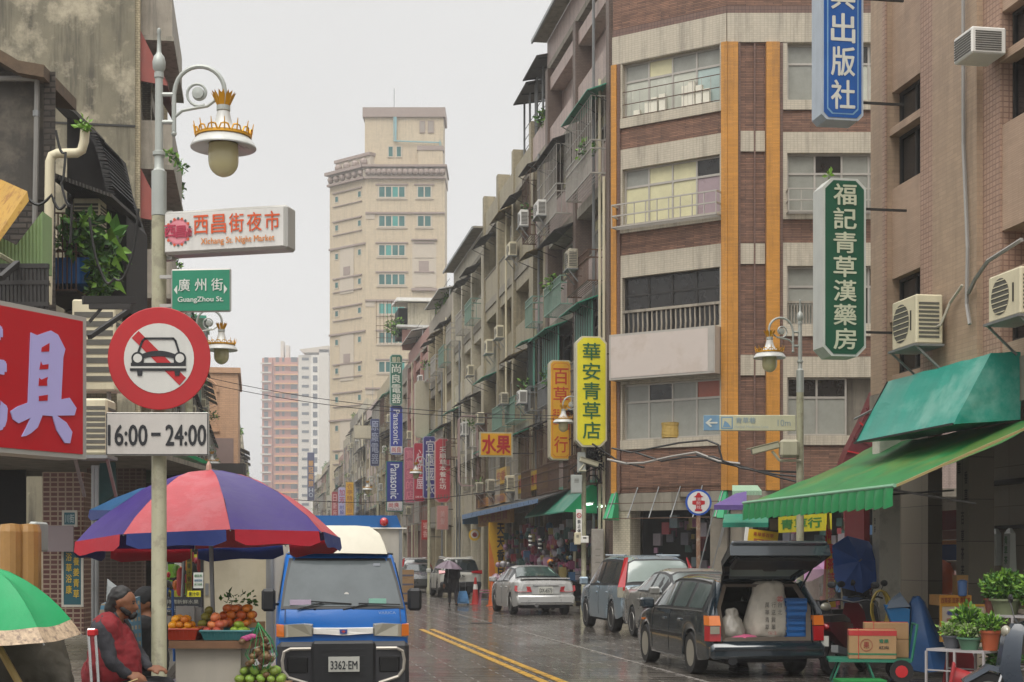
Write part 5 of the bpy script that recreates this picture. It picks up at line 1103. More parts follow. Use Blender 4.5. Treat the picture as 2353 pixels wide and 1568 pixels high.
# wires across the street
for y0, y1, lb in ((868, 956, 'upper'), (882, 963, 'middle'), (1118, 1094, 'lower')):
    a, e = at(478, y0, 58), at(1310, y1, 46)
    cable([a, e], .012, black, 'overhead_wire', '%s thin black wire slung across the street before the distant tower' % lb, 'wire', sag=.35 if lb != 'lower' else .7, n=24)
wb = mat('cable_black', '1a1918', .5); wg = mat('cable_grey', '8a8680', .5)
for i, (pts, m) in enumerate([([(1405, 1030), (1450, 1040), (1500, 1030), (1560, 1018), (1625, 1012), (1650, 1022), (1660, 1060), (1740, 1082), (1830, 1085)], wb), ([(1395, 1056), (1440, 1066), (1480, 1064), (1540, 1050), (1600, 1040), (1650, 1060), (1700, 1066)], wg), ([(1460, 1040), (1520, 1060), (1580, 1050), (1640, 1050), (1700, 1075), (1780, 1090), (1840, 1096)], wb), ([(1600, 1045), (1650, 1062), (1720, 1078), (1800, 1100), (1840, 1110)], wb), ([(1360, 1020), (1390, 1040), (1420, 1060), (1480, 1075)], wb)]):
    b = MB(); P_ = [at(x, y, 40.4-.35*(min(1, max(0, (1670-x)/260))*-5.5 if x < 1670 else 0)) for x, y in pts]
    q = []
    for j in range(len(P_)-1):
        for k in range(4): q.append(P_[j].lerp(P_[j+1], k/4))
    q.append(P_[-1]); b.tube(q, .035 if m is wg else .028, m, 5); tag(b.build('wall_cable'), ['thick black cable looping along the brick block above the shops', 'grey cable zigzagging along the brick block above the shops', 'second black cable running right across the brown brick base', 'short black cable dropping right toward the camera pole', 'black cable curling at the corner below the yellow sign'][i], 'cable')
b = MB()
for i in range(60):
    x, y = rnd.gauss(1362, 12), rnd.gauss(1052, 20); b.tube([at(x, y, 44+rnd.uniform(-.3, .3)), at(x+rnd.uniform(-25, 25), y+rnd.uniform(-25, 25), 44+rnd.uniform(-.3, .3)), at(x+rnd.uniform(-30, 30), y+rnd.uniform(-35, 35), 44)], .022, wb, 4)
tag(b.build('cable_tangle', kind='stuff'), 'tangle of black cables at the corner under the yellow sign', 'cables')
# ================================================================ VEHICLES
cglass = mat('car_glass', '20282a', .05, var=.15, scale=2, spec=.9); tint = mat('car_glass_pale', '87938f', .08, var=.1, scale=2, spec=.9); tyre = mat('tyre_rubber', '1b1a1a', .75, var=.2); rimm = mat('alloy_rim', '9c9a94', .35, .6, var=.1); hubc = mat('wheel_cover', '918c80', .45, .2, var=.1)
ptrim = mat('black_plastic_trim', '1a1b1d', .5, var=.1); tailr = mat('red_lamp_lens', 'a01820', .15, var=.08, spec=.7, coat=.5); lampc = mat('clear_lamp_lens', '8f8b7c', .12, var=.08, spec=.8, coat=.6); orl = mat('orange_lamp_lens', 'c86a1c', .15, spec=.7, coat=.5); platem = mat('plate_white', 'b4b4ac', .4, var=.04); inkb = mat('plate_ink', '1e2226', .5)
def paint(n, h, metal=.3): return mat('car_paint_'+n, h, .28, metal, var=.05, scale=1.5, coat=.6, spec=.5)
def make_car(label, keys, col, loc, rz, WB, ax, ar=.32, tw_=.2, side=(), wscr=None, rwin=None, openrear=False, rims='alloy', cat='car', name='parked_car', lower=None, gl=None, group=None, glr=None, htop=None):
    """loft of half sections; keys=[(x, half width, bottom, belt, roof half width, roof)] from tail to nose; ax = rear axle x, WB wheelbase"""
    o = thing(name, label, cat, loc, rz, group); M = WM[o.name]
    wx = (ax, ax+WB); AR = ar+.045
    xs = sorted(set([k[0] for k in keys]+[wx_+AR*math.cos(a*PI/8) for wx_ in wx for a in range(9)]+[wx_+s_*(AR+.02) for wx_ in wx for s_ in (-1, 1)]))
    xs = [x for i, x in enumerate(xs) if i == 0 or x-xs[i-1] > 1e-4]
    def K(x):
        for a, e in zip(keys[:-1], keys[1:]):
            if a[0]-1e-9 <= x <= e[0]+1e-9:
                t = (x-a[0])/(e[0]-a[0]); t2 = t
                return [a[i]+(e[i]-a[i])*t2 for i in range(6)]
        return list(keys[-1] if x > keys[-1][0] else keys[0])
    def sec(x, arch=True):
        _, hw, zb, zt, hr, zr = K(x)
        if arch:
            for w_ in wx:
                if abs(x-w_) <= AR+1e-6: zb = max(zb, ar+math.sqrt(max(0, AR**2-(x-w_)**2)))
        h = zt-zb; g_ = zr-zt
        return [(hw*.965, zb), (hw*.99, zb+h*.12), (hw, zb+h*.45), (hw*.985, zb+h*.8), (hw*.95, zt), (hr+(hw*.95-hr)*.04, zr-g_*.1-.015), (hr*.78, zr-.006), (0, zr+.004)]
    b = MB(M); rs = []
    for x in xs:
        s_ = sec(x); rs.append([(x, y, z) for y, z in s_]+[(x, -y, z) for y, z in s_[-2::-1]])
    n = len(rs[0]); vs = [p for r in rs for p in r]; fs = []; skip = []
    low = lower or col
    F1, F2, F3 = [], [], []
    for i in range(len(rs)-1):
        xm = (xs[i]+xs[i+1])/2
        for j in range(n-1):
            q = (i*n+j, i*n+j+1, (i+1)*n+j+1, (i+1)*n+j)
            jj = j if j < 7 else 13-j
            if openrear and xm < openrear and jj >= 5: continue
            isg = (jj == 4 and any(a <= xm <= e for a, e in [(side[0][0], side[-1][1])] if side)) or (jj >= 5 and wscr and wscr[0] < xm < wscr[1]) or (jj >= 5 and rwin and rwin[0] < xm < rwin[1])
            (F2 if isg else F3 if jj == 0 and lower else F1).append(q)
    if not openrear: F1.append(tuple(range(n)))
    F1.append(tuple(range((len(rs)-1)*n, len(rs)*n))[::-1])
    base = len(b.v); b.add(vs, F1, col)
    for Fx, m in ((F2, ptrim), (F3, low)):
        k = b.mid(m); b.f += Fx; b.mi += [k]*len(Fx)
    b.build('body', o, smooth=True)
    b = MB(M); x0, x1 = keys[0][0]+.12, keys[-1][0]-.12; hm = max(k[1] for k in keys); b.box(x0, x1, -hm+.24, hm-.24, .2, .5, dark); b.build('underbody', o)
    G = gl or cglass
    def S4(x, t):
        s_ = sec(x, False); p, q = s_[4], s_[5]; return (p[0]+(q[0]-p[0])*t, p[1]+(q[1]-p[1])*t)
    for (a, e) in side:
        for sg in (1, -1):
            b = MB(M); V = []
            N_ = 5
            for i in range(N_+1):
                x = a+.03+(e-a-.06)*i/N_
                for t in (.1, .9): y, z = S4(x, t); V.append((x, sg*(y+.006), z))
            b.add(V, [(2*i, 2*i+2, 2*i+3, 2*i+1) if sg < 0 else (2*i, 2*i+1, 2*i+3, 2*i+2) for i in range(N_)], G); b.build('side_window', o)
    for rng, nm, sgn in ((wscr, 'windscreen', 1), (rwin, 'rear_window', -1)):
        if not rng or (openrear and sgn < 0): continue
        b = MB(M); V = []; a, e = rng; L_ = e-a
        for i in range(6):
            x = a+L_*(.1+.8*i/5); s_ = sec(x, False); xo = x+sgn*.012
            for (y, z) in ((s_[5][0]*.95, s_[5][1]), (s_[6][0], s_[6][1]), (0, s_[7][1]), (-s_[6][0], s_[6][1]), (-s_[5][0]*.95, s_[5][1])): V.append((xo, y, z+.012))
        b.add(V, [(i*5+j, i*5+5+j, i*5+6+j, i*5+1+j) for i in range(5) for j in range(4)], (glr or G) if sgn < 0 else G); b.build(nm, o, smooth=True)
    wh = None
    hw = max(k[1] for k in keys)
    for wx_ in wx:
        for sg in (1, -1):
            Mw = M @ Matrix.Translation((wx_, sg*(hw-tw_/2-.02), ar)) @ Matrix.Rotation(-sg*PI/2, 4, 'X')
            b = MB(Mw); b.lathe([(ar*.55, -tw_/2), (ar*.93, -tw_/2), (ar, -tw_/2+.03), (ar, tw_/2-.03), (ar*.93, tw_/2), (ar*.64, tw_/2-.005), (ar*.62, tw_/2-.03)], tyre, 24, caps=False)
            wo = b.build('wheel', o, smooth=True)
            b = MB(Mw); b.lathe([(ar*.64, tw_/2-.004), (ar*.6, tw_/2-.012), (ar*.57, tw_/2-.05), (0, tw_/2-.055)], ptrim if rims == 'alloy' else hubc, 20)
            if rims == 'alloy':
                for k in range(5):
                    a = 2*PI*k/5; c1, s1 = math.cos(a), math.sin(a)
                    b.prism([(c1*.04-s1*.035, s1*.04+c1*.035), (c1*.04+s1*.035, s1*.04-c1*.035), (c1*ar*.6+s1*.025, s1*ar*.6-c1*.025), (c1*ar*.6-s1*.025, s1*ar*.6+c1*.025)], tw_/2-.05, tw_/2-.015, rimm, axis='z')
                b.lathe([(.055, tw_/2-.05), (.05, tw_/2-.005), (0, tw_/2-.004)], rimm, 10); b.lathe([(ar*.64, tw_/2-.006), (ar*.63, tw_/2+.002), (ar*.56, tw_/2-.012), (ar*.55, tw_/2-.04)], rimm, 24, caps=False)
            else:
                for k in range(8): a = 2*PI*k/8; b.lathe([(.03, tw_/2-.053), (0, tw_/2-.052)], ptrim, 8, ar*.42*math.cos(a), ar*.42*math.sin(a))
                b.lathe([(.06, tw_/2-.055), (.05, tw_/2-.03), (0, tw_/2-.028)], hubc, 10)
            b.build('rim', wo, smooth=False)
    return o, M, sec, K
def plate(o, M, x, z, st, facing=-1, w=.32, h=.16, m=None, y=0):
    Mr = M @ Matrix.Translation((x, y, z)) @ Matrix.Rotation(-PI/2 if facing < 0 else PI/2, 4, 'Z')
    b = MB(Mr); b.box(-w/2, w/2, -.012, .005, -h/2, h/2, m or platem); p = b.build('number_plate', o)
    b = MB(Mr); b.text(st, 0, -.01, w*.86, h*.55, -.016, inkb, .015); b.build('lettering', p)
def mirror(o, M, x, y, z, m, s_=1):
    for sg in (1, -1):
        b = MB(M); b.rbox(x-.09*s_, x+.06*s_, sg*(y+.09)-.1, sg*(y+.09)+.1, z-.06*s_, z+.09*s_, .03, m); b.bar((x, sg*(y-.06), z-.04), (x, sg*(y+.03), z-.02), .025, ptrim, 6); b.build('mirror', o)
def handles(o, M, sec, xs, t, m):
    for x in xs:
        for sg in (1, -1):
            s_ = sec(x, False); y, z = s_[3]; b = MB(M); b.rbox(x-.08, x+.08, sg*y-.02, sg*y+.02, z-.02, z+.015, .008, m); b.build('door_handle', o)
def seams(o, M, sec, xs):
    for x in xs:
        for sg in (1, -1):
            s_ = sec(x, False); b = MB(M); b.tube([(x, sg*(y+.0), z) for y, z in s_[1:5]], .006, ptrim, 4); b.build('door_seam', o)
silver = paint('silver', 'b2b2b0', .25); ltblue = paint('silver_blue', '8fa0ac', .5); grey_ = paint('warm_grey', '8a8a86', .5); wcar = paint('white', 'bdbcb4', 0); dgreen = mat('car_paint_dark_blue_green', '16252e', .2, .15, var=.05, scale=1.5, coat=1, spec=.7); dgrey = paint('dark_grey', '4a4b4c', .4)
SED = [(-2.30, .70, .36, .80, .64, .90), (-2.27, .80, .30, .88, .70, .985), (-2.15, .855, .26, .93, .72, 1.03), (-1.75, .87, .24, .94, .70, 1.04), (-1.30, .875, .22, .945, .68, 1.06), (-1.0, .875, .2, .945, .62, 1.215), (-.55, .875, .2, .94, .555, 1.385), (-.1, .875, .2, .93, .565, 1.42), (.3, .875, .2, .92, .56, 1.41), (.62, .875, .2, .915, .55, 1.36), (1.0, .87, .2, .91, .62, 1.16), (1.32, .865, .2, .90, .69, .985), (1.8, .84, .22, .83, .68, .89), (2.15, .77, .26, .73, .64, .78), (2.28, .6, .34, .60, .52, .66)]
HD = TH+PI/2
# silver sedan seen from behind
o, M, sec, K = make_car('silver sedan seen from behind with red tail lamps, in front of the toy shop', SED, silver, S(8.02, 44.7), HD+.02, 2.63, -1.33, .31, side=((-.95, -.1), (-.02, .85)), wscr=(.62, 1.32), rwin=(-1.30, -.55), glr=mat('rear_glass_reflecting', '3a4845', .06, var=.3, scale=1.5, spec=.9))
plate(o, M, -2.325, .72, 'DX-6573', w=.42, h=.2)
for sg in (1, -1):
    b = MB(M); b.rings([[(-2.28, sg*.44, .82), (-2.28, sg*.40, .665), (-2.2, sg*.80, .665), (-2.1, sg*.87, .70), (-2.1, sg*.86, .855)], [(-2.335, sg*.45, .815), (-2.335, sg*.41, .67), (-2.325, sg*.79, .67), (-2.22, sg*.885, .70), (-2.2, sg*.875, .85)]], tailr); b.build('tail_lamp', o)
b = MB(M); b.rbox(-2.37, -2.2, -.84, .84, .3, .58, .05, silver); b.build('bumper', o, smooth=True)
b = MB(M); b.box(-2.34, -2.3, -.38, .38, .83, .855, chrome); b.box(-2.325, -2.3, -.4, .4, .6, .83, silver); b.box(-2.375, -2.37, -.74, .74, .36, .375, ptrim); b.build('trunk_trim', o)
b = MB(M); b.bar((-2.41, .28, .29), (-2.2, .28, .29), .055, chrome, 10); b.build('exhaust_pipe', o)
b = MB(M); b.rbox(-2.28, -2.0, -.72, .72, 1.035, 1.065, .012, silver); b.build('spoiler', o)
mirror(o, M, .95, .88, .98, silver); handles(o, M, sec, (-.75, .12), 0, silver); seams(o, M, sec, (-.06, .95))
# pale blue suv from behind
SUV = [(-2.24, .76, .46, .92, .72, .96), (-2.2, .86, .38, 1.0, .76, 1.05), (-2.05, .885, .34, 1.02, .70, 1.40), (-1.93, .89, .32, 1.03, .64, 1.60), (-1.6, .89, .30, 1.03, .645, 1.66), (-.6, .89, .28, 1.01, .65, 1.69), (.3, .89, .28, 1.0, .64, 1.67), (.6, .89, .28, .99, .63, 1.60), (1.0, .885, .28, .985, .70, 1.3), (1.28, .88, .28, .98, .76, 1.09), (1.8, .86, .3, .94, .76, 1.0), (2.15, .8, .34, .85, .7, .9), (2.26, .66, .42, .72, .58, .76)]
def suv(label, col, loc, rz, low, lt, glr):
    o, M, sec, K = make_car(label, SUV, col, loc, rz, 2.62, -1.3, .345, side=((-1.85, -1.22), (-1.15, -.2), (-.1, .85)), wscr=(.6, 1.28), rwin=(-2.2, -1.93), lower=low, glr=glr)
    for sg in (1, -1):
        b = MB(M)
        if lt: b.rings([[(-2.18, sg*.9, .78), (-2.26, sg*.78, .78), (-1.98, sg*.64, 1.62), (-1.9, sg*.70, 1.6)], [(-2.16, sg*.92, 1.0), (-2.275, sg*.79, 1.0), (-1.99, sg*.65, 1.64), (-1.88, sg*.71, 1.62)]], tailr)
        else: b.rings([[(-2.2, sg*.9, .98), (-2.28, sg*.45, 1.02), (-2.26, sg*.45, 1.1), (-2.1, sg*.9, 1.14)], [(-2.22, sg*.91, .99), (-2.30, sg*.46, 1.03), (-2.28, sg*.46, 1.09), (-2.12, sg*.91, 1.13)]], tailr)
        b.build('tail_lamp', o, smooth=False)
        if lt:
            b = MB(M); b.rings([[(-2.19, sg*.91, .78), (-2.28, sg*.75, .78), (-2.28, sg*.75, 1.0), (-2.19, sg*.91, 1.0)], [(-2.17, sg*.93, .79), (-2.29, sg*.76, .79), (-2.29, sg*.76, .99), (-2.17, sg*.93, .99)]], lampc); b.build('reverse_lamp', o)
    b = MB(M); b.rbox(-2.34, -2.1, -.86, .86, .42, .66, .05, low or col); b.build('bumper', o, smooth=True)
    b = MB(M); [b.bar((-1.6, sg*.6, 1.68), (.3, sg*.6, 1.69), .022, col, 6) for sg in (1, -1)]; b.build('roof_rail', o)
    mirror(o, M, .95, .9, 1.08, col, 1.2); handles(o, M, sec, (-.95, .1), 0, col); seams(o, M, sec, (-1.18, -.14, .95))
    return o, M
o, M = suv('pale silver blue sport utility car with tall red tail lamps parked behind the silver sedans', ltblue, S(8.5, 33.8), HD, ltblue, True, tint)
b = MB(M); b.rbox(-2.42, -2.2, -.3, .42, .62, 1.06, .06, ltblue); b.build('spare_wheel_cover', o, smooth=True)
o, M = suv('white sport utility car beside the umbrella carrier', wcar, S(8.35, 65.0), HD, ptrim, False, cglass); plate(o, M, -2.29, .9, '95', w=.36)
o, M = suv('distant silver car with tall red tail lamps right of the blue truck box', silver, S(8.7, 86), HD, silver, True, cglass); plate(o, M, -2.29, .82, '2070 EN', w=.36, m=mat('plate_green_white', '9aaa9c', .4))
# silver sedan facing the camera, half hidden
o, M, sec, K = make_car('silver grey sedan facing the camera between the wagon and pale blue car', SED, grey_, S(8.5, 29.35), HD+PI, 2.63, -1.33, .31, side=((-.95, -.1), (-.02, .85)), wscr=(.62, 1.32), rwin=(-1.30, -.55), gl=mat('car_glass_mid', '4c5654', .06, var=.15, spec=.9))
mirror(o, M, .95, .88, .98, grey_); handles(o, M, sec, (-.75, .12), 0, grey_); seams(o, M, sec, (-.06, .95))
for sg in (1, -1):
    b = MB(M); b.rbox(2.1, 2.25, sg*.55-.17, sg*.55+.17, .6, .73, .03, lampc); b.build('headlamp', o)
o, M, sec, K = make_car('dark grey sedan facing the camera just left of the white car', SED, dgrey, S(7.7, 74), HD+PI, 2.63, -1.33, .31, side=((-.95, -.1), (-.02, .85)), wscr=(.62, 1.32), rwin=(-1.30, -.55)); mirror(o, M, .95, .88, .98, dgrey)
for sg in (1, -1):
    b = MB(M); b.rbox(2.1, 2.25, sg*.55-.17, sg*.55+.17, .6, .73, .03, lampc); b.build('headlamp', o)
# dark wagon with its tailgate open
WAG = [(-2.12, .74, .34, .74, .70, .76), (-2.08, .80, .28, .86, .72, .88), (-2.0, .82, .25, .88, .70, 1.0), (-1.80, .825, .23, .885, .60, 1.30), (-1.6, .83, .22, .885, .575, 1.35), (-.6, .83, .2, .88, .57, 1.385), (.1, .83, .2, .875, .565, 1.38), (.42, .83, .2, .87, .55, 1.32), (.85, .825, .2, .865, .63, 1.1), (1.15, .82, .2, .86, .69, .95), (1.6, .8, .22, .8, .67, .87), (2.0, .74, .26, .7, .62, .76), (2.14, .58, .34, .58, .5, .64)]
WV, WU = 6.76, 21.75; sv0 = mat('silver_window_trim', '7c7c7a', .35, .4)
o, M, sec, K = make_car('dark blue green station wagon with its tailgate raised and sacks in the boot', WAG, dgreen, S(WV, WU), HD, 2.5, -1.22, .295, tw_=.19, side=((-1.72, -1.0), (-.92, -.2), (-.12, .68)), wscr=(.42, 1.15), openrear=-1.80, rims='cover', gl=mat('wagon_glass', '3c4848', .05, var=.3, scale=2, spec=.95))
for sg in (1, -1):
    b = MB(M); b.tube([(x, sg*(sec(x, False)[4][0]+.008), sec(x, False)[4][1]+.006) for x in (-1.76, -1.2, -.6, 0, .5, .8)], .009, sv0, 4); b.tube([(x, sg*(sec(x, False)[5][0]+.012), sec(x, False)[5][1]+.004) for x in (-1.7, -1.2, -.6, 0, .42)], .008, sv0, 4); b.build('window_trim', o)
    b = MB(M); b.box(-.85, .85, sg*.83-.012, sg*.83+.012, .50, .545, ptrim); b.build('side_moulding', o); b = MB(M); b.box(1.32, 1.42, sg*.815-.012, sg*.815+.012, .66, .69, orl); b.build('side_indicator', o)
mirror(o, M, .78, .82, .92, dgreen, 1.1); handles(o, M, sec, (-.75, .1), 0, dgreen); seams(o, M, sec, (-.96, -.16, .8))
grl = mat('boot_lining', '2a2826', .8); b = MB(M)
b.box(-2.06, -.9, -.66, .66, .44, .5, mat('boot_floor_board', '6a5c4c', .7)); b.box(-1.95, -.9, -.68, -.64, .5, 1.0, grl); b.box(-1.95, -.9, .64, .68, .5, 1.0, grl); b.box(-.95, -.8, -.62, .62, .5, 1.0, grl); b.box(-.85, -.75, .2, .5, 1.0, 1.2, grl); b.box(-.85, -.75, -.5, -.2, 1.0, 1.2, grl); b.build('boot_interior', o)
b = MB(M); b.rings([[(-2.13, -.62, .5), (-2.13, .62, .5), (-2.0, .66, .95), (-1.83, .52, 1.26), (-1.83, -.52, 1.26), (-2.0, -.66, .95)], [(-2.09, -.56, .55), (-2.09, .56, .55), (-1.98, .6, .94), (-1.82, .47, 1.22), (-1.82, -.47, 1.22), (-1.98, -.6, .94)]], mat('door_seal_tan', '4c4238', .7), caps=False); b.build('door_seal', o)
for sg in (1, -1):   # rear wings either side of the opening
    b = MB(M); b.rings([[(-2.14, sg*.63, .5), (-2.1, sg*.80, .5), (-2.04, sg*.81, .88), (-1.80, sg*.61, 1.30), (-1.83, sg*.53, 1.27), (-2.03, sg*.67, .95)], [(-2.06, sg*.63, .5), (-1.95, sg*.815, .5), (-1.92, sg*.82, .88), (-1.7, sg*.61, 1.32), (-1.73, sg*.53, 1.29), (-1.95, sg*.67, .95)]], dgreen)
    b.build('rear_pillar', o)
b = MB(M); b.rbox(-2.22, -2.05, -.80, .80, .26, .47, .045, dgreen); b.box(-2.16, -2.1, -.62, .62, .45, .5, dgreen); b.build('bumper', o, smooth=True)
b = MB(M); b.box(-2.235, -2.222, -.78, .78, .38, .395, ptrim); b.bar((-2.2, .5, .24), (-1.9, .5, .24), .06, ptrim, 10); b.build('bumper_trim', o)
for sg in (1, -1):
    b = MB(M); b.rings([[(-2.15, sg*.65, .5), (-2.13, sg*.80, .5), (-1.99, sg*.83, .5), (-1.99, sg*.65, .5)], [(-2.15, sg*.65, .7), (-2.13, sg*.80, .7), (-1.99, sg*.83, .7), (-1.99, sg*.65, .7)]], tailr); tl_ = b.build('tail_lamp', o)
    b = MB(M); b.rings([[(-2.153, sg*.65, .71), (-2.13, sg*.805, .71), (-1.98, sg*.835, .71), (-1.99, sg*.65, .71)], [(-2.12, sg*.66, .84), (-2.1, sg*.80, .84), (-1.95, sg*.83, .84), (-1.99, sg*.65, .84)]], orl); b.build('indicator_lens', tl_)
b = MB(M); b.box(-2.16, -2.154, .67, .8, .6, .7, lampc); b.build('reverse_lamp', o)
# raised tailgate: hinge at x=-1.72,z=1.36 ; tip far back and up
Mh = M @ Matrix.Translation((-1.74, 0, 1.34)) @ Matrix.Rotation(math.radians(24), 4, 'Y')      # local -x runs to the lip
b = MB(Mh)
out_ = [(0, .50), (-.45, .62), (-.5, .66), (-.95, .70), (-1.0, .66)]
def ring_(y_, z): return [(x, y*y_, z) for x, y in out_]+[(x, -y*y_, z) for x, y in out_[::-1]]
T = lambda x0, x1, y0, y1, z0, z1, m: b.box(x0, x1, y0, y1, z0, z1, m)
T(-.08, .0, -.52, .52, -.05, .03, dgreen); b.rings([[(-.5, -.66, -.05), (-.5, .66, -.05), (-.98, .69, -.10), (-.98, -.69, -.10)], [(-.5, -.66, .03), (-.5, .66, .03), (-1.0, .68, .05), (-1.0, -.68, .05)]], dgreen)
for sg in (1, -1): b.rings([[(-.08, sg*.43, -.05), (-.08, sg*.52, -.05), (-.5, sg*.66, -.05), (-.5, sg*.55, -.05)], [(-.08, sg*.43, .03), (-.08, sg*.52, .03), (-.5, sg*.66, .03), (-.5, sg*.55, .03)]], dgreen)
tg_ = b.build('tailgate', o, smooth=False)
b = MB(Mh); b.rings([[(-.08, -.45, -.01), (-.08, .45, -.01), (-.5, .58, -.01), (-.5, -.58, -.01)], [(-.08, -.45, .02), (-.08, .45, .02), (-.5, .58, .02), (-.5, -.58, .02)]], tint); b.build('tailgate_glass', tg_)
b = MB(Mh); b.rbox(-.9, -.55, -.58, .58, -.13, -.06, .03, ptrim); b.rbox(-.58, -.48, -.1, .1, -.12, -.05, .02, ptrim); b.build('tailgate_lining', tg_)
b = MB(Mh); b.rbox(-1.03, -.94, -.66, .66, .03, .10, .025, dgreen); b.build('spoiler', tg_)
b = MB(M)
for sg in (1, -1): b.bar((-1.84, sg*.56, 1.16), (Mh.inverted() @ M).inverted() @ Vector((-.55, sg*.6, -.05)) if False else (-2.2, sg*.62, 1.5), .014, ptrim, 6)
b.build('gas_strut', o)
# load in the boot
sack = mat('woven_white_sack', 'b4ada0', .7, var=.12, scale=7, bump=.5)
b = MB(M); sk = [(.30, .5), (.35, .58), (.36, .75), (.33, .95), (.27, 1.08), (.24, 1.18), (.26, 1.26), (.16, 1.3)]
b.rings([[(-1.75+r*.7*math.cos(2*PI*j/18)*(1+.05*math.sin(3*j)), -.12+r*.92*math.sin(2*PI*j/18)*(1+.06*math.sin(2*j+z*9))-.04*(z-.5), z-.02*math.cos(2*j)) for j in range(18)] for r, z in sk], sack)
sk_o = b.build('sack', label='big white woven sack with handwriting standing in the wagon boot', cat='sack', smooth=True, sub=2); crumple(sk_o, .035, .09)
b = MB(M @ Matrix.Translation((-2.02, -.12, 0)) @ Matrix.Rotation(-PI/2, 4, 'Z'))
for i, q in enumerate('萬華青草行送貨單台北'): b.text(q, -.08+.09*(i//4), .98-.1*(i % 4), .06, .07, -.0, inkb, .0)
b.text('㊣', .1, 1.06, .09, .08, -.0, redp, .01); b.text('保生', 0, .6, .14, .05, 0, mat('faint_red_ink', 'a06a64', .6), .0)
b.build('lettering', sk_o) if False else tag(b.build('sack_lettering', sk_o), 'handwritten black characters and red mark')
crt = mat('blue_plastic_crate', '1c5ea0', .4, var=.08)
b = MB(M)
for z0 in (.5, .78):
    b.box(-1.98, -1.62, -.60, -.34, z0, z0+.02, crt)
    for zz_ in (z0+.02, z0+.1, z0+.18, z0+.25): b.box(-2.0, -1.6, -.61, -.33, zz_, zz_+.035, crt)
    for x in (-2.0, -1.9, -1.8, -1.7, -1.61): b.box(x, x+.02, -.612, -.328, z0+.02, z0+.28, crt)
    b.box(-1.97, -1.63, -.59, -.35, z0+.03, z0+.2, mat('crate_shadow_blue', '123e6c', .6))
tag(b.build('plastic_crate'), 'blue plastic crates stacked at the right side of the wagon boot', 'crate')
b = MB(M); b.lathe([(.05, .5), (.19, .53), (.2, .64), (.15, .76), (.08, .84), (.1, .92), (.03, .93)], mat('grey_plastic_sack', '8a857c', .4, var=.2, bump=.6), 14, -1.88, .42); tag(crumple(b.build('plastic_bag', smooth=True, sub=2), .05, .07), 'translucent grey bag slumped at the left side of the wagon boot', 'bag')
b = MB(M); b.ball((-1.98, .3, .54), (.12, .22, .05), mat('pink_plastic', 'b8587a', .4, bump=.4), 12, 6); tag(b.build('plastic_bag', smooth=True), 'flat pink plastic bag at the lip of the wagon boot', 'bag')
b = MB(M); b.rbox(-1.7, -1.4, .05, .35, .5, .72, .02, mat('tan_carton', '8f7a58', .8)); tag(b.build('carton'), 'small tan basket box between bags and sack in the wagon boot', 'box')
# ---------------------------------------------------------------- blue light truck
tb = mat('car_paint_bright_blue', '0d5ba6', .4, 0, var=.05, scale=1.5, coat=.12, spec=.3); tcream = mat('fibreglass_cream', 'c4bfae', .4, var=.05, streak=.1)
TRl = Vector(((788-CX)/F*17.4, 17.4, 0)); TR = thing('light_truck', 'bright blue light truck facing the camera with cream roof cap and open cream box', 'truck', TRl, TH-PI/2); M = WM[TR.name]
def rr(x, hw, z, back=-1.35, k=.06): return [(x-k*1.4, hw, z), (x-k*.5, hw-k*.35, z), (x, hw-k*1.6, z), (x+.03, 0, z), (x, -hw+k*1.6, z), (x-k*.5, -hw+k*.35, z), (x-k*1.4, -hw, z), (back, -hw, z), (back, hw, z)]
b = MB(M); b.rings([rr(-.02, .735, .28), rr(.0, .745, .5), rr(.0, .748, .70), rr(-.015, .745, .86), rr(-.06, .735, 1.0), rr(-.10, .728, 1.055), rr(-.17, .715, 1.12), rr(-.62, .635, 1.62), rr(-.68, .62, 1.665), rr(-.78, .58, 1.69)], tb); b.build('cab', TR, smooth=True)
nrm = lambda z: -.10-(z-1.055)*.52/.565
b = MB(M); V = []
for z, hw in ((1.06, .675), (1.33, .63), (1.58, .57)):
    x = nrm(z)+.028; V += [(x-.03, hw, z), (x, hw*.6, z), (x+.008, 0, z), (x, -hw*.6, z), (x-.03, -hw, z)]
V2 = [(p[0]-.006-(.028 if i >= 10 else 0)+(.028 if i < 5 else 0), p[1]*1.05, p[2]+(-.03 if i < 5 else 0 if i < 10 else .03)) for i, p in enumerate(V)]
q4 = [(i*5+j, i*5+j+1, i*5+6+j, i*5+5+j) for i in range(2) for j in range(4)]
b.add(V2, [f[::-1] for f in q4], ptrim); b.build('windscreen_seal', TR)
b = MB(M); wg_ = mat('truck_windscreen', '52585a', .1, var=.22, scale=2.2, spec=.32); b.add(V, [f[::-1] for f in q4], wg_); ws = b.build('windscreen', TR, smooth=True)
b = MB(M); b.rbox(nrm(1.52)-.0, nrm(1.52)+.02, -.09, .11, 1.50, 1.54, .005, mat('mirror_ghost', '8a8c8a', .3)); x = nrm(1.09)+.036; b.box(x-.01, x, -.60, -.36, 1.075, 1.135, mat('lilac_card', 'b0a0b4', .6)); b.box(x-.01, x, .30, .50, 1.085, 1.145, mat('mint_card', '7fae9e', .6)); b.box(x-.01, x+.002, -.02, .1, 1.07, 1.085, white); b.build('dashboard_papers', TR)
b = MB(M); Mq = M @ Matrix.Translation((nrm(1.2)+.04, .05, 1.19)) @ Matrix.Rotation(PI/2, 4, 'Z'); b.M = Mq; b.disc((0, 0, 0), .028, white, 16); b.M = M; x = nrm(1.54)+.045; b.box(x-.01, x,   .38, .46, 1.52, 1.55, mat('grey_sticker', '9aa0a8', .5)); b.build('sticker', TR)
b = MB(M); x = nrm(1.07)+.05
for (ya, yb, za, zb) in ((.02, .12, 1.02, 1.04), (-.52, -.12, 1.02, 1.06)): pass
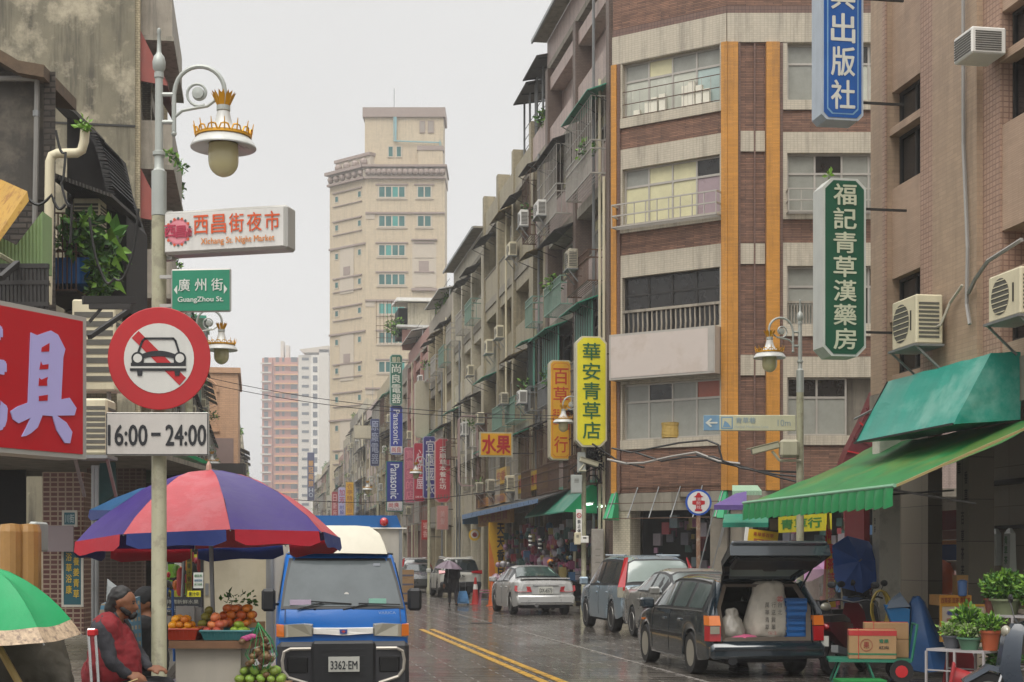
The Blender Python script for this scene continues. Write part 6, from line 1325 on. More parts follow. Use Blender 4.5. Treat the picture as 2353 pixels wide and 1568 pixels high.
b.bar((x+.02, .0, 1.02), (x-.01, .30, 1.085), .009, ptrim); b.bar((x-.012, .66, 1.075), (x-.012, .18, 1.09), .010, ptrim); b.bar((x+.02, -.52, 1.025), (x-.02, -.2, 1.11), .009, ptrim); b.bar((x-.02, .1, 1.085), (x-.03, -.36, 1.115), .010, ptrim); b.build('wiper', TR)
for sg in (1, -1):
    b = MB(M); b.rings([[(.0, sg*.34, .86), (.0, sg*.34, .72), (-.02, sg*.73, .70), (-.07, sg*.74, .86), (-.01, sg*.44, .87)], [(.045, sg*.36, .845), (.045, sg*.36, .725), (.03, sg*.62, .715), (.0, sg*.63, .855), (.04, sg*.45, .86)]], lampc); hl = b.build('headlamp', TR, smooth=False)
    b = MB(M); b.rings([[(.02, sg*.665, .715), (-.06, sg*.75, .71), (-.07, sg*.752, .86), (.01, sg*.67, .855)], [(.035, sg*.667, .72), (-.02, sg*.755, .72), (-.03, sg*.755, .85), (.02, sg*.672, .85)]], orl); b.build('indicator_lens', hl)
b = MB(M); b.rings([[(.0, .345, .82), (.0, -.345, .82), (.0, -.345, .74), (.0, -.2, .735), (.0, 0, .72), (.0, .2, .735), (.0, .345, .74)], [(.05, .335, .81), (.05, -.335, .81), (.05, -.335, .75), (.055, -.2, .745), (.06, 0, .73), (.055, .2, .745), (.05, .335, .75)]], white); b.build('grille_strip', TR)
b = MB(M @ Matrix.Translation((.062, 0, .775)) @ Matrix.Rotation(PI/2, 4, 'Z')); b.prism([(-.04, -.025), (.04, -.025), (.045, .025), (-.045, .025)], -.012, 0, mat('badge_blue', '3a4a8a', .4)); b.prism([(-.025, 0), (0, -.016), (.025, 0), (0, .016)], -.016, -.012, mat('badge_red', 'b03a3a', .4)); b.build('badge', TR)
b = MB(M @ Matrix.Translation((-.005, .50, .985)) @ Matrix.Rotation(PI/2, 4, 'Z')); b.text('VARICA', 0, 0, .2, .03, -.03, mat('pale_blue_lettering', '7a94c0', .4), .02); b.build('lettering', TR)
b = MB(M); b.rbox(-.1, .09, -.75, .75, .10, .66, .05, mat('bumper_dark_plastic', '2c2c2f', .5, var=.1)); b.rbox(.0, .14, -.36, .36, .08, .67, .03, ptrim); b.build('bumper', TR, smooth=False)
b = MB(M); sv = mat('silver_trim', 'a8a298', .35, .4)
for sg in (1, -1): b.tube([(.10, sg*.37, .585), (.11, sg*.60, .585), (.10, sg*.67, .55), (.10, sg*.69, .45), (.10, sg*.68, .34), (.10, sg*.62, .26), (.11, sg*.40, .19)], .02, sv, 6)
b.build('bumper_trim', TR)
b = MB(M)
for z in (.28, .36, .48, .56): b.box(.138, .146, -.24, .24, z, z+.025, ptrim)
for sg in (1, -1): b.rbox(.08, .1, sg*.52-.12, sg*.52+.12, .3, .5, .02, dark)
b.build('bumper_grille', TR)
plate(TR, M, .16, .41, '3362·EM', facing=1, w=.35, h=.17)
b = MB(M)
for i in range(5):
    f = i/4; 
b.rings([[(-.66+.0, .58, 1.66), (-.55, .55, 1.66), (-.5, .3, 1.665), (-.49, 0, 1.67), (-.5, -.3, 1.665), (-.55, -.55, 1.66), (-.66, -.58, 1.66), (-1.4, -.6, 1.66), (-1.4, .6, 1.66)], [(-.72, .55, 1.76), (-.62, .52, 1.78), (-.58, .3, 1.8), (-.57, 0, 1.8), (-.58, -.3, 1.8), (-.62, -.52, 1.78), (-.72, -.55, 1.76), (-1.4, -.58, 1.78), (-1.4, .58, 1.78)], [(-.85, .50, 1.88), (-.76, .47, 1.91), (-.72, .28, 1.93), (-.7, 0, 1.93), (-.72, -.28, 1.93), (-.76, -.5, 1.92), (-.85, -.53, 1.9), (-1.4, -.55, 1.92), (-1.4, .52, 1.9)], [(-.9, .40, 1.95), (-.82, .36, 1.99), (-.78, .2, 2.0), (-.78, 0, 2.0), (-.8, -.2, 2.0), (-.84, -.44, 1.99), (-.92, -.47, 1.97), (-1.4, -.49, 1.98), (-1.4, .42, 1.97)]], tcream); b.build('roof_cap', TR, smooth=True)
for sg in (1, -1):
    b = MB(M); b.tube([(.004, sg*.66, .875), (-.052, sg*.655, 1.0), (-.09, sg*.65, 1.05)], .005, ptrim, 4); b.build('hood_seam', TR)
    b = MB(M); b.ball((-.06, sg*.22-.1, 1.03), (.015, .018, .012), ptrim, 8, 5); b.build('washer_nozzle', TR)
b = MB(M); b.tube([(-.6, -.62, 1.66), (-.54, -.4, 1.675), (-.52, 0, 1.68), (-.54, .4, 1.675), (-.6, .62, 1.66)], .012, ptrim, 5); b.build('roof_seal', TR)
for sg in (1, -1):
    b = MB(M); b.rbox(-.28, -.16, sg*.84-.08, sg*.84+.08, 1.0, 1.26, .03, ptrim); b.bar((-.25, sg*.72, 1.08), (-.22, sg*.8, 1.08), .02, ptrim); b.build('mirror', TR)
    b = MB(M); b.add([(-.3, sg*.728, 1.12), (-1.1, sg*.728, 1.12), (-1.1, sg*.655, 1.56), (-.66, sg*.655, 1.56)], [(0, 1, 2, 3) if sg < 0 else (3, 2, 1, 0)], cglass); b.build('side_window', TR)
    b = MB(M @ Matrix.Translation((-.9, sg*.64, .27)) @ Matrix.Rotation(-sg*PI/2, 4, 'X')); b.lathe([(.15, -.08), (.25, -.08), (.27, -.05), (.27, .05), (.25, .08), (.16, .07), (0, .05)], tyre, 20); b.build('wheel', TR)
    b = MB(M @ Matrix.Translation((-3.1, sg*.64, .27)) @ Matrix.Rotation(-sg*PI/2, 4, 'X')); b.lathe([(.15, -.08), (.25, -.08), (.27, -.05), (.27, .05), (.25, .08), (.16, .07), (0, .05)], tyre, 20); b.build('wheel', TR)
bxm = mat('truck_box_panel', 'a9a49a', .45, var=.05, streak=.15); topb = mat('truck_box_blue_top', '14528c', .4, var=.06)
b = MB(M); b.box(-3.9, -1.42, -.80, .80, .45, 1.98, bxm); b.box(-1.44, -1.40, -.81, -.77, .45, 1.99, steel); b.box(-1.44, -1.4, .77, .81, .45, 1.99, steel); b.box(-3.9, .0, -.3, .3, .3, .45, darkm); b.build('cargo_box', TR)
b = MB(M); b.prism([(-.84, 1.985), (-.80, 2.06), (-.70, 2.10), (-.4, 2.135), (.4, 2.14), (.74, 2.14), (.8, 1.985)], -1.5, -1.40, topb, axis='x'); b.box(-1.55, -1.37, -.86, .86, 1.975, 1.99, white); b.build('box_crest', TR)
b = MB(M); b.ball((-1.37, .58, 2.06), .055, tailr, 14, 8); b.build('red_lamp', TR)
# opened cream side door of the box, seen behind the fruit stall
b = MB(M); cd = mat('cream_panel_dented', 'b3aa92', .4, var=.07, scale=1.5, streak=.12, stain=('9a9078', .4, 1.2))
b.box(-1.75, -1.7, -1.62, -.86, .5, 2.0, cd); b.box(-1.76, -1.69, -.86, -.80, .4, 2.02, steel); b.box(-1.76, -1.69, -1.66, -1.62, .4, 2.02, darkm); b.box(-1.695, -1.68, -1.6, -1.56, 1.15, 1.3, steel); b.build('box_door', TR)
# ================================================================ PEOPLE
skin = mat('skin', '74492f', .6, var=.06); hairm = mat('black_hair', '171514', .55, var=.2);  # skin tone darkened to hold the umbrella's shade over the seated vendor
def cloth(n, h, **k): return mat('cloth_'+n, h, .85, var=.15, scale=9, bump=.6, **k)
def caps(b, p, q, rp, rq, m, n=10):
    p, q = Vector(p), Vector(q); d = q-p
    if d.length < 1e-5: d = Vector((0, 0, .001))
    d.normalize(); pts = []; rr = []
    for a in (90, 60, 30): pts.append(p-d*rp*math.sin(math.radians(a))); rr.append(max(.1*rp, rp*math.cos(math.radians(a))))
    pts += [p, p.lerp(q, .5), q]; rr += [rp, (rp+rq)/2, rq]
    for a in (30, 60, 90): pts.append(q+d*rq*math.sin(math.radians(a))); rr.append(max(.1*rq, rq*math.cos(math.radians(a))))
    b.tube(pts, rr, m, n)
def flesh(name, root, M, caps_, m, vox=.016, sm=4, ells=(), fold=0, fsize=.09):
    b = MB(M)
    for (p, q, rp, rq) in caps_: caps(b, p, q, rp, rq, m)
    for (ce, r) in ells: b.ball(ce, r, m, 14, 9)
    o = b.build(name, root, smooth=True)
    md = o.modifiers.new('union', 'REMESH'); md.mode = 'VOXEL'; md.voxel_size = vox; md.use_smooth_shade = True
    md = o.modifiers.new('soft', 'SMOOTH'); md.iterations = sm; md.factor = .5
    if fold: crumple(o, fold, fsize)
    return o
def hand_caps(w, d, up, s=1.0):
    """palm, four fingers and a thumb from the wrist w, pointing along d with back of the hand along up"""
    w = Vector(w); d = Vector(d).normalized(); up = Vector(up).normalized(); sd = d.cross(up).normalized(); up = sd.cross(d); r = []
    for k in (-1, 0, 1): r.append((w+sd*.022*k*s, w+d*.085*s+sd*.026*k*s, .019*s, .017*s))
    for k, L_ in zip((-1.5, -.5, .5, 1.5), (.055, .07, .075, .062)):
        a = w+d*.09*s+sd*.02*k*s; e = a+d*L_*.55*s-up*.012*s; f = e+d*L_*.35*s-up*.03*s
        r += [(a, e, .0105*s, .0095*s), (e, f, .0095*s, .008*s)]
    t0 = w+d*.03*s+sd*.03*s; t1 = t0+d*.03*s+sd*.03*s-up*.01*s; r += [(t0, t1, .013*s, .012*s), (t1, t1+d*.035*s+sd*.006*s-up*.01*s, .012*s, .009*s)]
    return r
def figure(label, M, J, top, leg, shoe, hair=hairm, hood=None, face=0, tilt=0, vox=.018, hairlen=.0, tr=(.15, .135), hs=1, belly=0, cap=None, skirt=0, cat='person', group=None):
    """J: joint name -> local point; face = yaw of the face (0 = towards -y)"""
    o = thing('person', label, cat, M.to_translation(), M.to_euler().z, group); WM[o.name] = M.copy()
    H = Vector(J['head']); N = Vector(J['neck']); P = Vector(J['pelvis'])
    fM = Matrix.Translation(H) @ Matrix.Rotation(face, 4, 'Z') @ Matrix.Rotation(tilt, 4, 'X')
    f = lambda x, y, z: fM @ Vector((x, y, z))
    c1 = [(N, H+Vector((0, 0, -.05)), .058, .06), (f(0, .015, .03), f(0, .0, .03), .098, .095), (f(0, -.03, -.03), f(0, -.04, -.07), .075, .052), (f(0, -.10, -.005), f(0, -.112, -.03), .014, .018), (f(.078, .01, -.01), f(.082, .015, .02), .018, .02), (f(-.078, .01, -.01), f(-.082, .015, .02), .018, .02)]
    for s in 'LR':
        sh, el, wr = J['sh'+s], J['el'+s], J['wr'+s]
        c1 += [(N, sh, .05, .05), (sh, el, .048, .04), (el, wr, .04, .027)]; d = J.get('hd'+s) or (Vector(wr)-Vector(el)); c1 += hand_caps(wr, d, J.get('up'+s) or (0, -.4, 1), hs)
        c1 += [(P, J['hip'+s], .09, .08), (J['hip'+s], J['kn'+s], .075, .055), (J['kn'+s], J['an'+s], .052, .036)]
    c1 += [(N, P, .09, .1)]
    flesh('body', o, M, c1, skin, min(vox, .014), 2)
    ch = N.lerp(P, .3); wa = N.lerp(P, .75)
    for s in 'LR':
        pass
    T_ = []
    shc = (Vector(J['shL'])+Vector(J['shR']))/2
    for s in 'LR':
        sh, el, wr = Vector(J['sh'+s]), Vector(J['el'+s]), Vector(J['wr'+s])
        T_ += [(N.lerp(shc, .8), sh, .085, .085), (sh, el, .078, .062), (el, el.lerp(wr, .93), .062, .046), (sh.lerp(shc, .35), Vector(J['hip'+s]).lerp(P, .2)+Vector((0, 0, .12)), tr[0]*.8, tr[1])]
    T_ += [(ch, wa, tr[0], tr[1]+belly), (N+Vector((0, 0, -.02)), N.lerp(H, .25), .075, .07)]
    if skirt: T_ += [(Vector(J['hip'+s])+Vector((0, 0, .1)), Vector(J['hip'+s])+Vector((0, 0, -skirt)), .13, .14) for s in 'LR']
    flesh('jacket', o, M, T_, top, vox, fold=.035)
    Lg = [(P, J['hipL'], .125, .11), (P, J['hipR'], .125, .11)]
    for s in 'LR': Lg += [(J['hip'+s], J['kn'+s], .095, .07), (J['kn'+s], Vector(J['kn'+s]).lerp(Vector(J['an'+s]), .92), .068, .05)]
    flesh('trousers', o, M, Lg, leg, vox, fold=.025)
    for s in 'LR':
        a = Vector(J['an'+s]); td = J.get('toe') or Vector((math.sin(face)*.0, -.13, 0)); flesh('shoe', o, M, [(a+Vector((0, 0, -.03)), a+Vector(td)+Vector((0, 0, -.045)), .045, .035)], shoe, vox*.8)
    hc = [(f(0, .03, .055), f(0, .035, .04), .1, .1), (f(0, .07, .0), f(0, .07, -.03), .075, .06)]
    if hairlen: hc += [(f(0, .09, -.04), f(0, .1, -.04-hairlen), .07, .05)]
    flesh('hair', o, M, hc, hair, .012, 2, fold=.022, fsize=.04)
    b = MB(M)
    for s in (-1, 1): b.ball(f(s*.033, -.085, .008), (.011, .007, .007), hairm, 8, 5); b.tube([f(s*.018, -.092, .026), f(s*.05, -.085, .027)], .005, hairm, 4)
    b.tube([f(-.025, -.094, -.055), f(0, -.1, -.057), f(.025, -.094, -.055)], .005, mat('lip_brown', '6a3a34', .6), 4); b.build('face_features', o)
    if cap: flesh('cap', o, M, [(f(0, .015, .065), f(0, .01, .06), .108, .108), (f(0, -.1, .06), f(0, -.15, .05), .03, .02)], cap, .014, 2)
    return o
def standing(h=1.68, w=.19, step=.0, arm=None, lean=0):
    k = h/1.7
    J = dict(head=(0, -.02, 1.575*k), neck=(0, 0, 1.43*k), pelvis=(0, 0, .92*k), shL=(w, 0, 1.38*k), shR=(-w, 0, 1.38*k), elL=(w+.05, .02, 1.1*k), elR=(-w-.05, .02, 1.1*k), wrL=(w+.05, -.05, .86*k), wrR=(-w-.05, -.05, .86*k),
             hipL=(.09, 0, .88*k), hipR=(-.09, 0, .88*k), knL=(.1, -.02-step*.5, .48*k), knR=(-.1, -.02+step*.5, .48*k), anL=(.1, .02-step, .09), anR=(-.1, .02+step, .09))
    if arm: J.update(arm)
    return J
# seated man in red vest (faces right, profile)
mY = 12.4; mO = at(262, 1285, mY); mM = FR((mO.x, mY, 0), 0); q = lambda x, y, d=0: tuple(mM.inverted() @ (at(x, y, mY)+Vector((0, d, 0))))
J = dict(head=q(284, 1388), neck=q(258, 1428, .0), pelvis=q(245, 1575), shL=q(262, 1442, .17), shR=q(247, 1446, -.18), elL=q(305, 1515, .22), elR=q(272, 1520, -.23), wrL=q(335, 1538, .1), wrR=q(303, 1548, -.15), hdR=(1, .1, -.12), upR=(0, -.6, .8), hdL=(1, 0, 0),
         hipL=q(258, 1580, .12), hipR=q(258, 1582, -.1), knL=q(372, 1578, .17), knR=q(368, 1582, -.13), anL=q(362, 1708, .17), anR=q(358, 1708, -.13), toe=(.16, 0, 0))
vestm = mat('cloth_red_vest', '74121a', .8, var=.15, scale=14, wave=('Y', 2.2), bump=.9); sleeve = mat('cloth_charcoal_sleeve', '2c2c31', .85, var=.25, scale=9, bump=.8)  # vest red is darkened too, umbrella shade put into its colour
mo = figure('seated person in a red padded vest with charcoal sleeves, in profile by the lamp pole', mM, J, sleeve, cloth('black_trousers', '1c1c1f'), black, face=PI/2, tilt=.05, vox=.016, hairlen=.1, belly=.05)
N, P = Vector(J['neck']), Vector(J['pelvis'])
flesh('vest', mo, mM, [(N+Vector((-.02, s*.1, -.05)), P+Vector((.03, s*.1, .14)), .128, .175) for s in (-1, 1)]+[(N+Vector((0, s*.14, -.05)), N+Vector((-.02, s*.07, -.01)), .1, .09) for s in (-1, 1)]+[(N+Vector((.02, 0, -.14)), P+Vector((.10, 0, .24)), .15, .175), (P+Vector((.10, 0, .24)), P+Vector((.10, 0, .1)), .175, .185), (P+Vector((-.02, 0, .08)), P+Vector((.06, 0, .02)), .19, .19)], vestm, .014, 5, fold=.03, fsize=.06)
fm = Matrix.Translation(Vector(J['head'])) @ Matrix.Rotation(PI/2, 4, 'Z'); f = lambda x, y, z: fm @ Vector((x, y, z))
flesh('beard', mo, mM, [(f(0, -.085, -.085), f(0, -.06, -.1), .03, .034), (f(.04, -.04, -.07), f(.06, 0, -.03), .03, .025), (f(-.04, -.04, -.07), f(-.06, 0, -.03), .03, .025)], hairm, .012, 2, fold=.02, fsize=.03)
b = MB(mM); p = Vector(J['wrR'])+Vector((.09, -.03, -.03)); b.bar(p, p+Vector((-.08, -.03, -.03)), .005, mat('pale_stick', 'c0a878', .6), 5); b.build('stick', label='small pale stick held in the hand of the seated person in red', cat='stick')
st = mat('stool_plastic_blue', '2a4a78', .5); b = MB(FR((mO.x-.08, mY, 0))); b.rbox(-.17, .17, -.17, .17, .42, .45, .02, st); [b.bar((sx_*.14, sy_*.14, .43), (sx_*.17, sy_*.17, 0), .02, st) for sx_ in (-1, 1) for sy_ in (-1, 1)]; b.build('stool', label='low blue plastic stool under the seated person in the red vest', cat='stool')
# second person in a dark cap behind the pole
b2 = FR(at(338, 1285, 13.6).to_2d().to_3d(), 0); q = lambda x, y, d=0: tuple(b2.inverted() @ (at(x, y, 13.6)+Vector((0, d, 0))))
J = dict(head=q(330, 1390), neck=q(340, 1428), pelvis=q(345, 1560), shL=q(352, 1440, .15), shR=q(328, 1442, -.17), elL=q(360, 1510, .15), elR=q(315, 1505, -.2), wrL=q(345, 1545, -.1), wrR=q(320, 1540, -.2), hipL=q(352, 1560, .1), hipR=q(335, 1562, -.1), knL=q(310, 1556, -.1), knR=q(300, 1558, -.25), anL=q(318, 1655, -.1), anR=q(308, 1655, -.25))
figure('seated person in black jacket and dark cap half hidden behind the lamp pole', b2, J, cloth('black_jacket', '1e1e20'), cloth('black_trousers', '1c1c1f'), black, face=-PI/2+.5, cap=cloth('dark_cap', '161618'), vox=.018)
b = MB(b2); p = Vector(J['pelvis']); b.rbox(p.x-.2, p.x+.2, -.2, .2, .0, p.z-.1, .03, mat('crate_dark_grey', '3a3a3e', .6)); b.build('seat_box', label='dark box seat under the person in the dark cap', cat='box')
# standing person with folded arms
sM = FR(at(266, 1285, 26).to_2d().to_3d(), 0)
sM = sM @ Matrix.Translation((0, 0, .12))
figure('person standing with folded arms in a dark jacket under the striped umbrella edge', sM, standing(1.66, .2, arm=dict(elL=(.27, -.05, 1.08), elR=(-.27, -.05, 1.08), wrL=(.02, -.2, 1.12), wrR=(-.02, -.22, 1.16), hdL=(-1, 0, .1), hdR=(1, 0, .1))), cloth('dark_jacket', '232426'), cloth('grey_trousers', '4a4a4c'), black, vox=.022, tr=(.165, .17), skirt=.0)
# woman walking away with umbrella
wM = FR(at(1040, 1285, 51.9).to_2d().to_3d(), TH+PI)
figure('person in black coat walking away under a mauve umbrella pulling a blue trolley', wM, standing(1.56, .17, .12, arm=dict(elR=(-.22, -.04, 1.0), wrR=(-.12, -.22, 1.1), elL=(.24, .03, 1.02), wrL=(.3, .05, .75), hdR=(0, 0, 1))), cloth('black_coat', '201e22'), cloth('dark_trousers', '2c2a2e'), black, vox=.026, skirt=.2, tr=(.16, .16))
# people under the awning on the right
uM = FR(at(1962, 1285, 24.6).to_2d().to_3d()+Vector((0, 0, .12)), .3)
figure('person in blue jeans and dark top behind the big blue umbrella by the shop pillar', uM, standing(1.6, .18, .1, arm=dict(elR=(-.25, -.1, 1.08), wrR=(-.12, -.28, 1.12), hdR=(0, -.2, 1))), cloth('charcoal_top', '2a282c'), cloth('blue_jeans', '4a5f80'), black, vox=.024)
vM = FR(at(1848, 1285, 27.5).to_2d().to_3d(), -.4)
figure('person in pale raincoat under the pink umbrella behind the wagon', vM, standing(1.55, .17, .05, arm=dict(elR=(-.24, -.1, 1.05), wrR=(-.1, -.26, 1.15), hdR=(0, -.1, 1))), cloth('pale_raincoat', '9a8a94'), cloth('dark_trousers', '2c2a2e'), black, vox=.026)
rM = FR(S(9.0, 46.5, 0.0), HD-PI/2+PI+.3)
figure('person in orange helmet and grey coat beside the toy shop pole', rM, standing(1.55, .18), cloth('grey_coat', '4a4644'), cloth('dark_trousers', '2c2a2e'), black, cap=mat('orange_helmet', 'b8701c', .4), vox=.026)
# person in olive coat under the green umbrella
oM = FR(at(60, 1285, 11.2).to_2d().to_3d(), 0); q = lambda x, y, d=0: tuple(oM.inverted() @ (at(x, y, 11.2)+Vector((0, d, 0))))
J = dict(head=q(20, 1395, .1), neck=q(45, 1440), pelvis=q(80, 1600), shL=q(105, 1462, .1), shR=q(0, 1462, -.1), elL=q(150, 1545, -.05), elR=q(-30, 1545, -.1), wrL=q(165, 1600, -.25), wrR=q(10, 1600, -.3), hipL=q(105, 1600), hipR=q(50, 1600), knL=q(150, 1600, -.4), knR=q(40, 1600, -.4), anL=q(150, 1755, -.38), anR=q(40, 1755, -.38))
figure('hunched person in an olive coat sitting under the green umbrella at the left corner', oM, J, cloth('olive_coat', '3c372c'), cloth('dark_trousers', '2c2a2e'), black, face=-.4, vox=.02, tr=(.2, .22))
b = MB(oM); p = Vector(J['pelvis']); b.rbox(p.x-.2, p.x+.2, -.2, .2, .0, p.z-.12, .03, mat('crate_dark_grey', '3a3a3e', .6)); b.build('seat_box', label='dark box seat under the person in the olive coat', cat='box')
# ================================================================ UMBRELLAS
def umbrella(label, M, R_, rise, npan, cols, val=None, vh=.0, pole=1.8, off=0, dome=1.6, cat='umbrella', name='umbrella', band=None, hook=True, polem=None, sag=.03):
    o = thing(name, label, cat, M.to_translation(), 0); o.matrix_world = M; WM[o.name] = M.copy()
    b = MB(M); K_ = 8
    for p in range(npan):
        a0, a1 = off+2*PI*p/npan, off+2*PI*(p+1)/npan; V = []; n2 = 8
        for i in range(K_+1):
            t = i/K_
            for j in range(n2+1):
                a = a0+(a1-a0)*j/n2; ch = math.cos((a1-a0)/2)/math.cos(a-(a0+a1)/2); bul = math.sin(PI*j/n2)
                V.append((R_*t*ch*math.cos(a), R_*t*ch*math.sin(a), rise*(1-t**dome)-sag*bul*math.sin(PI*min(1, t*.9))))
        fs = [(i*(n2+1)+j, (i+1)*(n2+1)+j, (i+1)*(n2+1)+j+1, i*(n2+1)+j+1) for i in range(K_) for j in range(n2)]
        if band:
            k = round(K_*band[0]); b.add(V, fs[:k*n2], cols[p % len(cols)]); b.add(V, fs[k*n2:], band[1])
        else: b.add(V, fs, cols[p % len(cols)])
    cn = b.build('canopy', o, smooth=True)
    if R_ > .6: crumple(cn, .035*R_, .22)
    if val:
        for p in range(npan):
            a0, a1 = off+2*PI*p/npan+.03, off+2*PI*(p+1)/npan-.03; b = MB(M)
            P0 = Vector((R_*math.cos(a0), R_*math.sin(a0), 0)); P1 = Vector((R_*math.cos(a1), R_*math.sin(a1), 0)); V = []
            for j in range(9):
                t = j/8; e = min(1, min(t, 1-t)*8); P_ = P0.lerp(P1, t)
                V += [(P_.x, P_.y, -.0), (P_.x*1.01, P_.y*1.01, -vh*(.75+.25*e)-.01*math.sin(t*9))]
            b.add(V, [(2*j, 2*j+2, 2*j+3, 2*j+1) for j in range(8)], val[p % len(val)]); b.build('valance', o)
    b = MB(M); pm_ = polem or steel
    b.bar((0, 0, rise+.04), (0, 0, rise-pole), .012 if R_ < .8 else .022, pm_, 8)
    b.lathe([(.0, rise+.0), (.03 if R_ > .8 else .012, rise), (.025 if R_ > .8 else .01, rise+.05), (.008, rise+.09)], mat('umbrella_tip', 'b08a78', .5) if R_ > .8 else pm_, 10)
    for p in range(npan):
        a = off+2*PI*p/npan
        b.tube([(R_*t*math.cos(a), R_*t*math.sin(a), rise*(1-t**dome)-.015) for t in (.05, .35, .7, 1.0)], .006, pm_, 4)
        if R_ > .8: b.bar((0, 0, rise*.35), (R_*.5*math.cos(a), R_*.5*math.sin(a), rise*(1-.5**dome)-.02), .006, pm_)
    b.build('frame', o)
    return o
nyl = lambda n, h, **k: mat('nylon_'+n, h, .45, var=.1, scale=5, spec=.35, bump=.35, **k)
pkc, puc = nyl('coral_pink', 'ad4048', stain=('bb7a80', .25, 3)), nyl('violet', '35226a'); redv, blv = nyl('red', 'a3182a'), nyl('navy_blue', '1f3170')
uc = at(484, 1241, 15.0); M = FR(uc) @ Matrix.Rotation(math.radians(-2.2), 4, 'Y') @ Matrix.Rotation(math.radians(-3), 4, 'X')
umbrella('big market umbrella of coral and violet panels with red and blue valance', M, 1.29, .69, 8, [pkc, puc], [blv, redv], .135, 2.5, off=-PI/2-math.radians(26), dome=1.9, name='market_umbrella')
M = FR(at(428, 1185, 19.5)) @ Matrix.Rotation(math.radians(3), 4, 'Y'); umbrella('blue and coral market umbrella peeping out behind the big one', M, 1.2, .42, 8, [nyl('teal_blue', '2c5a84'), pkc], [blv], .12, 2.6, off=.2, dome=1.8, name='market_umbrella')
bandm = mat('printed_band', 'b09a80', .5, var=.4, scale=30, stain=('5a4a44', .7, 22)); gru = nyl('green', '128a52')
M = FR(at(-30, 1446, 10.4)) @ Matrix.Rotation(math.radians(4), 4, 'Y') @ Matrix.Rotation(math.radians(6), 4, 'X')
umbrella('green umbrella with patterned orange edged border at the bottom left corner', M, .63, .42, 8, [gru], None, 0, .95, off=.15, dome=1.9, band=(.88, bandm))
M = FR(at(1030, 1307, 51.7)) @ Matrix.Rotation(.05, 4, 'Y'); umbrella('mauve umbrella held by the person walking away', M, .47, .27, 10, [nyl('mauve', '7a6a76')], None, 0, .75, dome=1.8)
M = FR(at(1964, 1297, 24.1)) @ Matrix.Rotation(math.radians(72), 4, 'X') @ Matrix.Rotation(.2, 4, 'Y'); umbrella('blue umbrella tilted toward the camera beside the white shop pillar', M, .48, .17, 8, [nyl('steel_blue', '3a5ea6')], None, 0, .7, dome=1.7, off=.2, sag=.008)
M = FR(at(1852, 1300, 27.2)) @ Matrix.Rotation(math.radians(38), 4, 'X') @ Matrix.Rotation(-.3, 4, 'Y'); umbrella('pink striped umbrella between wagon tailgate and yellow banner', M, .45, .2, 8, [nyl('pink_lilac', 'b88ab0')], None, 0, .7, dome=1.7)
# trolley
t = thing('shopping_trolley', 'light blue shopping trolley with wheels pulled by the walking person', 'trolley', at(1063, 1391, 52.3).to_2d().to_3d(), TH); M = WM[t.name]
b = MB(M); tm_ = cloth('sky_blue_canvas', '5a8fc0'); b.rings([[(-.2, -.12, .08), (.2, -.12, .08), (.2, .12, .08), (-.2, .12, .08)], [(-.17, -.12, .3), (.17, -.12, .3), (.17, .12, .3), (-.17, .12, .3)], [(-.12, -.08, .5), (.12, -.08, .5), (.12, .08, .5), (-.12, .08, .5)]], tm_); b.rbox(-.14, .14, -.15, -.12, .12, .3, .02, tm_); b.build('bag', t, bev=.03)
b = MB(M)
for s in (-1, 1): b.M = M @ Matrix.Translation((s*.18, .05, .05)) @ Matrix.Rotation(PI/2, 4, 'Y'); b.lathe([(0, -.02), (.05, -.02), (.05, .02), (0, .02)], black, 12)
b.M = M; b.tube([(-.1, .1, .1), (-.1, .1, .8), (.1, .1, .8), (.1, .1, .1)], .01, steel, 6); b.build('wheel_frame', t)
# cones and stools on the road side
def cone(label, p, m, h=.72, rot=None, band=True):
    t = thing('traffic_cone', label, 'traffic cone', p); 
    if rot is not None: t.rotation_euler = rot; WM[t.name] = Matrix.Translation(p) @ rot.to_matrix().to_4x4()
    M = WM[t.name]; b = MB(M); b.rbox(-.19, .19, -.19, .19, .0, .035, .01, m); b.lathe([(.14, .035), (.035, h), (.02, h+.01)], m, 18); b.build('body', t, smooth=True)
    if band:
        b = MB(M); b.lathe([(.141-.105*.55+.003, .035+(h-.035)*.55), (.141-.105*.75+.003, .035+(h-.035)*.75)], white, 18, caps=False); b.build('reflective_band', t)
    return t
rc, oc_ = mat('cone_red', 'b0302c', .45), mat('cone_orange', 'c05a20', .5)
g = lambda x, y, dz=0: Vector((at(x, y, 5600/(y-HY)).x, 5600/(y-HY), dz))
cone('tall red traffic cone with white band beside the blue trolley', g(1092, 1390), rc, .95); cone('orange traffic cone next to the silver sedan', g(1130, 1393), oc_, .85, band=False); cone('small orange traffic cone by the blue truck mirror', g(949, 1358), oc_, .8)
t = thing('plastic_stool', 'stacked pink and blue plastic stools between the two traffic cones', 'stool', g(1113, 1391), TH); M = WM[t.name]; b = MB(M); ps = mat('stool_pink', '9a5a70', .5)
for z in (.42, .5): b.rbox(-.17, .17, -.17, .17, z, z+.03, .01, ps)
[b.bar((sx_*.14, sy_*.14, .44), (sx_*.19, sy_*.19, 0), .022, ps) for sx_ in (-1, 1) for sy_ in (-1, 1)]; b.bar((-.17, -.17, .2), (.17, -.17, .2), .015, st); b.build('frame', t)
t = MB(FR(g(935, 1392), TH)); cbm = mat('cardboard', '9a7a55', .8, var=.12, scale=6)
for k in range(4): t.box(-.22, .22, -.15, .15, .31*k, .31*k+.30, cbm); t.box(-.2, .2, -.156, -.15, .31*k+.08, .31*k+.14, mat('carton_print', '5a5a6a', .7))
tag(t.build('carton_stack'), 'stack of printed cardboard cartons standing behind the truck mirror', 'boxes')
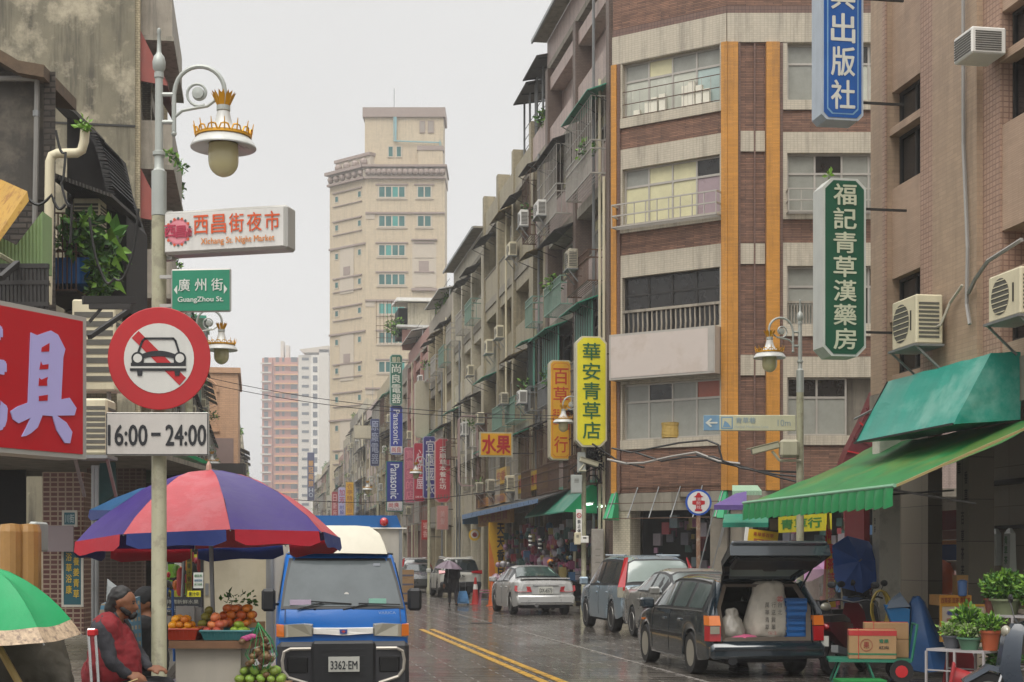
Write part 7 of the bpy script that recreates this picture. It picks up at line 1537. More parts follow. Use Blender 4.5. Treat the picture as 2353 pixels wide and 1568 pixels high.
# ================================================================ FRUIT STALL
fY = 14.4; fs_ = F/fY
sx0, sx1 = at(383, 0, fY).x, at(590, 0, fY).x
T = thing('fruit_stall', 'wooden topped fruit stall with white front panel beside the lamp pole', 'stall', ((sx0+sx1)/2, fY, 0)); tz_ = zz(1468, fY)
b = MB(); b.box(sx0, sx1, fY-.32, fY+.62, tz_-.075, tz_-.005, mat('stall_wood_edge', '7c5a40', .7, var=.2, scale=6)); b.build('table_top', T)
b = MB(); b.box(at(415, 0, fY).x, at(562, 0, fY).x, fY-.22, fY+.5, 0, tz_-.08, mat('stall_white_panel', 'b4ada0', .5, var=.05, streak=.1)); b.build('front_panel', T)
b = MB(); b.box(sx0+.02, at(413, 0, fY).x, fY-.2, fY+.4, 0.0, .45, mat('stall_grey_box', '8a8290', .5)); b.build('side_box', T)
# trays
def tray(label, x0, x1, y0, y1, z0, z1, m, lattice=True):
    t = thing('fruit_tray', label, 'tray', ((x0+x1)/2, (y0+y1)/2, z0)); b = MB(); e = .03
    b.rings([[(x0+e, y0+e, z0), (x1-e, y0+e, z0), (x1-e, y1-e, z0), (x0+e, y1-e, z0)], [(x0, y0, z1), (x1, y0, z1), (x1, y1, z1), (x0, y1, z1)], [(x0+.012, y0+.012, z1), (x1-.012, y0+.012, z1), (x1-.012, y1-.012, z1), (x0+.012, y1-.012, z1)], [(x0+e+.01, y0+e+.01, z0+.012), (x1-e-.01, y0+e+.01, z0+.012), (x1-e-.01, y1-e-.01, z0+.012), (x0+e+.01, y1-e-.01, z0+.012)]], m); b.build('basket', t)
    b = MB(); b.tube([(x0, y0, z1), (x1, y0, z1), (x1, y1, z1), (x0, y1, z1), (x0, y0, z1)], .012, m, 6)
    k = int((x1-x0)/.035)
    for i in range(k): x = x0+.03+(x1-x0-.06)*i/max(1, k-1); b.bar((x, y0+.02, z0+.015), (x, y0-.002, z1-.01), .004, m)
    b.build('rim', t); return t
x = lambda px: at(px, 0, fY).x
tray('red oval plastic basket of oranges at the left of the fruit stall', x(385), x(468), fY-.28, fY+.2, tz_, tz_+.10, mat('basket_red', 'a83a24', .4))
tray('teal lattice tray of fruit at the right of the fruit stall', x(474), x(588), fY-.30, fY+.22, tz_, tz_+.085, mat('basket_teal', '3a7a7e', .4))
b = MB(); b.box(x(470), x(586), fY+.22, fY+.58, tz_, tz_+.14, cbm); b.build('carton', label='cardboard carton carrying the back row of fruit', cat='box')
def fruit(name, label, cat, col, r, spots, group, flat=.92, rough=.4):
    m = mat('skin_'+name+col, col, rough, var=.14, scale=18, bump=.15, spec=.5, mot=.28); first = None
    for (px, py, pz) in spots:
        if first is None:
            b = MB(); b.lathe([(.02*r, -flat*r), (.55*r, -.8*flat*r), (.9*r, -.4*flat*r), (r, 0), (.9*r, .42*flat*r), (.55*r, .78*flat*r), (.15*r, .86*flat*r), (.03*r, .8*flat*r)], m, 14); b.lathe([(.1*r, .84*flat*r), (.07*r, .95*flat*r)], leafB, 6)
            first = b.build(name, label=label, cat=cat, group=group, smooth=True, origin=(0, 0, 0)); first.location = (px, py, pz)
        else:
            n_ = first.copy(); C.objects.link(n_); n_.location = (px, py, pz); n_.rotation_euler = (rnd.uniform(-.6, .6), rnd.uniform(-.6, .6), rnd.uniform(0, 6)); q_ = rnd.uniform(.85, 1.12); n_.scale = (q_, q_*rnd.uniform(.94, 1.04), q_*rnd.uniform(.9, 1.05))
def pile(x0, x1, y0, y1, z, r, rows, drop=.82):
    o_ = []
    for k in range(rows):
        ins = k*r*.7; nx = max(1, int((x1-x0-2*ins)/(1.9*r))); ny = max(1, int((y1-y0-2*ins)/(2*r)))
        for i in range(nx):
            for j in range(ny): o_.append((x0+ins+r+1.9*r*i+rnd.uniform(-.3, .3)*r, y0+ins+r+2*r*j+rnd.uniform(-.3, .3)*r, z+r+k*r*1.4+rnd.uniform(-.15, .15)*r))
    return o_
fruit('orange', 'bright orange persimmon piled in the red basket on the stall', 'orange', 'd08418', .040, pile(x(388), x(466), fY-.26, fY+.16, tz_+.04, .040, 3), 'oranges in the red basket')
fruit('pomelo', 'coral pink wrapped fruit in the front of the teal tray', 'fruit', 'c86a48', .044, pile(x(476), x(536), fY-.28, fY+.05, tz_+.04, .044, 3), 'coral fruit in the teal tray')
fruit('lime_guava', 'green guava at the right corner of the teal tray', 'guava', '8aa832', .042, pile(x(538), x(588), fY-.28, fY+.0, tz_+.045, .040, 2), 'green guavas in the teal tray')
fruit('tangerine', 'deep orange tangerine heaped at the back of the stall', 'tangerine', 'b8601a', .046, pile(x(486), x(590), fY+.08, fY+.5, tz_+.10, .046, 3), 'tangerines heaped at the back of the stall')
fruit('pear', 'olive yellow pear on the left back of the stall', 'pear', '8a8434', .048, pile(x(440), x(490), fY+.2, fY+.5, tz_+.08, .048, 3), 'pears at the back left of the stall')
b = MB(); b.leaves(((x(510)+x(570))/2, fY+.3, tz_+.36), (.25, .2, .1), 40, .07, [leafB, leafA]); tag(b.build('fruit_leaves'), 'dark leaves lying on the heaped tangerines', 'leaves')
b = MB(); b.box(x(388), x(432), fY+.28, fY+.3, tz_+.09, tz_+.30, mat('clear_bag_grey', '9a9894', .3)); b.prism([(x(400), tz_), (x(450), tz_), (x(446), tz_+.28), (x(404), tz_+.3)], fY+.32, fY+.4, mat('clear_bag_grey', '9a9894', .3)); tag(b.build('plastic_bag'), 'crumpled grey plastic bag standing behind the red basket', 'bag')
b = MB(); [b.ball((x(578)+.03*i, fY-.33, tz_+.02+.01*i), (.05, .02, .025), mat('pink_film', 'b84a80', .4), 8, 5) for i in range(3)]; tag(b.build('plastic_film'), 'pink plastic film tucked at the right end of the teal tray', 'film')
# bag of netted passion fruit hanging at the table end, guavas below
ne = at(600, 1500, fY-.3)
fruit('passion_fruit', 'brown passion fruit in the green net hanging from the stall end', 'passion fruit', '6e5238', .036, [(ne.x+rnd.gauss(0, .06), fY-.3+rnd.gauss(0, .05), ne.z+rnd.gauss(-.01, .06)) for _ in range(34)], 'passion fruit in the green net')
b = MB(); gn = mat('green_net', '1f8a4a', .5)
for i in range(10): a = 2*PI*i/10; b.tube([(ne.x-.03, fY-.3, ne.z+.28), (ne.x+.1*math.cos(a), fY-.3+.09*math.sin(a), ne.z+.12), (ne.x+.15*math.cos(a), fY-.3+.13*math.sin(a), ne.z-.02), (ne.x+.06*math.cos(a), fY-.3+.05*math.sin(a), ne.z-.15)], .004, gn, 3)
tag(b.build('net_bag'), 'green net bag hanging from the right end of the fruit stall', 'net bag')
b = MB(); p0 = at(612, 1565, fY-.2); b.box(p0.x-.30, p0.x+.2, fY-.35, fY+.1, 0, p0.z-.02, cbm); b.build('carton', label='cardboard carton with guavas standing at the foot of the fruit stall', cat='box')
fruit('guava', 'pale green guava on the carton at the foot of the stall', 'guava', '7f9a3c', .048, pile(p0.x-.28, p0.x+.2, fY-.33, fY+.05, p0.z-.02, .048, 2), 'guavas on the low carton')
# behind the stall: hand truck, board, hanging goods
b = MB(); hb = mat('hand_truck_blue', '2a5a9a', .4); hY = 14.9; b.tube([at(382, 1520, hY), at(380, 1370, hY), at(386, 1352, hY), at(396, 1356, hY), at(400, 1520, hY)], .014, hb, 6)
for y in (1400, 1450, 1490): b.bar(at(381, y, hY), at(399, y, hY), .01, hb)
b.build('hand_truck', label='blue tubular hand truck leaning behind the lamp pole', cat='hand truck')
lY = 19.5
def board(label, px0, px1, py0, py1, Y, m, texts=(), name='price_board', th=.03, cat='sign', rows=None, tcol=None, frame=None):
    a, e = at(px0, py1, Y), at(px1, py0, Y); o = thing(name, label, cat, ((a.x+e.x)/2, Y, a.z)); b = MB(); b.box(a.x, e.x, Y, Y+th, a.z, e.z, m)
    if frame: b.box(a.x-.03, a.x, Y-.01, Y+th, a.z-.03, e.z+.03, frame); b.box(e.x, e.x+.03, Y-.01, Y+th, a.z-.03, e.z+.03, frame); b.box(a.x, e.x, Y-.01, Y+th, e.z, e.z+.03, frame); b.box(a.x, e.x, Y-.01, Y+th, a.z-.03, a.z, frame)
    b.build('panel', o)
    if texts:
        b = MB(); W, H = e.x-a.x, e.z-a.z
        for (st, xf, zf, wf, hf, mm) in texts: b.text(st, a.x+W*xf, a.z+H*zf, W*wf, H*hf, Y-.006, mm, .012)
        b.build('lettering', o)
    return o
ycol = sm('c8a82a'); pale = sm('b8b4a8')
board('dark price board with pale rows of writing behind the fruit stall', 376, 462, 1372, 1412, 17, sm('24262a'), [('特價新鮮水果', .5, .72, .86, .24, sm('8a8a80')), ('店長推薦大特價', .5, .3, .86, .32, sm('9a9890'))])
board('pale notice board of small writing under the dark price board', 376, 460, 1416, 1440, 17.1, sm('8a857c'), [('甜度保證', .75, .5, .35, .5, sm('3a3836'))])
board('tall yellow paper strip with green writing behind the stall', 428, 440, 1260, 1375, 20, sm('b8a838'), [(q, .5, .9-.13*i, .7, .1, sm('4a5a3a')) for i, q in enumerate('新鮮果汁現打')])
board('bright yellow card with dark writing above the dark price board', 430, 460, 1358, 1372, 18, sm('c8c020'), [('果汁中', .5, .5, .8, .7, sm('3a3a2a'))])
board('yellow card edge behind the standing person', 318, 348, 1365, 1385, 20, sm('c0b820'))
board('white fruit price sheet with green lines behind the stall', 444, 466, 1316, 1352, 18.5, sm('c0c4bc'), [('價目表', .5, .8, .8, .16, sm('3a7a4a')), ('蘋果芭樂', .5, .5, .8, .14, sm('3a6a8a')), ('柳丁奇異', .5, .25, .8, .14, sm('3a7a4a'))])
gd = random.Random(5); gl_ = [mat('goods_'+h, h, .45, var=.1) for h in ('a82a2a', 'b0b0aa', '6a9a2a', 'c0682a', '3a3a3a', 'b8b42a', '8a2a3a')]
b = MB()
for _ in range(70):
    px, py = gd.uniform(372, 482), gd.uniform(1275, 1420); p = at(px, py, gd.uniform(20.5, 22)); r = gd.uniform(.03, .09); m = gl_[gd.randrange(7)]
    if gd.random() < .5: b.ball(p, (r*.7, r*.7, r), m, 8, 5)
    else: b.cb(p.x, p.y, p.z, r*1.5, r, r*2.2, m)
tag(b.build('hanging_goods', kind='stuff'), 'assorted red white and green goods hanging in the shop behind the fruit stall', 'goods')
for px0, px1, py0, py1, lb, m in ((405, 425, 1305, 1370, 'red cylindrical lantern bag hanging left of the yellow strip', 'a8302c'), (452, 466, 1262, 1315, 'upper red lantern bag hanging right of the yellow strip', '9a2a2c')):
    a, e = at(px0, py1, 19.8), at(px1, py0, 19.8); r = (e.x-a.x)/2; b = MB(); b.lathe([(r*.6, 0), (r, .04), (r*.95, e.z-a.z-.05), (r*.5, e.z-a.z)], mat('lantern_'+m, m, .5, bump=.3), 14, (a.x+e.x)/2, 19.8, a.z); b.build('red_bag', label=lb, cat='bag', smooth=True)
b = MB(); a = at(300, 1360, 18); b.rings([[tuple(at(x_, y_, 18+d)) for x_, y_, d in ((243, 1400, 0), (283, 1396, .1), (272, 1350, .1), (246, 1330, 0))], [tuple(at(x_, y_, 18+d)) for x_, y_, d in ((240, 1450, -.15), (290, 1440, 0), (280, 1370, .0), (248, 1345, -.1))]], mat('clear_sheet', 'aab0b0', .2)); tag(b.build('plastic_sheet'), 'clear plastic sheet hanging beside the seated person in red', 'plastic sheet')
# ================================================================ LEFT SHOPS
bt = mat('brown_grid_tile', '5c2f28', .4, var=.12, tile=(.11, .07, .012, '9a8672', 0), bump=.3)
LS = thing('left_shop', 'dark shop front with brown tiled pillar under the big red sign', 'building', at(150, 1285, 22).to_2d().to_3d()+Vector((0, 0, .12)))
b = MB(); 
def ab(px0, px1, py0, py1, Y, d, m): a, e = at(px0, py1, Y), at(px1, py0, Y); b.box(a.x, e.x, Y, Y+d, max(.12, a.z), e.z, m)
ab(97, 192, 1085, 1460, 22, .5, bt); b.build('tiled_pillar', LS)
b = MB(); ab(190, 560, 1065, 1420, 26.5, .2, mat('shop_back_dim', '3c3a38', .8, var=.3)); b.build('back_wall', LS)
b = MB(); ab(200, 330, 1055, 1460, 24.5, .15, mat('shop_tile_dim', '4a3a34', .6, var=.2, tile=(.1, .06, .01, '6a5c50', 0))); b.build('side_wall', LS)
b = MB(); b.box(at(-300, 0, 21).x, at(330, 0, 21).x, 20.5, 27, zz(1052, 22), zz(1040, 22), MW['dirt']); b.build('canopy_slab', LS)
b = MB(); 
for px in (214, 222): b.bar(at(px, 1460, 21), at(px, 1070, 21), .03, steel, 8)
b.build('steel_post', LS)
board('dark teal board with yellow brush characters on the brown tiled pillar', 146, 186, 1265, 1390, 21.5, sm('14505a'), [(q, .3+.42*(i % 2), .88-.2*(i//2)-.08*(i % 2), .34, .15, ycol) for i, q in enumerate('浴養草姜浴青康草')], frame=pale)
board('small teal end plate with white characters above the brush character board', 147, 172, 1178, 1206, 21.6, sm('1a5a66'), [('川街', .5, .5, .84, .7, sm('b8c4c4'))], frame=pale)
board('narrow faded yellow paper board with green writing by the steel posts', 192, 214, 1185, 1375, 23.5, sm('8f8a58'), [(q, .5, .88-.22*i, .8, .17, sm('3a5040')) for i, q in enumerate('木瓜茶葉')])
board('blank mauve grey board fixed across the brown tiled pillar', 97, 168, 1208, 1268, 21.3, mat('mauve_board', '7c7072', .6, var=.06))
b = MB(); 
for dx in (0, 1): b.lathe([(.0, 0), (.11, .0), (.12, .06), (.12, .85), (.1, .92), (0, .93)], mat('wrapped_tan_roll', '9a7440', .35, var=.15, scale=5, bump=.3), 14, at(25+34*dx, 0, 15).x, 15+.1*dx, zz(1420, 15)+.0)
tag(b.build('wrapped_roll'), 'pair of tan plastic wrapped rolls standing left of the tiled pillar', 'roll')
b = MB(); b.box(at(0, 0, 15).x, at(90, 0, 15).x, 14.6, 15.6, .12, zz(1420, 15), darkm); b.build('storage_box', label='dark box under the tan wrapped rolls', cat='box')
b = MB(); b.rbox(at(78, 0, 16).x, at(98, 0, 16).x, 15.8, 16.2, zz(1268, 16), zz(1200, 16), .02, lampg); b.bar(at(88, 1268, 16), at(88, 1640, 16), .025, steel); b.build('meter_box', label='grey meter box behind the tan wrapped rolls', cat='box')
b = MB(); tc2 = cloth('hanging_teal_cloth', '2c4a4a'); a = [at(x_, y_, 21.2) for x_, y_ in ((228, 1065), (262, 1062), (265, 1135), (245, 1150), (232, 1175), (224, 1150))]
b.rings([[tuple(p) for p in a], [tuple(p+Vector((0, .08, 0))) for p in a]], tc2); tag(b.build('hanging_cloth'), 'dark teal cloth hanging from the shop canopy near the steel posts', 'cloth')
# green shop awning farther left, poster
gp = mat('green_plastic_awning', '1f8050', .4, var=.1); o = MB(); V = [at(390, 1052, 30), at(482, 1083, 30), at(488, 1075, 27), at(410, 1040, 27)]
o.rings([[tuple(p) for p in V], [tuple(p+Vector((0, 0, .07))) for p in V]], gp); tag(o.build('shop_awning'), 'green plastic awning edge just left of the umbrella tip', 'awning')
board('poster with a red figure above the striped umbrella on the shop back wall', 272, 350, 1045, 1110, 25, sm('6f7a6c'), [('主場', .75, .6, .3, .25, sm('2a5a4a'))], name='poster', cat='poster')
b = MB(); p = at(298, 1085, 24.9); b.ball((p.x, 24.98, p.z+.06), (.07, .03, .1), sm('7a3030'), 10, 6); b.cb(p.x, 24.98, p.z-.12, .25, .04, .2, sm('7a3030')); tag(b.build('poster_print'), 'red seated figure silhouette printed on the shop poster', 'print')
# plaid blanket chair
b = MB(); pl1 = mat('plaid_blanket', '7a7060', .9, var=.3, scale=6, tile=(.09, .07, .02, '3f6478', 0)); cY = 13.0
V = [at(232, 1388, cY), at(300, 1380, cY), at(305, 1520, cY), at(262, 1530, cY-.1), at(225, 1420, cY)]
b.rings([[tuple(p) for p in V], [tuple(p+Vector((.02, .25, .03))) for p in V]], pl1); b.build('blanket', label='blue and tan plaid blanket draped behind the seated person in red', cat='blanket')
t = thing('folding_chair', 'chrome folding chair frame below the green umbrella edge', 'chair', at(215, 1568, 12).to_2d().to_3d()); b = MB()
for dx in (0, 16): b.tube([at(202+dx, 1448, 12), at(206+dx, 1500, 12), at(222+dx, 1770, 12)], .012, chrome, 6); b.tube([at(232+dx, 1770, 12.3), at(206+dx, 1520, 12.1)], .012, chrome, 6)
b.bar(at(202, 1448, 12), at(218, 1448, 12), .014, chrome, 6); b.build('frame', t)
b = MB(); b.rbox(at(203, 0, 12).x, at(222, 0, 12).x, 11.95, 12.05, zz(1462, 12), zz(1446, 12), .01, redp); b.build('grip', t)
b = MB(); b.tube([at(-10, 1475, 10.2), at(60, 1600, 10.2)], .025, mat('bamboo_stick', '8a7440', .6), 6); b.build('bamboo_pole', label='tan bamboo pole leaning across the bottom left corner', cat='pole')
# big red sign at the left
RX, RY = at(198, 1056, 13.0), 13.0; ang = math.atan2(1, .52)
M = FR((RX.x, RY, 0), ang-PI); M = FR((RX.x, RY, 0), math.atan2(.887, .462))
t = thing('red_shop_sign', 'huge red light box with lilac brush character cut off at the left edge', 'sign', (RX.x, RY, zz(1056, 13)), math.atan2(.887, .462)); z0, z1 = zz(1056, 13), zz(730, 13)
b = MB(M); b.box(-3.0, 0, 0, .3, z0, z1, lightgrey); b.build('casing', t)
b = MB(M); b.box(-2.96, -.05, -.008, 0, z0+.04, z1-.04, mat('red_backlit_panel', 'ae1420', .35, var=.04)); b.build('face', t)
b = MB(M); lil = mat('lilac_lettering', 'aaa4d6', .4, var=.03)
def bru(pts, m=lil, y=-.014):     # brush strokes in sign units taken from the face
    b.prism(pts, y, y+.003, m)
def sxr(px):
    tt = (px-CX)/F; return (tt*RY-RX.x)/(.462-tt*.887)
xa_, xb_ = sxr(24), sxr(172); zc = (z0+z1)/2-.02
def sp(cx_, cy_):
    s_ = sxr(cx_*.3665); return (s_, zz(517+.3665*cy_, RY+s_*.887))
S1 = [(182, 676), (222, 694), (308, 664), (352, 690), (398, 780), (385, 830), (372, 1095), (425, 1085), (468, 1150), (455, 1195), (345, 1197), (405, 1240), (442, 1300), (428, 1370), (395, 1368), (345, 1290), (318, 1200), (255, 1195), (225, 1270), (185, 1305), (150, 1325), (125, 1328), (150, 1280), (182, 1210), (105, 1245), (70, 1220), (55, 1170), (100, 1140), (165, 1115)]
b.text('玩', sxr(9)-(xb_-xa_)/2, zc, xb_-xa_, .80, -.014, lil, .03)
for S_ in (S1,): b.prism([sp(*q) for q in S_], -.02, -.01, lil)
rdf = mat('red_backlit_panel', 'ae1420')
for S_ in ([(248, 770), (296, 742), (294, 795), (245, 797)], [(243, 858), (252, 880), (290, 874), (288, 905), (233, 908)], [(232, 960), (245, 972), (286, 955), (280, 980), (282, 1010), (228, 1010)], [(230, 1075), (286, 1066), (284, 1103), (230, 1105)]): b.prism([sp(*q) for q in S_], -.024, -.021, rdf)
b.build('lettering', t)
# ================================================================ ARCADE AWNINGS, TOY SHOP
aw2 = mat('teal_green_awning', '1f7a64', .4, var=.12, stain=('7a8a78', .5, 1.2)); awg = mat('bright_green_side', '128a58', .4, var=.08)
ua_, ub_ = uv(1378, 10), uv(1275, 10)
t = thing('shop_awning', 'steep teal green awning at the corner of the toy shop', 'awning', S(10, ua_, 3)); M = rootS
b = MB(M); b.rings([[(9.95, ua_+.2, 3.95), (9.95, ub_, 3.95), (8.95, ub_, 2.98), (8.95, ua_+.2, 2.98)], [(9.95, ua_+.2, 3.99), (9.95, ub_, 3.99), (8.95, ub_, 3.02), (8.95, ua_+.2, 3.02)]], aw2); b.build('canopy', t)
b = MB(M); b.rings([[(9.95, ua_+.18, 3.97), (8.95, ua_+.18, 3.0), (9.95, ua_+.18, 2.95)], [(9.95, ua_+.2, 3.97), (8.95, ua_+.2, 3.0), (9.95, ua_+.2, 2.95)]], awg); b.build('side_panel', t)
t = thing('awning_frame', 'bare awning frame with bright green end triangles on the brick block corner', 'awning', chM @ Vector((chW/2, -.4, 2.9))); M = chM
b = MB(M)
for i in range(6): x = .15+(chW-.2)*i/5; b.bar((x, -.03, 3.6), (x, -.62, 2.72), .018, steel)
for y, z in ((-.03, 3.6), (-.62, 2.72), (-.33, 3.15)): b.bar((.05, y, z), (chW, y, z), .016, rust)
b.build('frame', t)
for x in (.02, chW-.12):
    b = MB(M); b.rings([[(x, -.0, 3.62), (x, -.62, 2.7), (x, -.22, 2.68)], [(x+.14, -.0, 3.62), (x+.3, -.62, 2.7), (x+.3, -.22, 2.68)]], awg); b.build('end_panel', t)
va = 8.7; u0_, u1_ = uv(1235, va), uv(1062, va); t = thing('striped_awning', 'long thin blue edged awning sloping over the shops left of the teal one', 'awning', S(va, u0_, 3.4)); b = MB(rootS)
b.rings([[(10, u0_, 3.85), (10, u1_, 3.85), (va, u1_, 3.42), (va, u0_, 3.42)], [(10, u0_, 3.9), (10, u1_, 3.9), (va, u1_, 3.47), (va, u0_, 3.47)]], mat('dark_awning_sheet', '3a3836', .6)); b.build('canopy', t)
b = MB(rootS); b.rings([[(va-.02, u0_, 3.36), (va-.02, u1_, 3.30), (va-.02, u1_, 3.5), (va-.02, u0_, 3.5)], [(va, u0_, 3.36), (va, u1_, 3.30), (va, u1_, 3.5), (va, u0_, 3.5)]], mat('blue_white_edge', '6a8ab0', .3, var=.3, wave=('X', 3))); b.rings([[(va, u1_, 3.1), (va+1, u1_, 3.1), (va+1, u1_, 3.8), (va, u1_, 3.45)], [(va, u1_-.02, 3.1), (va+1, u1_-.02, 3.1), (va+1, u1_-.02, 3.8), (va, u1_-.02, 3.45)]], mat('blue_tarp_edge', '4a6a84', .5)); b.build('edge_valance', t)
gd = random.Random(9); tcols = [mat('toy_'+h, h, .45, var=.15) for h in ('7a3a58', '8a8288', '3a5a7a', 'a07a90', '4a4a52', '7a2a30', '2a4a44', '8a7a4a', '5a6a70')]
b = MB(rootS)
for _ in range(520):
    u = gd.uniform(45.5, 57); v = gd.uniform(9.25, 10.6); z = gd.uniform(.3, 2.75); m = tcols[gd.randrange(9)]; r = gd.uniform(.04, .14)
    if gd.random() < .4: b.ball((v, u, z), (r, r, r*1.2), m, 7, 4)
    else: b.cb(v, u, z, r*1.6, r*1.8, r*2.4, m)
tag(b.build('toy_display', kind='stuff'), 'crowded display of toys and bags in front of the open corner shop', 'goods')
b = MB(rootS)
for _ in range(60):
    u = gd.uniform(52, 58.5); v = gd.uniform(8.9, 9.6); z = gd.uniform(.3, 1.5); r = gd.uniform(.08, .2); b.ball((v, u, z), (r, r, r), mat('pink_bag_wrap', '9a7a8a', .3, var=.25) if gd.random() < .6 else mat('pale_bag_wrap', 'a8a4a6', .25, var=.2), 8, 5)
tag(b.build('bagged_toys', kind='stuff'), 'heap of clear and pink bagged toys beside the yellow column banner', 'goods')
for i, (px, py, lb) in enumerate(((1218, 1255, 'left'), (1240, 1262, 'right'))):
    p = at(px, py, 50); b = MB()
    for k in range(5): b.lathe([(.05, 0), (.07, .03), (.05, .06)], white if k % 2 == 0 else black, 10, p.x, p.y, p.z+.07*k)
    b.build('hanging_toy', label='striped black and white hanging toy, %s one of the pair by the toy shop' % lb, cat='toy')
# back of the arcade + lit tubes
fl = mat('lit_tube', 'd8ffe8', .4, emit=3)
for i, (px, py, Y, lb) in enumerate(((1283, 1166, 49, 'left pair end of the toy shop ceiling'), (1352, 1160, 45, 'just right of the crowded pole'), (1388, 1164, 44.5, 'farther right under the brick block'), (1312, 1160, 47.5, 'between teal awning and crowded pole'))):
    p = at(px, py, Y); t = thing('tube_lamp', 'lit fluorescent tube lamp, %s' % lb, 'lamp', p, TH+PI/2); M = WM[t.name]; b = MB(M); b.box(-.5, .5, -.05, .05, .02, .06, white); b.build('housing', t); b = MB(M); b.bar((-.48, 0, 0), (.48, 0, 0), .022, fl, 6); b.bar((-.48, .08, 0), (.48, .08, 0), .022, fl, 6); b.build('tube', t)
b = MB(chM); gd = random.Random(3)
for _ in range(230):
    x, y, z = gd.uniform(.6, chW+3.5), gd.uniform(.65, 2.9), gd.uniform(.2, 2.8); r = gd.uniform(.05, .15); b.cb(x, y, z, r*1.8, r, r*2.6, tcols[gd.randrange(9)])
tag(b.build('dim_goods', kind='stuff'), 'dim racks of goods inside the arcade of the brick corner block', 'goods')
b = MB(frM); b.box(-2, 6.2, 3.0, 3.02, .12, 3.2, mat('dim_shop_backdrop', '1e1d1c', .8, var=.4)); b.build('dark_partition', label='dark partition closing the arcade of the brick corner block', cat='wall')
# small canopies beyond the green awning
for lb, V, m in (('violet canopy corner left of the long green awning', [(1640, 1172, 31), (1715, 1172, 31), (1715, 1140, 33), (1690, 1145, 33)], nyl('dull_violet', '5c4a84')), ('small dark green canopy under the long green awning', [(1660, 1212, 33), (1765, 1212, 33), (1765, 1190, 34.5), (1664, 1192, 34.5)], aw2), ('pale green corrugated sheet above the violet canopy', [(1682, 1138, 35), (1750, 1138, 35), (1740, 1125, 36.5), (1682, 1125, 36.5)], mat('pale_green_sheet', '8fae94', .5, wave=('X', 5), bump=.5))):
    b = MB(); P_ = [at(*q) for q in V]; b.rings([[tuple(p) for p in P_], [tuple(p+Vector((0, 0, .1))) for p in P_]], m); b.bar(P_[0], P_[0]+Vector((-.3, 0, -1.2)), .015, steel); tag(b.build('canopy'), lb, 'canopy')
# ================================================================ RIGHT FOREGROUND GOODS
t = thing('notice_board', 'yellow bordered notice card on a stand behind the raised tailgate', 'sign', at(1750, 1260, 24), .2); M = WM[t.name]
b = MB(M @ Matrix.Rotation(.12, 4, 'Y')); b.box(-.25, .25, 0, .03, 0.0, .28, sm('c8a420')); b.box(-.3, -.25, 0.005, .03, .0, .3, white); b.box(-.15, .17, -.006, 0, .02, .14, sm('9a5a30')); b.build('card', t)
b = MB(M @ Matrix.Rotation(.12, 4, 'Y')); b.text('青草茶百草', .0, .21, .34, .06, -.01, sm('a04a28'), .02); b.text('苦茶', .0, .08, .2, .09, -.01, sm('c8a420'), .02); b.build('lettering', t)
t = thing('banner_flag', 'tall narrow yellow banner flag with red characters behind the scooters', 'banner', at(1905, 1440, 23).to_2d().to_3d()+Vector((0, 0, .12)), .1); M = WM[t.name]; b = MB(M); b.rings([[(-.03, 0, 2.2), (.0, 0, 2.2), (.12, .05, .75), (-.09, .02, .75)], [(-.03, .01, 2.2), (.0, .01, 2.2), (.12, .06, .75), (-.09, .03, .75)]], sm('c09a1a')); b.build('flag', t)
b = MB(M); b.rings([[(-.045, -.004, 2.0), (-.03, -.004, 2.0), (-.06, -.0, .75), (-.11, -.0, .75)], [(-.045, .002, 2.0), (-.03, .002, 2.0), (-.06, .006, .75), (-.11, .006, .75)]], redp)
for i, q in enumerate('青草茶苦茶'): b.text(q, .0+.008*i, 1.85-.22*i, .07+.012*i, .17, -.012, redp, .03)
b.build('lettering', t)
b = MB(M); b.bar((.01, .03, 0), (-.01, .03, 2.4), .015, mat('flag_pole', 'b0a090', .5), 6); b.bar((.01, .03, 0), (-.15, 0, 0.02), .015, steel); b.bar((.01, .03, 0), (.15, 0, .02), .015, steel); b.build('pole', t)
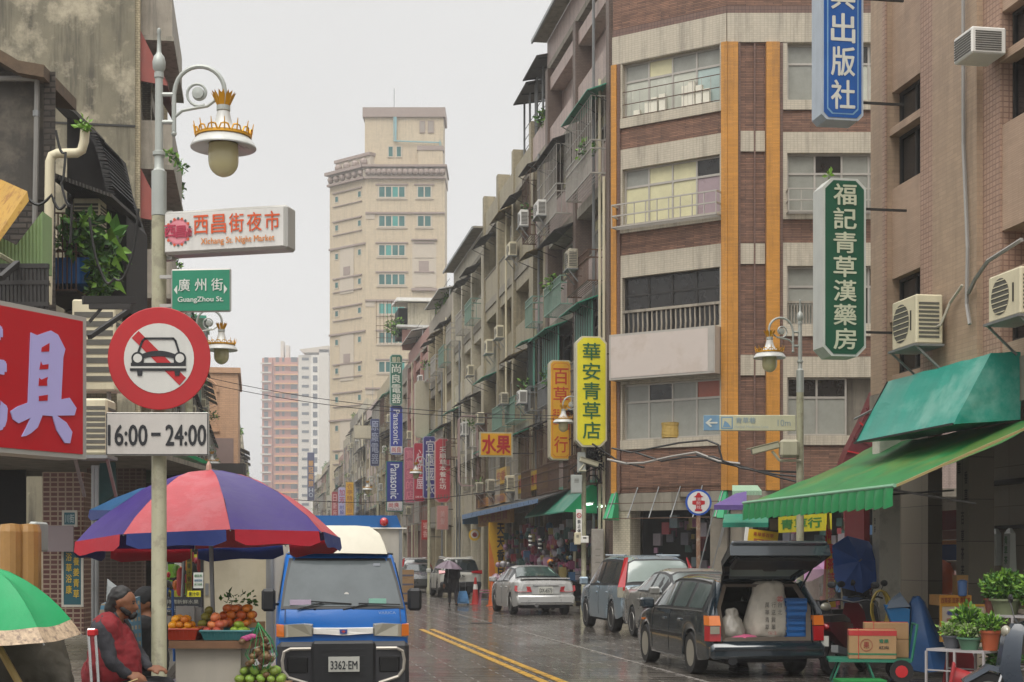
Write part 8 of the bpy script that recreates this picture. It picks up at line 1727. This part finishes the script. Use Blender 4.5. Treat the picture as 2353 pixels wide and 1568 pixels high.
# scooters
def scooter(label, loc, rz, col, shield=False, rack=False):
    o = thing('scooter', label, 'scooter', loc, rz); M = WM[o.name]; R_ = .24
    for x, nm in ((.62, 'w'), (-.62, 'w')):
        Mw = M @ Matrix.Translation((x, 0, R_)) @ Matrix.Rotation(PI/2, 4, 'X'); b = MB(Mw); b.lathe([(R_*.62, -.045), (R_*.9, -.05), (R_, -.025), (R_, .025), (R_*.9, .05), (R_*.62, .045)], tyre, 20, caps=False); w_ = b.build('wheel', o, smooth=True)
        b = MB(Mw); b.lathe([(R_*.64, -.03), (R_*.58, -.035), (R_*.2, -.02), (.03, -.04), (.03, .04), (R_*.2, .02), (R_*.58, .035), (R_*.64, .03)], rimm, 16, caps=False); b.build('rim', w_)
    b = MB(M)
    b.rings([[(-.80, -.10, .62), (-.80, .10, .62), (-.82, .08, .74), (-.82, -.08, .74)], [(-.5, -.17, .40), (-.5, .17, .40), (-.5, .16, .74), (-.5, -.16, .74)], [(-.12, -.17, .30), (-.12, .17, .30), (-.10, .14, .70), (-.10, -.14, .70)], [(-.02, -.15, .22), (-.02, .15, .22), (.0, .12, .36), (.0, -.12, .36)], [(.28, -.15, .20), (.28, .15, .20), (.28, .13, .28), (.28, -.13, .28)]], col)
    b.rings([[(.26, -.16, .22), (.26, .16, .22), (.40, .08, .24), (.40, -.08, .24)], [(.34, -.20, .55), (.34, .20, .55), (.52, .08, .50), (.52, -.08, .50)], [(.30, -.16, .86), (.30, .16, .86), (.46, .08, .84), (.46, -.08, .84)], [(.22, -.10, .98), (.22, .10, .98), (.36, .07, .98), (.36, -.07, .98)]], col)
    b.build('body', o, smooth=True)
    b = MB(M); b.rings([[(.46, -.07, .46), (.46, .07, .46), (.46, .07, .52), (.46, -.07, .52)], [(.62, -.08, .50), (.62, .08, .50), (.62, .06, .56), (.62, -.06, .56)], [(.86, -.06, .36), (.86, .06, .36), (.88, .05, .40), (.88, -.05, .40)]], col); b.build('front_mudguard', o, smooth=True)
    b = MB(M); b.rings([[(-.80, -.10, .745), (-.80, .10, .745), (-.80, .08, .83), (-.80, -.08, .83)], [(-.4, -.15, .745), (-.4, .15, .745), (-.4, .13, .84), (-.4, -.13, .84)], [(-.05, -.10, .71), (-.05, .10, .71), (-.05, .08, .77), (-.05, -.08, .77)]], mat('seat_vinyl', '1a1a1c', .4)); b.build('seat', o, smooth=True)
    b = MB(M)
    for s in (-1, 1): b.bar((.55, s*.06, .26), (.36, s*.04, .82), .02, chrome, 6)
    b.tube([(.22, -.34, 1.0), (.28, -.2, 1.02), (.30, 0, .98), (.28, .2, 1.02), (.22, .34, 1.0)], .015, ptrim, 6)
    b.build('handlebar', o)
    for s in (-1, 1):
        b = MB(M); b.bar((.28, s*.2, 1.02), (.30, s*.3, 1.2), .007, ptrim, 5); b.ball((.29, s*.32, 1.23), (.02, .07, .05), ptrim, 10, 6); b.build('mirror', o)
    b = MB(M); b.ball((.43, 0, .90), (.05, .085, .065), lampc, 12, 8); b.build('headlamp', o, smooth=True)
    b = MB(M); b.ball((-.83, 0, .68), (.03, .09, .045), tailr, 10, 6); b.build('tail_lamp', o, smooth=True)
    b = MB(M); b.rings([[(-.5, -.16, .26), (-.5, -.26, .26), (-.5, -.26, .36), (-.5, -.16, .36)], [(-.9, -.14, .34), (-.9, -.24, .34), (-.9, -.24, .44), (-.9, -.14, .44)]], steel); b.build('muffler', o)
    b = MB(M); b.box(-.92, -.90, -.11, .11, .42, .56, platem); b.build('number_plate', o)
    if shield:
        b = MB(M); V = []
        for i in range(7):
            z = 1.0+.075*i; hw = .24*(1 if i < 4 else 1-.12*(i-3)**1.6*.6)
            for j in range(7): y = -hw+2*hw*j/6; V.append((.42-.04*i*.8-.25*(y**2)*4, y, z))
        b.add(V, [(i*7+j, i*7+j+1, i*7+8+j, i*7+7+j) for i in range(6) for j in range(6)], mat('hazy_windshield', '8a8076', .15, var=.1, alpha=.55)); b.build('windshield', o, smooth=True)
    return o
def grd(px, py, z=0): Y = 5600/(py-HY); p = at(px, 0, Y); return Vector((p.x, Y, z))
scooter('dark scooter with tall hazy windshield facing the camera right of the wagon', at(1866, 0, 22.6).to_2d().to_3d(), TH-PI/2+.1, mat('scooter_black', '202226', .3, coat=.5), True)
scooter('black and red scooter seen from behind left of the cardboard boxes', at(1943, 0, 21.4).to_2d().to_3d(), TH+PI/2-.75, mat('scooter_dark_red', '4a1418', .3, coat=.5))
scooter('silver black scooter parked behind the black and red one', at(1965, 0, 23.5).to_2d().to_3d()+Vector((0, 0, .0)), TH+PI/2-1.1, mat('scooter_graphite', '3a3c40', .3, coat=.5))
scooter('dark scooter at the toy shop kerb right of the silver sedan', S(9.4, 44.2, .13), TH+.6, mat('scooter_black', '202226', .3))
scooter('blue black scooter cut off at the bottom right corner', at(2385, 0, 15.8).to_2d().to_3d()+Vector((.1, 0, -.05)), TH+PI-.2, mat('scooter_blue_black', '2a3440', .3, coat=.5))
# covered scooter beside the pillar: tarp
b = MB(FR(at(2085, 0, 20.9).to_2d().to_3d(), 0)); tp = mat('blue_raincover', '1f4a7a', .45, var=.15, scale=4, bump=.4); tp2 = mat('bright_blue_cover', '1a6aa0', .4, bump=.4)
gd = random.Random(4); rs = []
for z, a, e in ((1.08, .05, .03), (1.0, .11, .07), (.8, .15, .13), (.5, .22, .18), (.22, .30, .22), (.08, .34, .25)): rs.append([(.12+(1.08-z)*.14+a*math.cos(2*PI*j/20)*(1+.5*(1.1-z)*math.sin(5*2*PI*j/20+z)), e*1.3*math.sin(2*PI*j/20)*(1+.25*(1.1-z)*math.cos(4*2*PI*j/20)), z+.02*gd.uniform(-1, 1)) for j in range(20)])
b.rings(rs[::-1], tp); b.rings([[(-.32, -.16, .93), (.0, -.16, .95), (.05, .12, .93), (-.3, .12, .9)], [(-.27, -.13, 1.02), (-.1, -.12, 1.1), (-.04, .08, 1.08), (-.24, .08, 1.02)], [(-.2, -.06, 1.08), (-.12, -.05, 1.15), (-.1, .03, 1.14), (-.18, .03, 1.09)]], mat('grey_hood_cover', '5a6674', .5, bump=.4)); b.rings([[(-.34, -.12, .98), (0, -.14, .92), (-.02, -.12, .52), (-.16, -.13, .50)], [(-.34, -.02, .98), (0, -.02, .92), (-.02, -.02, .52), (-.16, -.02, .50)]], tp2)
tag(b.build('covered_scooter', smooth=True), 'scooter wrapped in blue and grey rain covers beside the tiled wall', 'scooter cover')
b = MB(); hs_ = mat('yellow_hose', 'a08a3a', .5)
for k in range(9): cx_ = at(2015+rnd.uniform(-3, 3), 0, 21.6).x; b.tube([(cx_+(.10+.006*k)*math.sin(2*PI*i/14), 21.5-.015*k, 1.0+.26*math.cos(2*PI*i/14)-.1) for i in range(15)], .012, hs_, 5)
b.build('hose_coil', label='coil of yellow hose hanging at the foot of the white pillar', cat='hose')
b = MB(pkM); b.box(fx(1998), fx(2010), -.3, 0, .12, 1.3, mat('red_brick_pier', '7a3a2c', .6, tile=(.2, .06, .01, '9a8a78'))); b.build('brick_pier', label='short red brick pier left of the white lettered pillar', cat='pier')
b = MB(rootS); b.box(10.4, 10.5, uv(1985, 10.4), uv(1940, 10.4), .12, 3.0, mat('dark_red_door', '5a1418', .5)); b.build('red_door', label='dark red door panel behind the blue umbrella', cat='door')
# hand cart with boxes
cY_ = 20.0; CT = thing('hand_cart', 'green steel hand cart carrying cardboard boxes at the kerb', 'cart', at(1990, 0, cY_).to_2d().to_3d(), -.15); M = WM[CT.name]; gc = mat('green_cart_paint', '1f6a54', .45, var=.15); zt_ = zz(1512, cY_)
b = MB(M); b.box(-.5, .55, -.3, .3, zt_-.04, zt_, gc); b.tube([(.55, -.28, zt_-.02), (.62, -.28, .75), (.62, .28, .75), (.55, .28, zt_-.02)], .018, gc, 6); b.build('deck', CT)
b = MB(M)
for s in (-1, 1): b.bar((-.35, s*.25, zt_-.04), (-.45, s*.25, 0), .016, gc); b.bar((.0, s*.25, zt_-.04), (.1, s*.25, 0), .016, gc)
b.build('leg', CT)
for s in (-1, 1):
    b = MB(M @ Matrix.Translation((.42, s*.3, .15)) @ Matrix.Rotation(PI/2, 4, 'X')); b.lathe([(.08, -.03), (.15, -.035), (.15, .035), (.08, .03)], tyre, 16); b.lathe([(.0, -.038), (.08, -.036), (.08, .036), (0, .038)], redp, 12); b.build('wheel', CT)
def carton(label, x0, x1, y0, y1, z0, z1, st, deco=True):
    t = thing('carton', label, 'box', M @ Vector(((x0+x1)/2, (y0+y1)/2, z0)), -.15); 
    b = MB(M); b.rbox(x0, x1, y0, y1, z0, z1, .006, cbm); b.build('box', t); b = MB(M)
    if deco:
        h = z1-z0; rp = sm('a82c2c'); gp_ = sm('2a6a4a')
        b.box(x0-.003, x1+.003, y0-.003, y1+.003, z1-h*.2, z1-h*.02, rp); b.box(x0-.003, x1+.003, y0-.003, y1+.003, z0+h*.14, z0+h*.2, gp_)
        b.M = M; b.arc_tube(((x0+x1)/2-.08, y0-.004, z0+h*.48), h*.2, 0, 360, .004, sm('8a3a2a'), 18, 3)
        b.text('果', (x0+x1)/2-.08, z0+h*.48, .07, .08, y0-.005, sm('8a3a2a'), .02); b.text('青果', (x0+x1)/2+.14, z0+h*.62, .12, .05, y0-.005, gp_, .03); b.text(st, (x0+x1)/2+.14, z0+h*.4, .12, .04, y0-.005, sm('4a4038'), .02)
    b.bar((x0+.12, y0-.006, z0), (x0+.12, y0-.006, z1), .005, redp, 4); b.bar((x0+.12, y0, z1+.004), (x0+.12, y1, z1+.004), .005, redp, 4); b.bar((x0, (y0+y1)/2, z1+.004), (x1, (y0+y1)/2, z1+.004), .005, redp, 4); b.build('print', t)
    return t
carton('front cardboard box with red top band and green stripe on the hand cart', -.24, .36, -.28, .02, zt_+.002, zt_+.38, '紅肉')
carton('plain brown cardboard box behind the banded one on the hand cart', .06, .55, .06, .32, zt_+.002, zt_+.24, '', False); carton('upper brown cardboard box tied with red string at the back of the cart', -.02, .55, .06, .32, zt_+.244, zt_+.46, '', False)
b = MB(FR(grd(1975, 1572))); b.box(-.3, .3, -.2, .2, .02, .06, mat('green_mat', '1f7a3a', .5)); b.build('green_mat', label='green plastic mat on the wet ground under the hand cart', cat='mat')
# plant racks
RK = thing('plant_rack', 'white steel rack with potted herbs at the right foreground', 'rack', at(2200, 0, 18.2).to_2d().to_3d()+Vector((0, 0, 0)), TH-PI/2+.0); 
def rack(name_o, px0, px1, Y0, Y1, ytop, m, dep=.45):
    A, B_ = at(px0, ytop, Y0), at(px1, ytop, Y1); d = (B_-A); d.z = 0; L_ = d.length; Mx = FR((A.x, A.y, 0), math.atan2(d.y, d.x)); z = A.z
    b = MB(Mx); b.box(0, L_, 0, dep, z-.03, z, m); b.build('shelf', name_o)
    b = MB(Mx)
    for x in (0, L_*.5, L_):
        for y in (0, dep): b.bar((x, y, 0.0), (x, y, z-.03), .018, m)
    for zq in (.25,): b.bar((0, 0, zq), (L_, 0, zq), .012, m); b.bar((0, dep, zq), (L_, dep, zq), .012, m)
    b.build('frame', name_o); return Mx, L_, z
wr = mat('rack_white_paint', 'a8a4a4', .4, .2, var=.1)
Ma, La, za = rack(RK, 2128, 2260, 18.6, 18.0, 1490, wr)
RK2 = thing('plant_rack', 'higher grey rack with larger pots behind the herb rack', 'rack', at(2290, 0, 18.8).to_2d().to_3d()); Mb_, Lb_, zb_ = rack(RK2, 2236, 2420, 19.2, 18.4, 1412, wr)
potm = lambda h: mat('pot_'+h, h, .55, var=.1)
def potted(label, p, r, h, col, lr, lh, n, ms, size=.07, sq=False):
    t = thing('potted_plant', label, 'plant', p); M = FR(p); WM[t.name] = M; b = MB(M); b.lathe([(r*.7, 0), (r*.95, h*.85), (r*1.08, h*.86), (r*1.08, h), (r*.95, h), (r*.9, h*.9)], potm(col), 18); b.build('pot', t, smooth=True)
    b = MB(M); b.leaves((0, 0, h+lh*.7), (lr, lr*.9, lh), n, size, ms, .5)
    for _ in range(14): a = rnd.uniform(0, 6.28); b.bar((r*.3*math.cos(a), r*.3*math.sin(a), h*.9), (lr*.7*math.cos(a), lr*.7*math.sin(a), h+lh*rnd.uniform(.6, 1.4)), .005, leafB, 3)
    b.build('foliage', t)
silv = mat('leaf_silver_green', '8a9a6c', .6, var=.25, scale=9)
onr = lambda Mx, f, L_, z, y=.22: Mx @ Vector((L_*f, y, z))
potted('dark grey pot with grey green herb at the left end of the front rack', onr(Ma, .28, La, za), .12, .16, '4a4c52', .18, .1, 420, [silv, leafC], .06)
potted('low green pot with silver leaved herb in the middle of the front rack', onr(Ma, .66, La, za, .12), .14, .15, '4a7058', .18, .1, 460, [silv, leafC], .05)
potted('terracotta pot with bushy green herb at the right end of the front rack', onr(Ma, .95, La, za, .2), .12, .24, '9a4a28', .2, .12, 420, [leafA, leafC], .06)
potted('small orange pot with tall bright leaves between the grey and green pots', onr(Ma, .48, La, za, .32), .09, .2, 'a85a2c', .2, .2, 300, [leafC, leafA], .1)
potted('wide olive pot with lush green bush on the higher rack', onr(Mb_, .3, Lb_, zb_), .19, .2, '6a7254', .26, .22, 800, [leafA, leafC, leafA], .075)
potted('red brown pot at the left end of the higher rack', onr(Mb_, .08, Lb_, zb_, .3), .1, .2, '6a3a30', .16, .2, 320, [leafA, leafC], .075)
potted('small brown pot with light green leaves behind the teal pot', onr(Mb_, .58, Lb_, zb_, .3), .1, .12, '7a4428', .18, .2, 320, [leafC, leafA], .08)
potted('teal blue pot with green leaves at the right edge of the higher rack', onr(Mb_, .72, Lb_, zb_, .1), .11, .2, '3a8a9a', .18, .22, 320, [leafA, leafC], .08)
potted('dark leaved plant low on the ground under the higher rack', at(2300, 0, 18.3).to_2d().to_3d()+Vector((0, 0, .0)), .12, .2, '5a3a30', .25, .25, 350, [leafB, leafA], .08)
rot = Matrix.Rotation(math.radians(78), 3, 'Y').to_4x4() ; 
from mathutils import Euler
cone('red traffic cone tipped over under the front plant rack', Vector((at(2182, 0, 18.2).x, 18.2, .18)), mat('cone_dull_red', '98282c', .5), .8, Euler((0, math.radians(100), math.radians(-15))))
b = MB(); a = at(2178, 1548, 18.9); b.rings([[tuple(at(x_, y_, 18.9)) for x_, y_ in ((2176, 1485), (2230, 1485), (2262, 1600), (2160, 1600))], [tuple(at(x_, y_, 18.95)) for x_, y_ in ((2176, 1485), (2230, 1485), (2262, 1600), (2160, 1600))]], mat('dark_red_sheet', '7a1c22', .6)); b.build('red_cloth', label='dark red cloth hanging under the front plant rack', cat='cloth')
board('orange lettered counter board above the small writing board', 2158, 2232, 1368, 1392, 20.6, sm('b07a2a'), [('百草茶 苦茶 青草茶', .5, .5, .9, .5, sm('7a2a1c'))], th=.5)
board('bordered notice board of coloured handwriting under the counter board', 2164, 2262, 1394, 1470, 20.4, sm('a89c8c'), [('養生·消暑', .45, .8, .7, .13, sm('3a4a8a')), ('青草茶涼補', .45, .58, .7, .13, sm('8a3a3a')), ('清肝退火茶', .45, .36, .7, .13, sm('3a4a8a')), ('冬瓜茶熱飲', .45, .14, .7, .12, sm('3a6a4a'))], frame=sm('a87a2a'))
board('white cloth sign with black and red characters behind the plant racks', 2265, 2360, 1400, 1432, 19.4, sm('a49a8a'), [('王 茶 快 青', .45, .5, .8, .5, sm('3a2a2a'))])
board('lower white cloth sign with red and green characters under the racks', 2240, 2285, 1478, 1545, 19.0, sm('a49a8a'), [('茶', .3, .75, .3, .25, sm('2a5a3a')), ('草', .75, .75, .3, .25, sm('9a3a2a'))])
b = MB(FR(at(2300, 0, 18.7).to_2d().to_3d())); b.cb(.05, 0, zz(1510, 18.7), .22, .04, .28, sm('a8241e')); b.build('red_sign_panel', label='bright red small panel low behind the blue black scooter', cat='panel')
t = thing('drink_counter', 'wooden post box with blue cup on the drinks counter by the lettered pillar', 'counter', at(2210, 1370, 20.8)); b = MB(); a, e = at(2198, 1370, 20.8), at(2224, 1322, 20.8); b.box(a.x, e.x, 20.8, 21.0, a.z, e.z, mat('plywood', '8a6a3c', .7)); b.build('box', t)
b = MB(); p = at(2211, 1370, 20.6); b.lathe([(.05, 0), (.06, .02), (.065, .19), (.07, .2), (.03, .22)], mat('blue_cup', '4a6a9a', .4), 14, p.x, p.y, p.z); b.build('cup', label='pale blue lidded cup on the drinks counter', cat='cup')
# haze
hz = bpy.data.materials.new('rain_haze'); hz.use_nodes = True; n_ = hz.node_tree; n_.nodes.clear(); o_ = n_.nodes.new('ShaderNodeOutputMaterial'); v_ = n_.nodes.new('ShaderNodeVolumePrincipled'); v_.inputs['Color'].default_value = (.92, .93, .95, 1); v_.inputs['Density'].default_value = .0008; v_.inputs['Anisotropy'].default_value = .2; n_.links.new(v_.outputs[0], o_.inputs['Volume'])
b = MB(); b.box(-160, 160, -30, 720, -1.2, 100, hz); b.build('haze', kind='stuff', origin=(0, 0, -1.2))
b = MB(); 
for k in range(5): p = at(385+10*k, 352+9*k, 38.2); b.leaves(p, (.16, .14, .1), 16, .14, [leafA, leafC]); 
b.bar(at(370, 345, 38.2), at(432, 395, 38.2), .015, leafB); tag(b.build('weed'), 'thin leafy sprig growing out from the weathered grey house behind the lamp post', 'plant')

for k, (pts, r_, lb) in enumerate([(((128, 300), (150, 350), (140, 420), (165, 470), (160, 560)), .018, 'thin black cable looping down beside the cream rain pipe'), (((0, 440), (60, 452), (118, 448), (150, 470)), .02, 'old cable drooping across the sooty wall above the yellow roof'), (((205, 500), (230, 620), (262, 640), (300, 600), (318, 480)), .018, 'slack cable hanging between balcony plants and the grey gable'), (((258, 700), (262, 800), (250, 900), (256, 1010)), .03, 'grey hose running down past the tall louvred air conditioner')]):
    b = MB(); P_ = [at(x, y, 19.9-.2*k) for x, y in pts]; q_ = []
    for j in range(len(P_)-1):
        for i in range(6): p = P_[j].lerp(P_[j+1], i/6); p.z -= .12*math.sin(PI*i/6); q_.append(p)
    b.tube(q_+[P_[-1]], r_, wb if k < 3 else wg, 5); tag(b.build('loose_cable'), lb, 'cable')
